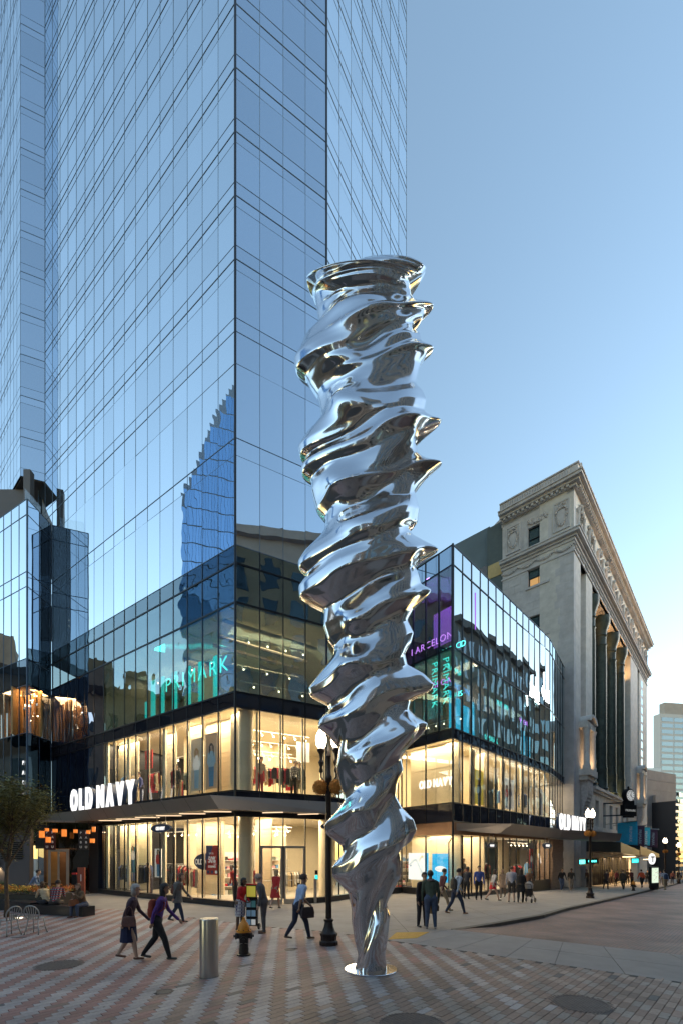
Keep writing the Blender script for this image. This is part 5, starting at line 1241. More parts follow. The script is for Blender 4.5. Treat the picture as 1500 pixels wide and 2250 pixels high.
# lit video screens at street level on the corner
pr, w, h = poster(G1, a_at(G1, 941, -.5), a_at(G1, 897, -.5), -.5, .72, 2.38, M['scr_white'], 'bright white video screen behind the street level corner window', 'screen', 'video_screen')
flat(pr, 'printed_line', [(-.75, .9), (-.2, 1.25), (.35, .35), (.38, .37), (-.2, 1.31), (-.76, .94)], -.025, lightblue); flat(pr, 'printed_child', [(.25+.16*math.cos(t*.7), 1.3+.2*math.sin(t*1.1)) for t in range(9)], -.03, yel); flat(pr, 'printed_child', [(-.62+.08*math.cos(t*.9), .86+.05*math.sin(t*.9)) for t in range(7)], -.03, denim)
flat(pr, 'blue_edge', [(w/2-.28, 0), (w/2, 0), (w/2, h), (w/2-.28, h)], -.022, M['scr_cyan'])
pr, w, h = poster(G1, a_at(G1, 986, -.5), a_at(G1, 949, -.5), -.5, .66, 2.34, M['scr_cyan'], 'bright cyan video screen with a white oval beside the building corner', 'screen', 'video_screen')
flat(pr, 'white_oval', [(.42*math.cos(t*math.pi/12), .78+.17*math.sin(t*math.pi/12)) for t in range(24)], -.022, M['scr_white']); text('lettering', 'OLD NAVY', .14, (0, -.03, .72), 0, lightblue, pr, depth=.004, xs=.85)
# neon words of the upper floors
def neon(face, a, b, z, txt, size, m, label, vert=False, space=1.1, rz=0, back=True):
    f = face; r_ = empty('neon_sign', f.pt(a, b, z), tang(f), label, 'neon sign')
    if vert:
        me = text('neon_letters', txt, size, (0, 0, 0), 0, m, r_, depth=.03, offset=-.012, space=space); me.rotation_euler = (R(90), R(90), 0)
    else: text('neon_letters', txt, size, (0, 0, 0), 0, m, r_, depth=.03, offset=-.012, space=space)
    if back:
        mb = MB(); mb.tube([(-.5*len(txt)*size*.6, .03, -.05), (.5*len(txt)*size*.6, .03, -.05)], .01, 4) if not vert else mb.tube([(0, .03, 0), (0, .03, -.8*size*len(txt)*space)], .01, 4); mb.build('mounting_rail', M['frame'], r_)
    return r_
neon(F1, a_at(F1, 428, -.9), -.9, 11.0, 'PRIMARK', 1.05, M['cyan_neon'], 'teal neon PRIMARK sign behind the third floor corner glass', space=1.25)
arealight('neon_wash', F1.pt(4.5, -.8, 12.9), 4, 20, (.03, .9, .75), sy=.5)
for i, a in enumerate([a_at(F1, q_, -1.5) for q_ in (478, 448, 420, 390, 362, 342, 326)]):
    mb = MB(); F1.box(mb, a, a+.28+.12*(i % 2), -1.5, -1.45, 9.5, 12.3 if i < 6 else 11.2); o = mb.build('light_panel', M['cyan_band']); tag(o, ['teal light panel right of the PRIMARK letters', 'teal light panel behind the middle of the neon letters', 'teal light panel at the first neon letters', 'slim teal light panel just left of the neon letters', 'teal light panel second left of the neon letters', 'teal light panel third left of the neon letters', 'dim teal light panel farthest left on the third floor'][i], 'light panel', 'teal light panels')
neon(G1, 2.1, -.9, 15.0, 'BARCELONA', .60, M['purple_neon'], 'purple neon BARCELONA on the upper corner floor'); neon(G1, .75, -.9, 13.98+.2, 'MADRID', .48, M['cyan_neon'], 'teal neon MADRID below the purple one'); neon(G1, 1.7, -.9, 12.4, 'LISBOA', .5, M['purple_neon'], 'small purple neon word halfway up the corner glass'); neon(G1, .5, -.8, 11.35, 'PARIS', .42, M['cyan_neon'], 'small teal neon word close to the glass corner')
neon(G1, 1.55, -.3, 13.6, 'PRIMARK', .62, M['cyan_neon'], 'vertical teal neon PRIMARK reading down the corner glass', True, 1.1).children[0].data.transform(Matrix.Translation((0, 0, 0)))
neon(G1, .72, -.3, 13.6, 'PRIMARK', .62, M['cyan_neon'], 'second vertical teal neon PRIMARK nearest the corner', True, 1.1)
for o in [o for o in bpy.data.objects if o.name.startswith('neon_letters') and abs(o.rotation_euler[1]) > 1]:
    xs_ = [v.co.x for v in o.data.vertices]; o.data.transform(Matrix.Translation((-min(xs_), -.2, 0)))
for (a, z, t, m_, lb) in ((1.6, 13.1, 'ROMA', 'cyan_neon', 'small teal neon word high in the long glass front'), (2.1, 12.2, 'LONDON', 'blue_neon', 'blue neon word low left in the long glass front'), (4.0, 11.9, 'NYC', 'peach_neon', 'peach neon letters in the long glass front'), (5.6, 11.7, 'MAD', 'peach_neon', 'second peach neon squiggle further along'), (8., 12.6, 'DUBLIN', 'cyan_neon', 'teal neon word midway along the long glass front'), (11.8, 12.2, 'WIEN', 'purple_neon', 'purple neon word at the far end of the glass front'), (6.2, 9.9, 'PRIMARK', 'cyan_neon', 'low teal neon PRIMARK along the glass front')):
    neon(G2, a, -.8, z, t, .55, M[m_], lb)
for i, (a, w) in enumerate(((1.6, .4), (2.4, .5), (3.3, .7), (4.5, .3), (12.3, .6), (13.5, .5))):
    mb = MB(); G2.box(mb, a, a+w, -1.2, -1.15, 9.4, 12.2-.25*(i % 3)); o = mb.build('light_panel', M['cyanposter']); tag(o, ['narrow glowing blue poster nearest the glass corner', 'glowing blue poster second from the glass corner', 'widest glowing blue poster in the long glass front', 'thin glowing blue poster fourth from the corner', 'glowing blue poster near the far end of the glass front', 'last glowing blue poster at the far end'][i], 'light panel', 'glowing blue posters')
mb = MB(); G1.box(mb, .3, 3.5, -2.6, -2.55, 15.8, 18.0); o = mb.build('light_panel', M['purple_panel']); tag(o, 'dim purple light panel above the purple neon word', 'light panel')
# lettering on the black block and restaurant banner
r_ = empty('vertical_sign', DL.pt(.38, .03, 8.2), tang(DL), 'small white letters reading down the black glass corner', 'sign')
for k, ch in enumerate('PABU'): text('letter', ch, .36, (0, -.02, -k*.62-.3), 0, M['white_sign'], r_, depth=.02)
for (px, nm_, dep) in ((110, 'dark red banner with white dots and letters near the tree', 24.3), (184, 'black banner with white letters left of the store windows', 25.0)):
    x, y = P(px, dep); r_ = empty('hanging_banner', (x, y, 2.55), R(8), nm_, 'banner')
    mb = MB(); mb.box(-.28, .28, -.02, .02, 0, 1.15); mb.build('banner_cloth', mat('banner_dark', (.05, .008, .01), .7) if px < 150 else M['granite_black'], r_)
    for i in range(2):
        for k in range(4): text('letter', 'PABU'[k], .17, (-.14+.28*i, -.035, .92-.27*k), 0, M['white'], r_, depth=.01, offset=.006)
lant = [(92, 1834, .26, .40), (103, 1824, .2, .2), (106, 1846, .24, .34), (121, 1826, .24, .22), (141, 1831, .24, .42), (166, 1827, .2, .22), (194, 1829, .2, .22), (203, 1848, .24, .26), (206, 1823, .18, .3)]
for k, (px, py, w, h) in enumerate(lant):
    dep = 23.6+.12*(k % 4); x, y = P(px, dep); z = zat(py, dep)
    r_ = empty('lantern', (x, y, z), R(5*k), ['tall amber lantern nearest the tree under the canopy', 'small amber lantern tucked behind the first one', 'low amber lantern in front of the dark red banner', 'short amber lantern right of the dark red banner', 'tallest amber lantern midway under the canopy', 'dim amber lantern left of the black banner', 'dim amber lantern right of the black banner', 'low dim amber lantern right of the black banner', 'narrow dim lantern closest to the store windows'][k], 'lantern', 'amber lanterns under the canopy')
    mb = MB(); mb.lathe([(w/2, -h/2), (w/2, h/2)], n=14); mb.build('shade', M['orange_lamp'], r_, smooth='angle'); mb = MB(); mb.tube([(0, 0, h/2), (0, 0, 4.12-z)], .008, 4); mb.build('cord', M['frame'], r_)
    mb = MB(); mb.lathe([(w/2+.006, h/2-.02), (w/2+.006, h/2)], n=14); mb.lathe([(w/2+.006, -h/2), (w/2+.006, -h/2+.02)], n=14); mb.build('rim', M['blackmetal'], r_)
x, y = P(179, 23.0); r_ = empty('red_sign_pillar', (x, y, g(x, y)), R(8), 'orange red sign pillar beside the restaurant door', 'sign'); mb = MB(); mb.box(-.17, .17, -.06, .06, 0, 1.62); mb.build('pillar', mat('rust_red', (.30, .07, .04), .5), r_); mb = MB(); mb.box(-.02, .02, -.066, -.06, .9, 1.25); mb.build('white_stripe', M['white'], r_)
x, y = P(164, 22.0); r_ = empty('black_pylon', (x, y, g(x, y)), R(8), 'thin black marker post with a red cap beside the restaurant door', 'post'); mb = MB(); mb.box(-.1, .1, -.06, .06, 0.03, 1.30); mb.box(-.2, .2, -.15, .15, 0, .03); mb.build('post', M['frame'], r_); mb = MB(); mb.box(-.1, .1, -.062, .062, 1.30, 1.38); mb.build('cap', redm, r_)
# clock on the stone building
cz = 0; cf = BS
ac = 14.2; cp = BS.pt(ac, 3.1, 0); dep = cp[1]; xk = (1380-CX)/F*dep
ac = a_at(BS, 1380, 2.6); cp = BS.pt(ac, 2.6, 0); dep = cp[1]; zc_ = zat(1749, dep)
ck = empty('street_clock', (cp[0], cp[1], zc_), R(20), 'black projecting clock over a PRIMARK nameplate on the stone building', 'clock'); ck.scale = (.78, .78, .78)
mb = MB(); mb.lathe([(.86, -.3), (.93, -.25), (.93, .25), (.86, .3)], n=28); dr = mb.build('clock_case', M['frame'], ck, smooth='angle'); dr.rotation_euler = (R(90), 0, 0)
for s_ in (-1, 1):
    mb = MB(); mb.lathe([(.72, 0), (.72, .02)], n=28); fc = mb.build('clock_face', mat('clock_white', (.75, .75, .72), .5, emit=(1, .97, .92), estr=.08) if 'clock_white' not in MATS else MATS['clock_white'], ck); fc.rotation_euler = (R(90), 0, 0); fc.location = (0, -.31 if s_ < 0 else .33, 0)
mb = MB()
for k in range(12):
    a = k*math.pi/6; c, s = math.cos(a), math.sin(a); T_ = lambda v: (v[0]*c-v[2]*s, v[1], v[0]*s+v[2]*c); mb.box(-.035, .035, -.345, -.33, .50, .66, T=T_)
mb.build('hour_mark', M['frame'], ck, kind='stuff')
for (a, l, w) in ((-.15, .55, .03), (-2.4, .42, .045)):
    mb = MB(); c, s = math.cos(a), math.sin(a); mb.box(-w, w, -.36, -.348, -.12, l, T=lambda v: (v[0]*c-v[2]*s, v[1], v[0]*s+v[2]*c)); mb.build('clock_hand', M['frame'], ck)
mb = MB(); mb.box(-1.15, 1.15, -.3, .3, -2.75, -1.25); mb.box(-.75, .75, -.28, .28, -1.25, -.7); mb.box(-.8, .8, -.22, .22, -2.95, -2.75); pb = mb.build('nameplate', M['frame'], ck)
text('lettering', 'PRIMARK', .42, (0, -.32, -2.15), 0, whitem, ck, depth=.02, space=1.15)
mb = MB(); mb.tube([(0, .1, -.9), (-1.9, 2.2, -.9)], .09, 8); mb.tube([(0, .1, -2.6), (-1.9, 2.2, -2.6)], .09, 8); mb.build('wall_bracket', M['frame'], ck)
mb = MB(); mb.ball((0, 0, 1.05), .16, 8, 6, sz=1.5); mb.build('finial', M['frame'], ck)
# flags on slanting poles
def flagm(i): return [(.03, .42, .68), (.11, .06, .11)][i % 2]
fl = [(1402, 1806, 1366, 1815, 1373, 1860, 'first cyan PRIMARK flag hanging nearest the clock'), (1418, 1816, 1397, 1820, 1402, 1862, 'dark purple flag between the two cyan flags'), (1430, 1820, 1415, 1822, 1418, 1858, 'second cyan flag, half hidden between purple ones'), (1446, 1825, 1428, 1830, 1428, 1866, 'dark purple flag hanging farthest right')]
for i, (tx, ty, bx, by, cx_, cy_, lb) in enumerate(fl):
    a = 13.5+3.4*i if 0 else a_at(BS, 1327+i*17, 0.0); tip_a = a+1.2
    w0 = BS.pt(a, .1, 0); ta_ = None
    # tip stands 3.6 m out from the wall
    A = a_at(BS, tx, 3.3); tip = BS.pt(A, 3.3, 0); zt_ = zat(ty-2, tip[1]); zw = zat(1812+i*2.5, w0[1])
    r_ = empty('flag', (tip[0], tip[1], zt_), 0, lb, 'flag', 'flags on the stone building')
    base_ = Vector((w0[0]-tip[0], w0[1]-tip[1], zw-zt_)); mb = MB(); mb.tube([(0, 0, 0), tuple(base_)], .045, 8); mb.ball((0, 0, 0), .09, 8, 6); mb.build('flagpole', M['alu'], r_)
    # cloth hangs from the outer two thirds of the pole
    p0 = base_*.03; p1 = base_*(.62 if i == 0 else .5); Hh = (2.6, 2.5, 2.3, 2.5)[i]; mb = MB(); nu, nv = 14, 16
    for v in range(nv+1):
        for u in range(nu+1):
            t = u/nu; s = v/nv; p = p0.lerp(p1, t)+Vector((.25*s*s*(.4-t)+.05*math.sin(6*t+3*s), .10*math.sin(9*t+i)*s+.12*s, -Hh*s*(1-.08*t)+.03*math.sin(5*t)))
            mb.v.append(tuple(p)); mb.col.append(None)
    mb.f = [(v*(nu+1)+u, v*(nu+1)+u+1, (v+1)*(nu+1)+u+1, (v+1)*(nu+1)+u) for v in range(nv) for u in range(nu)]; mb.m = [0]*len(mb.f)
    c = flagm(i); o = mb.build('flag_cloth', cloth(c, .7), r_, smooth=True); so_ = o.modifiers.new('solid', 'SOLIDIFY'); so_.thickness = .012
    dirv = (p1-p0).normalized(); ang = math.atan2(-dirv.y, -dirv.x) ; mid = p0.lerp(p1, .45)
    tm = text('flag_lettering', 'PRIMARK', .42, (mid.x+.02, mid.y-.13, mid.z-.5), ang, mat('flag_print', (.62, .75, .85), .7) if 'flag_print' not in MATS else MATS['flag_print'], r_, depth=.008, align='LEFT'); tm.rotation_euler = (R(90), R(90), ang)
# T sign, map kiosk, steel post
Zk = 40.; x, y = P(1432, Zk); zg = g(x, y)
r_ = empty('transit_sign', (x, y, zg), R(28), 'round white T sign on a post above the map kiosk', 'sign'); zc2 = zat(1888, Zk)-zg
mb = MB(); mb.tube([(0, 0, 0), (0, 0, zc2-.3)], .05, 8); mb.build('post', M['frame'], r_); mb = MB(); mb.lathe([(.50, -.05), (.50, .05)], n=28); o = mb.build('disc', M['white_sign'], r_); o.rotation_euler = (R(90), 0, 0); o.location = (0, 0, zc2)
mb = MB(); mb.box(-.30, .30, -.075, -.055, zc2+.12, zc2+.24); mb.box(-.07, .07, -.075, -.055, zc2-.30, zc2+.12); mb.build('letter_mark', M['frame'], r_)
x, y = P(1436, 39.2); zg = g(x, y); r_ = empty('map_kiosk', (x, y, zg), R(28), 'lit map panel kiosk below the round T sign', 'kiosk')
mb = MB(); mb.box(-.62, .62, -.10, .10, .15, 2.05); mb.build('case', M['frame'], r_); mb = MB(); mb.box(-.52, .52, -.115, -.10, .62, 1.95); mb.build('lit_map', mat('lit_map', (.7, .75, .6), .5, var=.25, vscale=9, emit=(.80, .92, .70), estr=.24), r_); mb = MB(); mb.box(-.3, .3, -.2, .2, 0, .15); mb.build('foot', M['frame'], r_)
for k in range(9): mb = MB(); a = rnd.uniform(-.4, .3); zz = .8+k*.12; mb.box(a, a+rnd.uniform(.1, .4), -.122, -.116, zz, zz+.02); mb.build('map_line', [redm, bluem, M['frame']][k % 3], r_)
x, y = G(1429, 1950); r_ = empty('steel_bollard', (x, y, g(x, y)), 0, 'short steel bollard on the kerb before the map kiosk', 'bollard'); mb = MB(); mb.lathe([(.16, 0), (.16, .82), (.15, .84)], n=18); mb.build('tube', M['steel'], r_, smooth='angle')
# ---------------------------------------------------------------- near street furniture
x, y = G(459.5, 2146); r_ = empty('steel_bollard', (x, y, 0), 0, 'large brushed steel bollard standing on the red and grey pavers', 'bollard')
mb = MB(); mb.lathe([(.174, 0.004), (.174, 1.085), (.170, 1.10), (.166, 1.106)], n=48); mb.build('tube', M['steel'], r_, smooth='angle'); mb = MB(); mb.lathe([(.165, 1.103), (.165, 1.109)], n=48); mb.build('top_cap', M['alu'], r_); mb = MB(); mb.lathe([(.19, .001), (.19, .006)], n=32); mb.build('foot_ring', M['joint'], r_)
def hydrant(px, py, s, rz, label):
    x, y = G(px, py); r_ = empty('fire_hydrant', (x, y, g(x, y)), rz, label, 'fire hydrant', 'fire hydrants')
    mb = MB(); mb.lathe([(.155, 0), (.155, .035), (.115, .04), (.105, .10), (.112, .14), (.10, .20), (.105, .42), (.12, .46), (.115, .50), (.115, .54)], n=20); mb.build('barrel', M['hyd_black'], r_, smooth='angle')
    mb = MB(); mb.lathe([(.17, .53), (.17, .575), (.135, .58), (.125, .66), (.085, .74), (.05, .77), (.045, .80), (.028, .81), (.028, .86)], n=20); bon = mb.build('bonnet', M['hyd_orange'], r_, smooth='angle')
    for k, a in enumerate((-90, 0, 180)):
        mb = MB(); mb.lathe([(.06, .09), (.062, .15), (.078, .155), (.078, .185), (.055, .19), (.03, .195), (.03, .225)], n=14); o = mb.build('nozzle', M['hyd_black'], r_, smooth='angle'); o.rotation_euler = (R(90), 0, R(a+90)); o.location = (0, 0, .44 if k else .38)
    mb = MB()
    for k in range(8): a = k*math.pi/4; mb.lathe([(.014, .574), (.014, .592)], (.152*math.cos(a), .152*math.sin(a), 0), 6)
    mb.build('flange_bolt', M['hyd_black'], r_, kind='stuff')
    for s_ in (-1, 1):
        mb = MB(); mb.tube([(s_*.17, -.03, .42), (s_*.16, -.09, .33), (s_*.10, -.13, .28), (s_*.02, -.135, .30), (0, -.13, .36)], .006, 5); mb.build('chain', M['alu'], r_)
    r_.scale = (s, s, s); return r_
hydrant(536, 2100, 1.02, R(10), 'fire hydrant with an orange bonnet on a black barrel, right of the bollard'); hydrant(1391, 1958, 1.0, R(30), 'distant dark hydrant with a yellow top on the far kerb')
for i, (hx, hy, r_) in enumerate(holes):
    lb = ['large round cast iron manhole cover in the tan pavers at the right', 'cast iron cover cut off by the bottom edge of the photo', 'round cast iron cover in the pavers below the chairs', 'tiny round iron cap left of the steel bollard', 'tiny iron cap in the pavers near the hydrant'][i]
    root = empty('manhole_cover', (hx, hy, 0), R(30*i), lb, 'manhole cover', 'iron covers in the paving'); n_ = 40
    mb = MB(); mb.lathe([(r_+.03, .0), (r_+.03, .010), (r_+.008, .010), (r_+.006, .0)], n=n_); mb.build('ring', M['iron'], root)
    mb = MB(); mb.lathe([(r_, -.002), (r_, .0075)], n=n_)
    mb.build('lid', M['iron'], root)
    if r_ > .3:
        mb = MB()
        for a in range(-8, 9):
            for b in range(-8, 9):
                if math.hypot(a, b) < 8.2: mb.box(a*.056-.016, a*.056+.016, b*.056-.016, b*.056+.016, .0075, .0105)
        mb.build('tread_stud', M['iron'], root, kind='stuff')
# metal slat chairs
def chair(px, py, rz, label):
    x, y = G(px, py); r_ = empty('bistro_chair', (x, y, 0), rz, label, 'chair', 'grey metal chairs on the square'); m = M['chairgrey']
    mb = MB(); mb.lathe([(.0, .44), (.20, .44), (.205, .45), (.20, .46), (0, .46)], n=24); mb.build('seat', m, r_, smooth='angle')
    hoop = [(.17*math.cos(R(200-220*k/16))*(1.18 if 3 < k < 13 else 1.05), .19+.05*math.sin(math.pi*k/16), .46+max(0, math.sin(math.pi*k/16))**.55*.40) for k in range(17)]
    hoop = [(-.15, .14, .45)]+[(.21*math.sin(R(-100+200*k/14)), .20+.06*math.cos(R(-100+200*k/14)), .62+.22*math.cos(R(-100+200*k/14))**1) for k in range(15)]+[(.15, .14, .45)]
    mb = MB(); mb.tube(hoop, .019, 8); mb.build('back_hoop', m, r_, smooth=True)
    for k in range(5):
        xx = -.12+.06*k; mb = MB(); zt2 = .82-abs(k-2)*.018; mb.box(xx*.75-.012, xx*.75+.012, .165, .172, .45, .60); mb.tube([(xx*.75, .17, .45), (xx*1.15, .235, zt2)], [.010, .011], 5); mb.build('back_slat', m, r_)
    for (a, b) in ((-1, -1), (1, -1), (1, 1), (-1, 1)):
        mb = MB(); mb.tube([(a*.14, b*.13, .44), (a*.17, b*.16, .18), (a*.20, b*.21, .0)], .016, 7); lg = mb.build('leg', m, r_, smooth=True); mb = MB(); mb.lathe([(.018, 0), (.018, .02)], (a*.20, b*.21, 0), 8); mb.build('foot_cap', M['frame'], lg)
    mb = MB(); mb.tube([(-.17, -.16, .18), (.17, -.16, .18)], .008, 5); mb.tube([(-.17, .16, .18), (.17, .16, .18)], .008, 5); mb.tube([(-.17, -.16, .18), (-.17, .16, .18)], .008, 5); mb.tube([(.17, -.16, .18), (.17, .16, .18)], .008, 5); mb.build('stretcher', m, r_)
    return r_
chair(79, 2052, R(183), 'grey metal slat back chair seen from behind, near the black bench'); chair(20, 2056, R(250), 'grey metal slat back chair cut off by the left edge')
for i, (px, py) in enumerate(((53, 2038), (41, 2061))):
    x, y = G(px, py); mb = MB(); mb.box(x-.2, x+.2, y-.04, y+.04, .0, .008); tag(mb.build('drain_slot', M['iron']), ['short iron drain slot between the two chairs', 'longer iron drain slot in front of the chairs'][i], 'drain', 'iron drain slots')
x, y = G(42, 2018); mb = MB(); mb.lathe([(.11, .0), (.11, .012)], (x, y, 0), 16); tag(mb.build('ground_light', emis('uplight', (1, .85, .6), 1.6)), 'small round light set in the paving between the chairs', 'ground light')
# black bench and planter
a, b = G(66, 2009), G(181, 2016); c = G(176, 1998); d4 = G(30, 1990)
r_ = empty('stone_bench', (0, 0, 0), 0, 'long low black stone bench with people sitting on it', 'bench'); mb = MB(); ux, uy = b[0]-a[0], b[1]-a[1]; l = math.hypot(ux, uy); nx, ny = -uy/l, ux/l
q = [a, b, (b[0]+nx*.55, b[1]+ny*.55), (a[0]+nx*.55, a[1]+ny*.55)]; mb.prism(q, 0, .36); mb.build('seat_block', M['granite_black'], r_)
q = [ex(a, a, 0), (a[0]-2.6, a[1]+1.5), (a[0]-2.3, a[1]+2.0), (a[0]+nx*.55, a[1]+ny*.55)]; mb = MB(); mb.prism(q, 0, .42); mb.build('seat_block', M['granite_black'], r_)
BENCH = (a, b, nx, ny)
pq = [(a[0]-3.5, a[1]+1.5), (a[0]-.2, a[1]+1.3), (a[0]+.3, a[1]+2.5), (a[0]-3.6, a[1]+2.9)]
r_ = empty('flower_planter', (0, 0, 0), 0, 'dark planter full of orange and yellow flowers behind the bench', 'planter'); mb = MB(); mb.prism(pq, 0, .62); mb.build('box', M['planter'], r_)
fmats = [(M['fl_orange'], 'orange_bloom'), (M['fl_yellow'], 'yellow_bloom'), (M['shrub'], 'green_leaves')]
for mi, (m_, nm_) in enumerate(fmats):
    mb = MB(); r2 = random.Random(50+mi)
    for c_ in range(26 if mi < 2 else 30):
        u, v = r2.random(), r2.random(); p = ex(ex(pq[0], pq[1], u), ex(pq[3], pq[2], u), v); cz_ = .66+r2.uniform(0, .16)-(.05 if mi == 2 else 0)
        for k in range(70):
            dx, dy, dz = r2.gauss(0, .13), r2.gauss(0, .13), abs(r2.gauss(0, .08)); s = r2.uniform(.015, .03); a_ = r2.uniform(0, 6.28); w1 = Vector((math.cos(a_), math.sin(a_), r2.uniform(-.4, .4)))*s; w2__ = Vector((-math.sin(a_), math.cos(a_), r2.uniform(.2, .9)))*s; cc = Vector((p[0]+dx, p[1]+dy, cz_+dz))
            mb.add([cc-w1, cc+w2__, cc+w1, cc-w2__], [(0, 1, 2, 3)])
    mb.build(nm_, m_, r_, kind='stuff')
# clipped shrubs behind
for i, (px, h_) in enumerate(((36, .75), (4, .9), (20, .6))):
    dep = 21.; x, y = P(px, dep); r_ = empty('shrub', (x, y, 0), 0, ['rounded dark shrub by the wall lamp', 'dark shrub at the left edge behind the tree trunk', 'low dark shrub just right of the tree trunk'][i], 'shrub', 'dark shrubs by the grey wall'); mb = MB(); r2 = random.Random(i)
    for k in range(1400):
        u = Vector((r2.gauss(0, 1), r2.gauss(0, 1), r2.gauss(0, 1))).normalized()*(.35*(.7+.4*r2.random())); c_ = Vector((u.x, u.y, h_*.6+u.z*h_*1.5)); s = .03; w1 = Vector((r2.uniform(-1, 1), r2.uniform(-1, 1), r2.uniform(-1, 1)))*s; w2__ = Vector((r2.uniform(-1, 1), r2.uniform(-1, 1), r2.uniform(-1, 1)))*s
        mb.add([c_-w1, c_+w2__, c_+w1, c_-w2__], [(0, 1, 2, 3)])
    mb.build('foliage', M['shrub'], r_, kind='stuff'); mb = MB(); mb.tube([(0, 0, 0), (0, 0, h_)], .05, 6); mb.build('stem', M['bark'], r_)
# tree at the left edge
def tree():
    x, y = G(14, 2016); r_ = empty('street_tree', (x, y, 0), 0, 'small street tree with a slim trunk and olive crown at the left edge', 'tree'); r2 = random.Random(11)
    mb = MB(); mb.tube([(0, 0, 0), (.02, 0, .6), (-.02, .01, 1.3), (.03, 0, 2.05)], [.085, .07, .06, .055], 10); mb.build('trunk', M['bark'], r_, smooth=True)
    tips = []
    def limb(p, dr, l, rad, lev, mb):
        pts = [p]; q = p.copy(); dd = dr.copy(); n = 4
        for k in range(n): dd = (dd+Vector((r2.gauss(0, .10), r2.gauss(0, .10), .06))).normalized(); q = q+dd*l/n; pts.append(q.copy())
        mb.tube(pts, [rad*(1-.6*k/n) for k in range(n+1)], 6, cap=False)
        tips.extend(pts[1:])
        if lev < 3:
            for k in range(4 if lev < 2 else 3):
                t = r2.uniform(.35, 1.); pp = pts[min(int(t*n), n)]; a_ = r2.uniform(0, 6.28); d2 = (dd+Vector((math.cos(a_), math.sin(a_), r2.uniform(-.1, .6)))*.75).normalized(); limb(pp, d2, l*.62, rad*.5, lev+1, mb)
    for k in range(7):
        mb = MB(); a_ = k*.9+r2.uniform(-.2, .2); limb(Vector((.03, 0, 1.75+.06*k)), Vector((math.cos(a_)*.55, math.sin(a_)*.55, 1.0)).normalized(), 2.1, .036, 0, mb); mb.build('limb', M['bark'], r_, smooth=True)
    mb = MB()
    for k in range(13000):
        t = r2.choice(tips); c_ = t+Vector((r2.gauss(0, .15), r2.gauss(0, .15), r2.gauss(0, .13)))
        a_ = r2.uniform(0, 6.28); s = r2.uniform(.026, .044); w1 = Vector((math.cos(a_), math.sin(a_), r2.uniform(-.6, .3)))*s*1.7; w2__ = Vector((-math.sin(a_), math.cos(a_), r2.uniform(-.6, .6)))*s*.7
        mb.add([c_-w1, c_+w2__, c_+w1, c_-w2__], [(0, 1, 2, 3)])
    mb.build('crown', M['leaf'], r_, kind='stuff')
tree()
# ---------------------------------------------------------------- things inside the shops
garm = [cloth(c) for c in ((.02, .02, .025), (.5, .48, .44), (.35, .02, .03), (.06, .09, .2), (.03, .03, .03), (.45, .35, .22), (.12, .14, .10), (.6, .25, .28), (.10, .25, .45))]
def rack(face, a, b, z, w, hh, label, pal_, seed, n=14):
    r2 = random.Random(seed); r_ = empty('clothes_rack', face.pt(a, b, z), tang(face), label, 'clothes rack', 'clothes racks in the shop windows')
    mb = MB(); mb.tube([(-w/2, 0, 0), (-w/2, 0, hh)], .015, 5); mb.tube([(w/2, 0, 0), (w/2, 0, hh)], .015, 5); mb.tube([(-w/2, 0, hh), (w/2, 0, hh)], .015, 5); mb.build('rail', M['alu'], r_)
    for k in range(n):
        x = -w/2+w*(k+.5)/n; L_ = r2.uniform(.55, .95)*hh/1.5; m = garm[r2.choice(pal_)]; mb = MB(); ww = r2.uniform(.16, .24); t = w/n*.45; y0 = r2.uniform(-.04, .04); tw = r2.uniform(-.3, .3)
        T_ = lambda v: (x+v[0]*math.cos(tw)-v[1]*math.sin(tw), y0+v[0]*math.sin(tw)+v[1]*math.cos(tw), v[2])
        prof = [(-ww*.3, hh-.06), (ww*.3, hh-.06), (ww, hh-.2), (ww*.85, hh-.5), (ww, hh-L_), (-ww, hh-L_), (-ww*.85, hh-.5), (-ww, hh-.2)]
        yy = x; vs = [(x+s_*t, q_[0]*.9+y0, q_[1]) if 1 else 0 for s_ in (-1, 1) for q_ in prof]
        if r2.random() < .35: vs = [(x+q_[0]*.6, y0+s_*t, q_[1]) for s_ in (-1, 1) for q_ in prof]
        mb.add(vs, [tuple(range(8)), tuple(range(15, 7, -1))]+[(i_, 8+i_, 8+(i_+1) % 8, (i_+1) % 8) for i_ in range(8)]); mb.build('garment', m, r_)
    return r_
def shelves(face, a, b, z, w, hh, label, seed, m=None):
    r2 = random.Random(seed); r_ = empty('shelf_unit', face.pt(a, b, z), tang(face), label, 'shelf', 'shelf units in the shops'); mb = MB(); mb.box(-w/2, w/2, .24, .27, 0, hh); mb.build('back_panel', M['white'], r_)
    n = max(2, int(hh/.42))
    for k in range(n):
        mb = MB(); mb.box(-w/2, w/2, -.18, .24, k*hh/n, k*hh/n+.025); sh = mb.build('shelf_board', M['white'], r_)
        x = -w/2+.05
        while x < w/2-.3:
            mb = MB(); ww = r2.uniform(.2, .3); mb.box(x, x+ww, -.14, .16, k*hh/n+.025, k*hh/n+.025+r2.uniform(.08, .26)); mb.build('folded_stack', garm[r2.randrange(len(garm))], r_); x += ww+.05
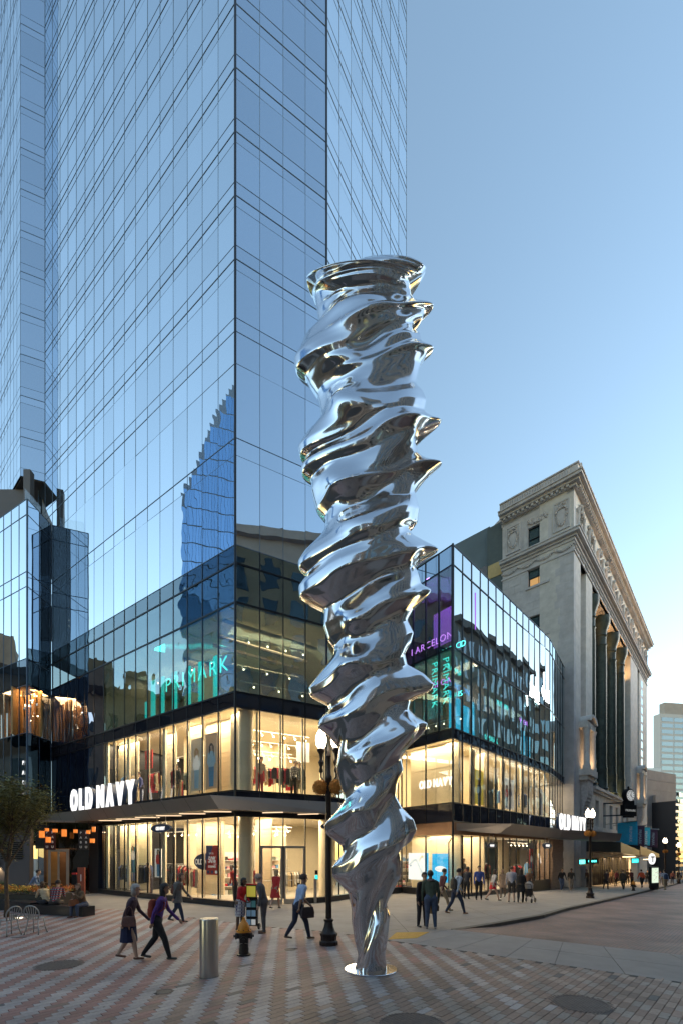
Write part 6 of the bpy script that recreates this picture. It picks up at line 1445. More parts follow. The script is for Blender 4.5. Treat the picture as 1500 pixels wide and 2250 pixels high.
racks = [(F1, 6.3, -1.4, .03, 1.7, 1.75, (0, 0, 1, 4, 0), 'long rack of black and white clothes behind the ground floor windows'), (F1, 7.9, -.55, .03, 1.0, 1.75, (0, 4, 3), 'rack of dark clothes at the left end of the ground floor windows'), (F1, 4.9, -1.0, .03, .9, 1.7, (0, 2, 5), 'rack of dark and red clothes left of the oval wall sign'), (F1, .55, -1.2, .03, .8, 1.6, (2, 2, 7), 'rack of red clothes at the building corner'),
 (F1, 7.3, -.8, 5.06, .8, 1.7, (2, 5, 6), 'rack of coloured shirts in the upper left window'), (F1, 6.9, -2.6, 5.06, 1.6, 1.5, (0, 3, 2), 'rack deeper in the upper floor behind the big letters'), (F1, 5.1, -1.4, 5.06, 1.0, 1.6, (0, 6, 4), 'rack of dark coats in the middle upper window'),
 (F2, 1.8, -1.6, 5.06, 1.2, 1.5, (0, 1, 2, 5), 'rack of mixed clothes on the upper floor behind the corner'), (F2, 2.7, -1.2, 5.06, 1.1, 1.5, (0, 0, 6, 2), 'rack of plaid and black shirts above the entrance'), (F2, 3.6, -2.4, 5.06, 1.4, 1.5, (1, 6, 2), 'rack behind the plaid shirts on the upper floor'),
 (F2, 2.0, -3.2, .03, 1.6, 1.5, (2, 7, 1), 'rack of red and pink clothes inside the entrance'), (F2, 3.3, -2.2, .03, 1.2, 1.4, (1, 5, 0), 'rack of beige clothes right inside the door'), (F3, 2.4, -1.2, .03, 1.6, 1.6, (1, 5, 8), 'rack in the side window behind the lamp post'), 
 (G2, 1.3, -.7, 5.15, .5, 2.2, (0, 0, 4), 'narrow rack of dark shoes by the right-hand upper corner'), (G2, 11.6, -.8, 5.15, .9, 1.8, (0, 6, 3), 'rack of dark coats in the upper window far right'), (G2, 4.2, -1.6, -.02, 1.6, 1.5, (5, 1, 2), 'rack of light clothes in the right-hand ground floor'), (G2, 6.6, -1.4, -.02, 1.4, 1.5, (2, 0, 5), 'rack beside the right-hand shop doors'), (G2, 11.3, -1.1, -.02, 1.2, 1.5, (2, 2, 0), 'rack of dark red clothes right of the shop doors'), (G2, 13.6, -1.1, -.02, 1.4, 1.5, (1, 5, 0), 'rack in the last window before the stone pier')]
for i, (f, a, b, z, w, hh, p_, lb) in enumerate(racks): rack(f, a, b, z, w, hh, lb, p_, 100+i)
shelves(F2, 1.2, -5.6, .03, 2.2, 2.4, 'wall of white shelves with folded clothes seen through the left door', 5); shelves(F2, 3.6, -5.6, .03, 2.0, 2.4, 'wall of white shelves seen through the right door', 6); shelves(F1, 6.0, -4.9, .03, 3.4, 2.3, 'wall shelves behind the ground floor racks', 7); shelves(G2, 3, -4.6, -.02, 4, 2.3, 'wall shelves at the back of the right-hand shop', 8); shelves(G2, 9, -4.6, -.02, 4, 2.3, 'wall shelves behind the right-hand shop doors', 9); shelves(F1, 7, -4.9, 5.06, 3.5, 2., 'wall shelves on the upper floor', 10)
# ceiling track lights
def track(face, a0, a1, b, z, n, label, m=M['bulb'], r=.045):
    r_ = empty('track_light', face.pt((a0+a1)/2, b, z), tang(face), label, 'track light', 'track lights in the shops'); w = a1-a0; mb = MB(); mb.box(-w/2, w/2, -.02, .02, -.04, 0); mb.build('rail', M['white'], r_)
    for k in range(n):
        x = -w/2+w*(k+.5)/n; mb = MB(); mb.tube([(x, 0, -.04), (x, 0, -.12), (x+.04, -.05, -.2)], .022, 5); hd = mb.build('spot_head', M['white'], r_); mb = MB(); mb.ball((x+.05, -.07, -.23), r, 7, 5); mb.build('bulb', m, hd)
tl = [(F2, .8, 4.2, -1.6, 8.3, 6, 'front track light over the corner upper floor'), (F2, .8, 4.2, -2.8, 8.1, 7, 'second track light over the corner upper floor'), (F2, .8, 4.2, -4.0, 7.9, 7, 'rear track light over the corner upper floor'), (F2, .8, 4.2, -2.2, 7.3, 6, 'low track light over the corner upper floor'), (F2, 1.2, 3.4, -2, 3.7, 4, 'track light just inside the entrance'), (F2, 1.2, 3.4, -3.8, 3.6, 5, 'track light deeper inside the entrance'), (F1, 2.6, 8.5, -2.2, 3.6, 9, 'track light over the ground floor racks'), (F1, 0, 5.5, -3.6, 3.5, 8, 'rear track light over the ground floor'), (F1, 4.2, 8.2, -2.6, 8.0, 5, 'track light behind the big letters'), (F1, 3.5, 10, -2.2, 12.7, 4, 'track light on the third floor left'), (F2, .5, 4.2, -1.5, 12.6, 4, 'front track light on the third floor corner'), (F2, .5, 4.2, -3., 11.9, 3, 'rear track light on the third floor corner'), (F2, .5, 4.2, -1.2, 10.4, 3, 'lowest track light on the third floor corner'), (G1, .5, 3.6, -1.8, 10.6, 5, 'track light low on the neon lit floor'), (G2, 1, 7, -2.2, 3.2, 9, 'track light in the right-hand ground floor'), (G2, 10.8, 14.6, -1.6, 3.2, 5, 'track light near the stone pier'), (G2, 2, 13, -2.4, 8.4, 6, 'track light on the right-hand upper floor')]
for q_ in tl: track(*q_)
# pipes and ducts under the third floor ceiling
for i, (z, b) in enumerate(((12.9, -1.), (12.7, -2.2), (12.8, -3.4))):
    mb = MB(); mb.tube([F2.pt(-.3, b, z), F2.pt(4.6, b-.6, z)], .09, 8); tag(mb.build('ceiling_duct', M['bronze_soffit']), ['ceiling duct nearest the glass on the third floor', 'middle ceiling duct on the third floor', 'rear ceiling duct on the third floor'][i], 'duct', 'ceiling ducts')
# card reader post by the door
x_ = F2.pt(3.75, .12, 0); mb = MB(); mb.box(-.06, .06, -.05, .05, 0, 1.15); o = mb.build('door_post', M['alu']); o.location = x_; o.rotation_euler = (0, 0, tang(F2)); tag(o, 'thin metal door opener post right of the entrance', 'post')
for k, (dz, m_) in enumerate(((1.35, M['frame']), (1.12, M['cyan_band']))):
    mb = MB(); mb.box(-.07, .07, -.01, .0, 0, .2); o = mb.build('window_notice', m_); o.location = F2.pt(3.85, .03, dz); o.rotation_euler = (0, 0, tang(F2)); tag(o, ['small dark notice stuck on the glass right of the doors', 'small teal notice below the dark one on the glass'][k], 'notice')
# thin steel mast in front of the screens
x, y = G(985, 1972); mb = MB(); mb.tube([(x, y, g(x, y)), (x, y, 3.0)], .035, 8); mb.tube([(x, y, 2.95), (x+.25, y+.1, 3.3)], .03, 6); tag(mb.build('camera_mast', M['frame']), 'thin black mast with an angled top before the cyan screen', 'mast')
# blade signs of the arcade
for i, (px, py, w, lb) in enumerate(((1300, 1893, 1.5, 'small dark PRIMARK blade sign behind the street lamp'), (1395, 1892, .9, 'small teal blade sign farther under the marquee'))):
    dep = (38, 47)[i]; x, y = P(px, dep); z = zat(py, dep); r_ = empty('blade_sign', (x, y, z), R(20), lb, 'sign', 'small blade signs'); mb = MB(); mb.box(-w/2, w/2, -.04, .04, -.22, .22); mb.build('panel', M['frame'] if i == 0 else M['cyan_band'], r_); text('lettering', 'PRIMARK', .24 if i == 0 else .16, (0, -.05, -.08), 0, M['cyan_neon'], r_, depth=.01, offset=.004); mb = MB(); mb.tube([(0, 0, .2), (0, 0, .8)], .02, 5); mb.build('hanger', M['frame'], r_)
dep = 40; x, y = P(1281, dep); z = zat(1895, dep); r_ = empty('neon_sign', (x, y, z), R(45), 'teal PRIMARK letters on the arcade fascia left of the lamp', 'neon sign'); text('neon_letters', 'PRIMARK', .5, (0, 0, -.15), 0, M['cyan_neon'], r_, depth=.04, offset=.01); mb = MB(); mb.box(-1.1, 1.1, .03, .06, -.3, .35); mb.build('backing', M['frame'], r_)
# goods inside the arcade
for k in range(16):
    a = 8.2+k*1.25; mb = MB(); BS.box(mb, a, a+.6, -2.4, -2.2, -1.2, .6+.3*(k % 3)); mb.build('goods', [garm[2], garm[5], garm[7], garm[3], M['white']][k % 5], shops)
# ---------------------------------------------------------------- people
SKINS = {'l': (.50, .33, .25), 'm': (.36, .22, .15), 'd': (.13, .07, .045), 't': (.44, .28, .19)}
HAIRS = {'black': (.015, .012, .012), 'brown': (.07, .04, .025), 'grey': (.35, .33, .32), 'blond': (.34, .24, .13), 'dbrown': (.035, .02, .015)}
def capsule(vs, fs, a, b, ra, rb, n=10, flat=(1, 1), axis=None):
    a, b = Vector(a), Vector(b); t = (b-a); L_ = t.length; t = t.normalized() if L_ > 1e-6 else Vector((0, 0, 1))
    u = axis if axis is not None else (Vector((1, 0, 0)) if abs(t.x) < .8 else Vector((0, 1, 0)))
    u = (u-t*u.dot(t)).normalized(); w = t.cross(u)
    st = [(-1, .15), (-.85, .55), (-.5, .87), (0, 1)]
    prof = [(a+t*(s*ra*.9), ra*k) for s, k in st]+[(b+t*(-s*rb*.9), rb*k) for s, k in st[::-1]]
    base = len(vs)
    for c, r in prof:
        for k in range(n):
            an = 2*math.pi*k/n; vs.append(tuple(c+u*(r*flat[0]*math.cos(an))+w*(r*flat[1]*math.sin(an))))
    m = len(prof)
    for i in range(m-1):
        for k in range(n): fs.append((base+i*n+k, base+i*n+(k+1) % n, base+(i+1)*n+(k+1) % n, base+(i+1)*n+k))
    fs.append(tuple(base+k for k in range(n-1, -1, -1))); fs.append(tuple(base+(m-1)*n+k for k in range(n)))
def lerp3(a, b, t): return Vector(a).lerp(Vector(b), t)
BODYN = 0
def person(px, py, face, label, hgt=1.75, pose='stand', top=(.2, .2, .2), bot=(.03, .03, .05), shoe=(.02, .02, .02), skin='l', hair='black', hstyle='short', sleeve='long', leg='long',
           build=1., detail=1, stride=.32, swing=.35, skirt=None, coat=None, arms=None, lean=.04, group=None, loc=None, sitz=.40, bag=None, wide=1., topm=None, gender='m'):
    """face: heading in degrees, 0 looks away from the camera, 180 looks at it, 90 looks to the picture's left"""
    global BODYN
    if loc is None: x, y = G(px, py); z = g(x, y)
    else: x, y, z = loc
    r_ = empty('person', (x, y, z), R(face), label, 'person', group); s = hgt/1.75; r_.scale = (s, s, s)
    V3 = Vector; hw = .095; sw = .185*(.92 if gender == 'f' else 1)*wide
    bones = []      # (a, b, ra, rb, flat, region)
    sit = pose == 'sit'
    hipz = .93 if not sit else sitz/s+.10
    pel = V3((0, 0, hipz)); ch = V3((0, lean*2.2, hipz+.36)); sh = V3((0, lean*3, hipz+.50)); nk = V3((0, lean*3.2+.01, hipz+.57)); hd = V3((0, lean*3.6+.03, hipz+.70))
    bw = build
    T = 'top'
    bones += [(pel+V3((-.06, 0, .0)), pel+V3((.06, 0, .0)), .12*bw, .12*bw, (1, .95), 'bot'), (pel+V3((0, 0, .02)), lerp3(pel, ch, .45), .145*bw, .135*bw, (1., .78), T), (lerp3(pel, ch, .4), ch+V3((0, 0, .02)), .14*bw, .165*bw, (1.02, .70), T),
              (sh+V3((-sw+.05, 0, -.03)), sh+V3((sw-.05, 0, -.03)), .075*bw, .075*bw, (1, 1), T), (nk+V3((0, 0, -.06)), nk+V3((0, .01, .06)), .056, .05, (1, 1), 'skin')]
    # head: skull, jaw, nose, ears
    bones += [(hd+V3((0, -.012, .03)), hd+V3((0, .008, .035)), .096, .092, (.84, 1.05), 'skin'), (hd+V3((0, .01, -.02)), hd+V3((0, .035, -.075)), .078, .05, (.86, 1), 'skin')]
    if detail: bones += [(hd+V3((0, .095, .012)), hd+V3((0, .116, -.022)), .010, .017, (1, 1), 'skin'), (hd+V3((.082, 0, .01)), hd+V3((.084, -.005, -.02)), .017, .012, (.5, 1), 'skin'), (hd+V3((-.082, 0, .01)), hd+V3((-.084, -.005, -.02)), .017, .012, (.5, 1), 'skin')]
    ank = []
    for sgn in (-1, 1):
        hip = pel+V3((sgn*hw, 0, -.02))
        if sit:
            kn = hip+V3((sgn*.03, .44, 0.0)); an = V3((kn.x, kn.y-.02+(.06 if sgn > 0 else 0), .09))
        elif pose == 'walk':
            f = sgn*stride; kn = hip+V3((0, f*.62+(.10 if sgn < 0 else .03), -.41)); an = V3((hip.x*.8, f*1.15-(.02 if sgn < 0 else 0), .09 if sgn > 0 else .15))
        else: kn = hip+V3((sgn*.01, .012, -.43)); an = V3((hip.x+sgn*.03, -.005, .085))
        lr = 'bot' if leg == 'long' else ('bot' if leg == 'short' else 'skin')
        lr2 = 'bot' if leg == 'long' else 'skin'
        lw = 1.14 if leg == 'long' else 1.
        bones += [(hip, kn, .092*bw*lw, .062*lw, (1, 1), lr), (kn, lerp3(kn, an, .35), .060*lw, .058*lw, (1, 1), lr2), (lerp3(kn, an, .35), an, .058*lw, .040*lw, (1, 1), lr2)]
        tilt = -.05 if (pose == 'walk' and sgn < 0) else -.045
        bones += [(an+V3((0, -.03, -.045)), an+V3((0, .145, tilt-.01 if pose != 'walk' or sgn > 0 else -.085)), .040, .034, (1, .8), 'shoe')]
        ank.append(an)
        shd = sh+V3((sgn*sw, 0, -.04))
        if arms and arms[0 if sgn < 0 else 1]: el, wr = [V3(q) for q in arms[0 if sgn < 0 else 1]]; el = sh+el; wr = sh+wr
        elif sit: el = shd+V3((sgn*.05, .06, -.26)); wr = el+V3((-sgn*.10, .22, -.02))
        elif pose == 'walk': f = -sgn*swing; el = shd+V3((sgn*.035, f*.32-.02, -.27)); wr = el+V3((-sgn*.01, f*.38+.08, -.22))
        else: el = shd+V3((sgn*.045, -.02, -.28)); wr = el+V3((0, .05, -.25))
        ar = T if sleeve != 'none' else 'skin'; ar2 = T if sleeve == 'long' else 'skin'
        bones += [(shd, el, .056*bw, .043*bw, (1, 1), ar), (el, wr, .042*bw, .029 if ar2 == 'skin' else .036, (1, 1), ar2)]
        dr = (wr-el).normalized(); side = V3((1, 0, 0)) if abs(dr.x) < .8 else V3((0, 1, 0)); side = (side-dr*side.dot(dr)).normalized(); nrm = dr.cross(side)
        palm = wr+dr*.075
        fwd = V3((0, 1, 0)); fwd = (fwd-dr*fwd.dot(dr)); fwd = fwd.normalized() if fwd.length > .1 else side; out = dr.cross(fwd)
        bones += [(wr, palm, .024, .030, (1.1, .6), 'skin')]
        if detail:
            for k, (o_, l_) in enumerate(((-.027, .066), (-.009, .078), (.010, .074), (.027, .058))):
                b0_ = palm+fwd*(-o_)*1.0+dr*.006; m1 = b0_+dr*l_*.55-out*sgn*.008; m2 = m1+dr*l_*.40-out*sgn*.024
                bones += [(b0_, m1, .0095, .0085, (1, 1), 'skin'), (m1, m2, .0085, .007, (1, 1), 'skin')]
            tb = wr+dr*.03+fwd*.024; bones += [(tb, tb+dr*.035+fwd*.020, .011, .010, (1, 1), 'skin'), (tb+dr*.035+fwd*.020, tb+dr*.062+fwd*.018, .010, .008, (1, 1), 'skin')]
    vs, fs = [], []
    ax = V3((1, 0, 0))
    for (a, b, ra, rb, fl_, rg) in bones: capsule(vs, fs, a, b, ra, rb, 10 if ra > .02 else 7, fl_, ax if abs((b-a).normalized().x) < .8 else V3((0, 1, 0)))
    me0 = bpy.data.meshes.new('b'); me0.from_pydata(vs, [], fs); ob = bpy.data.objects.new('b', me0); COL.objects.link(ob)
    md = ob.modifiers.new('r', 'REMESH'); md.mode = 'VOXEL'; md.voxel_size = (.0105 if detail == 2 else (.016 if detail else .028)); md.use_smooth_shade = True
    sm = ob.modifiers.new('s', 'SMOOTH'); sm.factor = .5; sm.iterations = 2 if detail == 2 else 1
    dg = bpy.context.evaluated_depsgraph_get(); me = bpy.data.meshes.new_from_object(ob.evaluated_get(dg)); bpy.data.objects.remove(ob)
    me.name = 'body'
    # material by the nearest limb
    n = len(me.polygons); cen = np.empty(n*3); me.polygons.foreach_get('center', cen); cen = cen.reshape(-1, 3); best = np.full(n, 1e9); reg = np.zeros(n, int)
    names = ['top', 'bot', 'skin', 'shoe']
    for (a, b, ra, rb, fl_, rg) in bones:
        a_, b_ = np.array(a), np.array(b); ab = b_-a_; t = np.clip(((cen-a_)@ab)/max(ab@ab, 1e-9), 0, 1); dd = np.linalg.norm(cen-(a_+t[:, None]*ab), axis=1)-(ra+(rb-ra)*t)*(fl_[1] if fl_[1] < 1 else 1)
        m = dd < best; best[m] = dd[m]; reg[m] = names.index(rg)
    me.materials.clear()
    for mm in (topm or cloth(top), cloth(bot), mat('skin', SKINS[skin], .55, var=.05) if 'skin_'+skin not in MATS else MATS['skin_'+skin], cloth(shoe, .5)): me.materials.append(mm)
    MATS.setdefault('skin_'+skin, me.materials[2])
    me.polygons.foreach_set('material_index', reg.astype(np.int32)); me.shade_smooth()
    bd = bpy.data.objects.new('body', me); link(bd, r_)
    # hair
    if hstyle != 'bald':
        hm = cloth(HAIRS[hair], .6); mb = MB(); r2 = random.Random(BODYN)
        def cap(rx, ry, rz, c, zmin, front):
            nn, mm_ = 18, 12; pts = []
            for i in range(mm_+1):
                ph = math.pi*.62*i/mm_
                for k in range(nn):
                    a = 2*math.pi*k/nn; yy = math.sin(ph)*math.sin(a); zz_ = math.cos(ph)
                    if yy > 0: zz_ = max(zz_, front+.0*yy)
                    rr = 1+.05*r2.random(); pts.append((c[0]+rx*math.sin(ph)*math.cos(a)*rr, c[1]+ry*yy*rr, c[2]+rz*zz_*rr))
            mb.add(pts, [(i*nn+k, (i+1)*nn+k, (i+1)*nn+(k+1) % nn, i*nn+(k+1) % nn) for i in range(mm_) for k in range(nn)])
        cap(.094, .112, .112, (hd.x, hd.y-.008, hd.z+.032), 0, .35)
        if hstyle in ('long', 'mid'):
            ln = .30 if hstyle == 'long' else .16
            mb.lathe([(.085, .03), (.105, -.04), (.10, -.14), (.09, -ln+.02), (.05, -ln)], (hd.x, hd.y-.045, hd.z+.02), 14, sx=1.0, sy=.62)
        if hstyle == 'bun': mb.ball((hd.x, hd.y-.12, hd.z+.06), .045, 10, 8)
        mb.build('hair', hm, r_, smooth=True)
    else:
        mb = MB(); mb.lathe([(.088, -.03), (.092, .0), (.088, .025)], (hd.x, hd.y-.022, hd.z+.005), 16, sx=.98, sy=.98); mb.build('hair', cloth((.25, .22, .20)), r_, smooth=True)
    if detail == 2:
        for sg in (-1, 1): mb = MB(); mb.ball((hd.x+sg*.032, hd.y+.083, hd.z+.012), .011, 8, 6); mb.build('eye', cloth((.02, .015, .01), .3), r_)
        mb = MB(); mb.ball((hd.x, hd.y+.086, hd.z-.052), .017, 8, 6, sz=.35); mb.build('mouth', cloth((.35, .12, .10), .5), r_)
    if skirt:
        c_, ln, fl2, m_ = skirt; mb = MB(); yc = lean*.5; mb.lathe([(.135*bw, .10), (.16*bw, .0), (.175*bw, -.10), (.165*bw+fl2*.5, -ln*.6), (.16*bw+fl2, -ln), (.15*bw+fl2, -ln)], (0, yc, hipz), 26, flute=.035, sx=1, sy=.88); mb.build('skirt', m_ or cloth(c_), r_, smooth='angle')
    if coat:
        c_, ln = coat; mb = MB(); mb.lathe([(.10, .53), (.19*bw, .47), (.205*bw, .36), (.18*bw, .12), (.19*bw, .0), (.215*bw, -ln*.6), (.235*bw, -ln), (.225*bw, -ln)], (0, lean, hipz), 26, flute=.02, sx=1, sy=.72); mb.build('coat', cloth(c_), r_, smooth='angle')
    BODYN += 1
    r_['hand'] = 0; del r_['hand']
    return r_, {'sh': sh, 'hip': pel, 'hd': hd}
def backpack(pr, info, c, label, back=True, w=.30, h=.44, dy=-.20):
    r_, i = pr, info; p = r_.matrix_basis @ Vector((0, 0, 0)); s = r_.scale[0]
    M4 = Matrix.Translation(r_.location) @ r_.rotation_euler.to_matrix().to_4x4() @ Matrix.Diagonal((s, s, s, 1))
    q = M4 @ (i['sh']+Vector((0, dy-.01, -.25)))
    o = empty('backpack', q, r_.rotation_euler[2], label, 'backpack'); o.scale = (s, s, s); m = cloth(c)
    mb = MB(); mb.lathe([(.06, -h/2), (w*.5, -h/2+.03), (w*.54, -h*.1), (w*.5, h*.3), (w*.36, h/2-.03), (.05, h/2)], (0, 0, 0), 18, sx=1, sy=.62); mb.build('sack', m, o, smooth='angle')
    mb = MB(); mb.lathe([(.03, -h*.36), (w*.38, -h*.34), (w*.38, 0), (.03, .03)], (0, -.06, 0), 14, sx=1, sy=.45); mb.build('front_pocket', m, o, smooth='angle')
    for sg in (-1, 1): mb = MB(); mb.tube([(sg*.09, .07, h*.45), (sg*.11, .16, h*.5+.05), (sg*.12, .28, h*.32), (sg*.13, .26, 0), (sg*.12, .08, -h*.3)], .014, 5); mb.build('strap', m, o)
    return o
def handbag(pr, info, off, c, label, w=.32, h=.26, name='bag', cat='bag', d_=.12, strap=.22):
    s = pr.scale[0]; M4 = Matrix.Translation(pr.location) @ pr.rotation_euler.to_matrix().to_4x4() @ Matrix.Diagonal((s, s, s, 1)); q = M4 @ (info['sh']+Vector(off))
    o = empty(name, q, pr.rotation_euler[2]+R(90), label, cat); mb = MB()
    vs = []; 
    for z, k in ((0, 1.), (h*.5, 1.05), (h, .86)):
        vs += [(-w/2*k, -d_/2*k, z), (w/2*k, -d_/2*k, z), (w/2*k, d_/2*(k if z < h else .5), z), (-w/2*k, d_/2*(k if z < h else .5), z)]
    mb.add(vs, [(3, 2, 1, 0), (8, 9, 10, 11)]+[(i*4+j, i*4+(j+1) % 4, (i+1)*4+(j+1) % 4, (i+1)*4+j) for i in range(2) for j in range(4)]); b = mb.build('pouch', cloth(c), o)
    bv = b.modifiers.new('b', 'BEVEL'); bv.width = .02; bv.segments = 2
    mb = MB(); mb.tube([(-w*.3, 0, h*.95), (-w*.2, 0, h+strap*.8), (0, 0, h+strap), (w*.2, 0, h+strap*.8), (w*.3, 0, h*.95)], .009, 5); mb.build('handle', cloth(c), o); return o
GW = 'people walking on the pavement'
navy = (.015, .018, .06); jean = (.05, .075, .14); djean = (.025, .035, .07); khaki = (.33, .25, .17)
# heading: 0 looks away, -90 looks to picture right
p, i = person(281, 2110, -75, 'woman with short grey hair in a navy dress and dark cardigan striding past the bollard', 1.66, 'walk', top=(.05, .03, .05), bot=(.42, .30, .24), shoe=(.12, .05, .03), skin='l', hair='grey', hstyle='mid', detail=2, leg='bare', skirt=(navy, .50, .05, None), stride=.17, gender='f')
handbag(p, i, (.24, -.05, -.62), (.16, .08, .07), 'small brown bag carried by the grey haired woman', .26, .22)
p, i = person(345, 2110, -80, 'woman with black hair, purple top and black leggings walking behind the grey haired woman', 1.68, 'walk', top=(.10, .04, .22), bot=(.012, .012, .016), shoe=(.03, .03, .035), skin='m', hair='black', hstyle='long', detail=2, stride=.25, gender='f'); backpack(p, i, (.26, .04, .02), 'rust red backpack on the woman in black leggings')
p, i = person(388, 2027, -85, 'woman in a grey coat and navy jeans walking before the poster window', 1.66, 'walk', top=(.10, .10, .10), bot=djean, skin='l', hair='brown', hstyle='long', stride=.22, gender='f', coat=((.11, .11, .11), .22)); backpack(p, i, (.16, .06, .04), 'brown backpack on the woman in the grey coat', w=.28, h=.36)
sk = plaid('patterned_cloth', (.6, .58, .6), (.06, .07, .16), (.35, .33, .4), 9.)
p, i = person(527, 2044, -115, 'woman in a red cardigan and patterned skirt talking beside the literature cart', 1.60, 'stand', top=(.50, .02, .03), bot=(.3, .18, .12), skin='d', hair='black', hstyle='mid', detail=2, leg='bare', skirt=((.5, .5, .5), .46, .0, sk), gender='f', arms=[((-.24, .02, -.30), (-.10, .18, -.44)), ((.24, .02, -.30), (.10, .18, -.44))], build=1.08)
p, i = person(580, 2051, 100, 'bald man in a grey suit facing the woman in the red cardigan', 1.76, 'stand', top=(.085, .085, .095), bot=(.075, .07, .075), shoe=(.14, .06, .03), skin='l', hstyle='bald', detail=2, build=1.14)
p, i = person(655, 2066, -60, 'man in a light blue shirt and dark trousers walking past the shop doors', 1.78, 'walk', top=(.38, .48, .68), bot=(.03, .035, .06), shoe=(.12, .07, .04), skin='m', hair='dbrown', detail=2, sleeve='short', stride=.25, build=1.08); handbag(p, i, (.28, .02, -.82), (.05, .035, .035), 'dark laptop bag held by the man in the light blue shirt', .36, .30)
p, i = person(604, 1998, -20, 'woman in a red dress stepping towards the shop doors', 1.64, 'walk', top=(.45, .03, .03), bot=(.35, .22, .16), skin='l', hair='blond', hstyle='mid', detail=1, leg='bare', skirt=((.45, .03, .03), .42, .08, None), stride=.22, gender='f')
p, i = person(926, 2037, -160, 'bearded man in a dark suit facing the man in the green hoodie', 1.74, 'stand', top=(.025, .022, .03), bot=(.02, .018, .024), shoe=(.02, .015, .015), skin='m', hair='black', detail=2)
mb = MB(); mb.add([(-.035, .0, 0), (.035, 0, 0), (.0, .0, -.20)], [(0, 2, 1)]); mb.add([(-.035, -.03, 0), (.035, -.03, 0), (.0, -.03, -.20)], [(0, 1, 2)]); sf_ = mb.build('shirt_front', M['white'], p); sf_.location = (0, .155, i['sh'].z-.02)
handbag(p, i, (-.30, .05, -.90), (.05, .035, .03), 'dark leather holdall held by the man in the dark suit', .42, .28, d_=.2); handbag(p, i, (-.20, .10, -.98), (.42, .26, .13), 'tan paper shopping bag held by the man in the dark suit', .30, .38, 'shopping_bag', d_=.14, strap=.1)
p, i = person(946, 2042, -5, 'man seen from behind in a dark green hoodie and blue jeans', 1.80, 'stand', top=(.045, .065, .05), bot=jean, shoe=(.3, .3, .3), skin='d', hair='black', detail=2, build=1.12, wide=1.05)
mb = MB(); mb.lathe([(.05, .0), (.115, .015), (.125, .05), (.09, .085), (.06, .06)], (0, i['sh'].y-.03, i['sh'].z-.0), 18); mb.build('hood', cloth((.14, .11, .11)), p, smooth='angle')
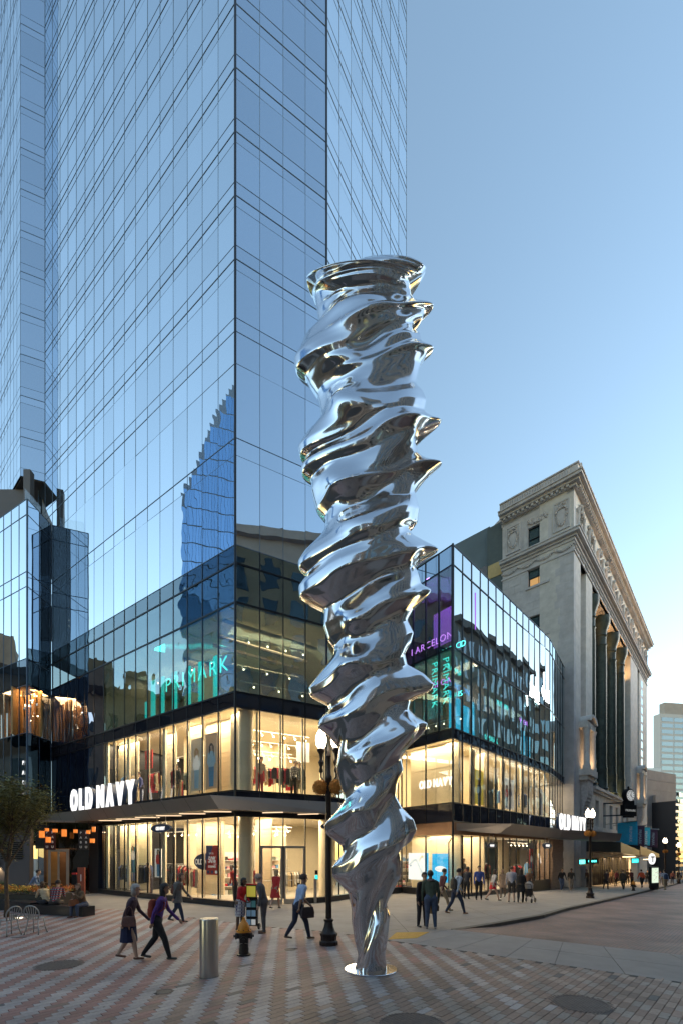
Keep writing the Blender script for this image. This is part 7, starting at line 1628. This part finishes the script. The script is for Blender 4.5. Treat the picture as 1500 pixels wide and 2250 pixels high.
rows_ = [
 (968, 2003, -70, 'blurred man in a maroon jacket walking behind the man in the dark suit', dict(top=(.10, .03, .035), bot=khaki, hair='brown', pose='walk', hgt=1.72)),
 (1000, 2010, -70, 'man in a pale blue shirt and jeans walking with a shoulder bag', dict(top=(.36, .42, .52), bot=djean, shoe=(.2, .09, .04), pose='walk', hgt=1.76, stride=.3)),
 (1024, 1976, -40, 'man in a white shirt and dark waistcoat by the mannequin window', dict(top=(.03, .03, .04), bot=(.015, .015, .02), hgt=1.72, skin='d')),
 (1051, 1978, 170, 'man in a royal blue shirt and black trousers facing the camera', dict(top=(.05, .09, .34), bot=(.015, .015, .02), hgt=1.80, skin='m')),
 (1081, 1980, -80, 'woman in a white top and short red skirt hurrying along', dict(top=(.5, .46, .45), bot=(.35, .22, .16), hgt=1.62, pose='walk', leg='bare', skirt=((.55, .03, .04), .26, .06, None), gender='f', hair='brown', hstyle='mid', stride=.3)),
 (1104, 1973, 150, 'woman in a beige patterned coat among the walkers', dict(top=(.38, .26, .18), bot=(.25, .18, .14), hgt=1.64, coat=((.38, .26, .18), .30), gender='f', hair='blond', hstyle='long', pose='walk', stride=.2)),
 (1123, 1983, -20, 'man from behind in a pale grey sweater and dark shorts', dict(top=(.36, .34, .38), bot=(.06, .05, .045), hgt=1.80, leg='short', build=1.15, hair='brown')),
 (1143, 1985, -30, 'woman in a long black coat pushing the stroller', dict(top=(.015, .012, .014), bot=(.012, .012, .012), hgt=1.68, coat=((.014, .012, .014), .34), gender='f', hair='dbrown', hstyle='long', pose='walk', stride=.24, arms=[((-.2, .16, -.26), (-.14, .40, -.36)), ((.2, .16, -.26), (.14, .40, -.36))])),
 (1160, 1972, -60, 'woman with fair hair and dark top just beyond the stroller', dict(top=(.10, .05, .03), bot=(.03, .03, .04), hgt=1.70, gender='f', hair='blond', hstyle='long')),
 (1233, 1959, 175, 'young man in a black jacket and jeans before the stone pier', dict(top=(.016, .014, .016), bot=jean, shoe=(.5, .48, .46), hgt=1.74, skin='m', pose='walk', stride=.12)),
 (1254, 1959, 160, 'young man in a dark jacket and khaki trousers before the stone pier', dict(top=(.03, .028, .026), bot=(.24, .19, .15), shoe=(.4, .4, .4), hgt=1.74, skin='d', pose='walk', stride=.14)),
 (1291, 1950, 100, 'person in brown half hidden behind the far lamp post', dict(top=(.18, .09, .05), bot=(.05, .04, .04), hgt=1.66)),
 (1330, 1955, -60, 'person in a red and black coat under the marquee', dict(top=(.10, .02, .02), bot=(.015, .012, .012), hgt=1.66, coat=((.03, .018, .018), .14), pose='walk', stride=.2)),
 (1343, 1944, 160, 'person in a tan jacket deeper under the marquee', dict(top=(.30, .20, .13), bot=(.10, .07, .06), hgt=1.70)),
 (1369, 1956, -20, 'person in a bulky olive coat walking away', dict(top=(.05, .04, .025), bot=(.015, .012, .012), hgt=1.68, coat=((.055, .042, .028), .18), build=1.15, pose='walk', stride=.16)),
 (1388, 1949, 20, 'person in a maroon coat next to the far hydrant', dict(top=(.10, .03, .03), bot=(.02, .018, .02), hgt=1.74, coat=((.10, .03, .03), .1))),
 (1410, 1952, -10, 'person in a bright orange jacket walking away beside the steel post', dict(top=(.60, .09, .03), bot=(.02, .018, .018), hgt=1.76, build=1.12, pose='walk', stride=.2)),
 (1461, 1957, -8, 'man in a pale blue shirt and khaki trousers walking away along the kerb', dict(top=(.30, .36, .50), bot=khaki, hgt=1.78, pose='walk', stride=.18)),
 (1452, 1945, -20, 'person in a blue top just left of the man with the backpack', dict(top=(.16, .18, .30), bot=(.25, .2, .16), hgt=1.70)),
 (1476, 1943, 170, 'person in a faded red top at the far right crowd', dict(top=(.30, .12, .10), bot=(.04, .04, .05), hgt=1.70)),
 (1489, 1939, 160, 'person in dark clothes at the far right crowd', dict(top=(.03, .03, .035), bot=(.03, .03, .03), hgt=1.74)),
 (1496, 1938, 170, 'person in a white shirt cut off by the right edge', dict(top=(.5, .5, .5), bot=(.05, .05, .07), hgt=1.74)),
 (1378, 1944, -20, 'person in a black jacket behind the olive coat', dict(top=(.02, .018, .02), bot=(.02, .018, .02), hgt=1.72)),
 (1421, 1943, 165, 'person in a dark grey top behind the orange jacket', dict(top=(.05, .05, .055), bot=(.03, .03, .03), hgt=1.72)),
 (1352, 1948, -160, 'person in pink and black between the tan jacket and the olive coat', dict(top=(.30, .08, .10), bot=(.02, .018, .02), hgt=1.66)),
]
for (px, py, fc, lb, kw) in rows_:
    kw = dict(kw); p, i = person(px, py, fc, lb, group=GW, detail=1 if px < 1200 else 0, **kw)
    if px == 1000: backpack(p, i, (.06, .05, .04), 'dark backpack on the man in the pale blue shirt')
    if px == 1461: backpack(p, i, (.03, .05, .11), 'navy backpack on the man walking along the kerb')
# people sitting at the left
a_, b_, nx_, ny_ = BENCH
sx, sy = ex(a_, b_, .93); p, i = person(0, 0, 165, 'woman in a brown coat and jeans sitting at the right end of the black bench', 1.64, 'sit', top=(.16, .10, .06), bot=(.06, .08, .14), shoe=(.14, .06, .03), skin='l', hair='brown', hstyle='long', loc=(sx+nx_*.22, sy+ny_*.22, 0), sitz=.36, gender='f', build=1.1, arms=[((-.2, .12, -.24), (-.05, .24, -.10)), ((.2, .12, -.24), (.04, .30, -.26))], lean=.07)
handbag(p, i, (0, .26, -.52), (.20, .08, .04), 'brown handbag on the lap of the seated woman in the brown coat', .36, .24)
pm = plaid('plaid_shirt', (.03, .035, .08), (.30, .30, .34), (.32, .05, .05), 11.)
sx, sy = ex(a_, b_, .34); person(0, 0, 15, 'man in a navy and red plaid shirt sitting with his back turned on the bench', 1.76, 'sit', bot=(.06, .05, .05), hair='dbrown', loc=(sx+nx_*.30, sy+ny_*.30, 0), sitz=.36, topm=pm, build=1.15, lean=.10)
sx, sy = ex(a_, b_, .17); person(0, 0, 60, 'person in a cream top sitting left of the plaid shirt', 1.64, 'sit', top=(.50, .42, .30), bot=(.03, .03, .04), hair='brown', hstyle='mid', loc=(sx+nx_*.34, sy+ny_*.34, 0), sitz=.36, lean=.10)
x, y = P(66, 21.5); person(0, 0, -70, 'man in a blue shirt sitting by the grey wall behind the flowers', 1.74, 'sit', top=(.14, .20, .34), bot=(.04, .04, .05), hair='dbrown', loc=(x, y, 0), sitz=.62, lean=.09)
o = empty('wall_stool', (x, y, 0), 0, 'dark stool under the man by the grey wall', 'stool'); mb = MB(); mb.lathe([(.16, 0), (.16, .03), (.04, .05), (.04, .54), (.19, .56), (.19, .60)], n=16); mb.build('stool_body', M['frame'], o, smooth='angle')
# stroller and literature cart
x, y = G(1161, 1984); r_ = empty('stroller', (x, y, g(x, y)), R(-40), 'dark stroller with a pale hood pushed by the woman in black', 'stroller')
mb = MB(); mb.lathe([(.20, .35), (.24, .55), (.22, .75)], n=14, sx=.8, sy=1.1); mb.build('seat', cloth((.03, .03, .035)), r_, smooth='angle'); mb = MB(); mb.lathe([(.235, .72), (.24, .85), (.19, .98), (.08, 1.05), (.01, 1.06)], n=16, sx=.85, sy=1.1); mb.build('hood', cloth((.42, .40, .38)), r_, smooth='angle')
mb = MB(); mb.tube([(-.2, -.35, .95), (.2, -.35, .95)], .014, 6); mb.tube([(-.2, -.35, .95), (-.2, .3, .12)], .013, 6); mb.tube([(.2, -.35, .95), (.2, .3, .12)], .013, 6); mb.tube([(-.2, .0, .5), (-.2, -.25, .12)], .013, 6); mb.tube([(.2, 0, .5), (.2, -.25, .12)], .013, 6); mb.build('push_frame', M['frame'], r_)
for (wx, wy) in ((-.22, .3), (.22, .3), (-.22, -.27), (.22, -.27)):
    mb = MB(); mb.lathe([(.02, -.02), (.11, -.02), (.12, 0), (.11, .02), (.02, .02)], n=16); w_ = mb.build('wheel', M['frame'], r_); w_.rotation_euler = (0, R(90), 0); w_.location = (wx, wy, .125)
x, y = G(553, 2044); r_ = empty('literature_cart', (x, y, 0), R(-8), 'wheeled black cart displaying magazines between the two talking people', 'cart')
mb = MB(); mb.box(-.17, .17, .02, .12, .12, 1.0); mb.build('case', M['frame'], r_)
for k, (z0, z1, m_) in enumerate(((1.0, 1.38, yel), (.68, .93, mat('print_teal', (.12, .35, .36), .5)), (.40, .64, lightblue), (.14, .36, whitem))):
    mb = MB(); mb.box(-.16, .16, -.03, .015, z0, z1); sh_ = mb.build('display_panel', M['frame'], r_)
    for c_ in range(2 if k else 1):
        mb = MB(); w = .13 if k else .28; x0 = (-.145+.155*c_) if k else -.14; mb.box(x0, x0+w, -.045, -.03, z0+.02, z1-.03); mb.build('magazine', m_ if (c_+k) % 2 == 0 else lightblue, sh_)
mb = MB(); mb.box(-.17, .17, -.02, .02, 1.38, 1.42); mb.build('red_header', redm, r_); mb = MB(); mb.tube([(-.12, .12, .9), (-.12, .2, 1.15), (.12, .2, 1.15), (.12, .12, .9)], .012, 6); mb.build('pull_handle', M['alu'], r_)
for s_ in (-1, 1): mb = MB(); mb.lathe([(.02, -.02), (.095, -.02), (.10, 0), (.095, .02), (.02, .02)], n=18); w_ = mb.build('wheel', M['frame'], r_); w_.rotation_euler = (0, R(90), 0); w_.location = (s_*.2, .12, .10)
# mannequins in the windows share one body
MANN = []
def mannequin(f, a, b, z, rz, label, topc, botc, plaidm=None):
    if not MANN or True:
        p, i = person(0, 0, 0, label, 1.72, 'stand', top=topc, bot=botc, hair='black', hstyle='none' if 0 else 'short', detail=0, loc=(*f.xy(a, b), z), topm=plaidm)
        p.name = 'mannequin'; p['category'] = 'mannequin'; p.rotation_euler = (0, 0, tang(f)+R(180+rz)); p['group'] = 'mannequins in the shop windows'
bwp = plaid('check_shirt', (.6, .6, .58), (.02, .02, .02), (.1, .1, .1), 12.)
mannequin(F2, 3.05, -.9, 5.1, 20, 'mannequin in a black and white checked shirt over the entrance', (.5, .5, .5), (.012, .012, .012), bwp)
mannequin(F2, 3.45, -1.1, 5.1, -20, 'mannequin in a grey green shirt beside the checked one', (.16, .18, .14), (.25, .2, .15))
mannequin(F2, 1.35, -.8, 5.1, 10, 'mannequin with a white hat behind the upper corner glass', (.5, .44, .36), (.35, .05, .05))
mannequin(F1, 4.75, -.5, 5.1, 10, 'mannequin in dark clothes in the middle upper window', (.02, .02, .02), (.25, .18, .1))
mannequin(G2, 1.9, -.9, .3, 15, 'mannequin in a gold and black patterned coat by the right-hand corner', (.45, .32, .08), (.03, .03, .03), plaid('gold_pattern', (.5, .35, .08), (.02, .02, .02), (.6, .55, .45), 7.))
mannequin(G2, 2.6, -.9, .3, -15, 'mannequin in white beside the patterned one', (.5, .46, .4), (.4, .05, .05))
mannequin(G2, 12.6, -.9, .2, 0, 'mannequin in white and red in the last right-hand window', (.5, .46, .4), (.3, .04, .04))

# more goods close to the glass, so that the windows read as full
extra = [(F1, 9.6, -.5, .03, 1.1, 1.7, (0, 3, 6), 'rack of navy and olive clothes in the leftmost ground floor window'), (F1, 3.9, -.7, .03, .8, 1.6, (2, 5, 5), 'short rack of red and tan clothes beside the plank screen'), (F1, 9.3, -.45, 5.06, 1.0, 1.7, (5, 6, 8), 'rack of tan clothes in the leftmost upper window'), (F1, 5.0, -.5, 5.06, .7, 1.6, (0, 4, 2), 'narrow rack of black coats near the middle upper glass'), (F2, .9, -2.6, 5.06, 1.3, 1.5, (2, 0, 1), 'rack of red and white clothes behind the round column'), (G2, 5.2, -.7, -.02, .9, 1.7, (5, 2, 0), 'rack of gold and red clothes near the glass of the right-hand shop'), (G2, 12.3, -.6, -.02, .9, 1.7, (2, 1, 8), 'rack of red and blue clothes near the last window'), (G2, 8.6, -1.0, 5.15, 1.2, 1.7, (0, 3, 8), 'rack of navy clothes in the middle of the right-hand upper floor')]
for i, (f, a, b, z, w, hh, p_, lb) in enumerate(extra): rack(f, a, b, z, w, hh, lb, p_, 300+i)
for i, (f, a0, a1, b, z0, z1, m_, lb, fc) in enumerate([(F1, 6.0, 6.6, -.35, 1.1, 2.6, whitem, 'tall narrow poster of a figure in red in the left ground floor windows', 1), (F1, 8.4, 9.0, -.35, 1.3, 2.7, mat('poster_teal', (.10, .35, .36), .6), 'teal poster with a figure, second window from the left', 1), (F1, 6.9, 7.6, -.4, 6.9, 7.9, redm, 'square red poster behind the last big letter', 0), (F2, 3.5, 4.2, -1.6, 7.0, 8.0, whitem, 'white square poster high over the entrance', 0), (G2, 11.9, 12.5, -.4, 1.0, 2.7, redm, 'dark red poster in the window right of the shop doors', 1)]):
    pr, w, h = poster(f, a1, a0, b, z0, z1, m_, lb)
    if fc: fig_print(pr, 0, .05, .8, [redm, whitem, bluem][i % 3], denim)
for i, (a, b, z, t, pl_) in enumerate(((.8, -.7, .1, (.5, .03, .03), 'mannequin in a red jacket at the building corner, ground floor'), (7.2, -.5, .1, (.02, .02, .025), 'mannequin in black on the ground floor behind the racks'), (3.6, -.9, 5.1, (.45, .4, .3), 'mannequin in a cream coat in the upper windows'), (8.2, -.6, 5.1, (.1, .12, .3), 'mannequin in blue in the upper left window'))):
    mannequin(F1, a, b, z, -20, pl_, t, (.05, .05, .07))
# gum spots and stains trodden into the paving
r2 = random.Random(99); mb = MB()
for k in range(260):
    x, y = r2.uniform(-9, 9), r2.uniform(5.5, 16)
    if not inside(x, y, plaza_poly): continue
    rr = r2.uniform(.008, .024); n = 7; mb.add([(x+rr*math.cos(t*2*math.pi/n)*r2.uniform(.7, 1.2), y+rr*math.sin(t*2*math.pi/n)*r2.uniform(.7, 1.2), .0068) for t in range(n)], [tuple(range(n))])
mb.build('gum_spot', mat('old_gum', (.07, .06, .058), .8, var=.2), plaza, kind='stuff')
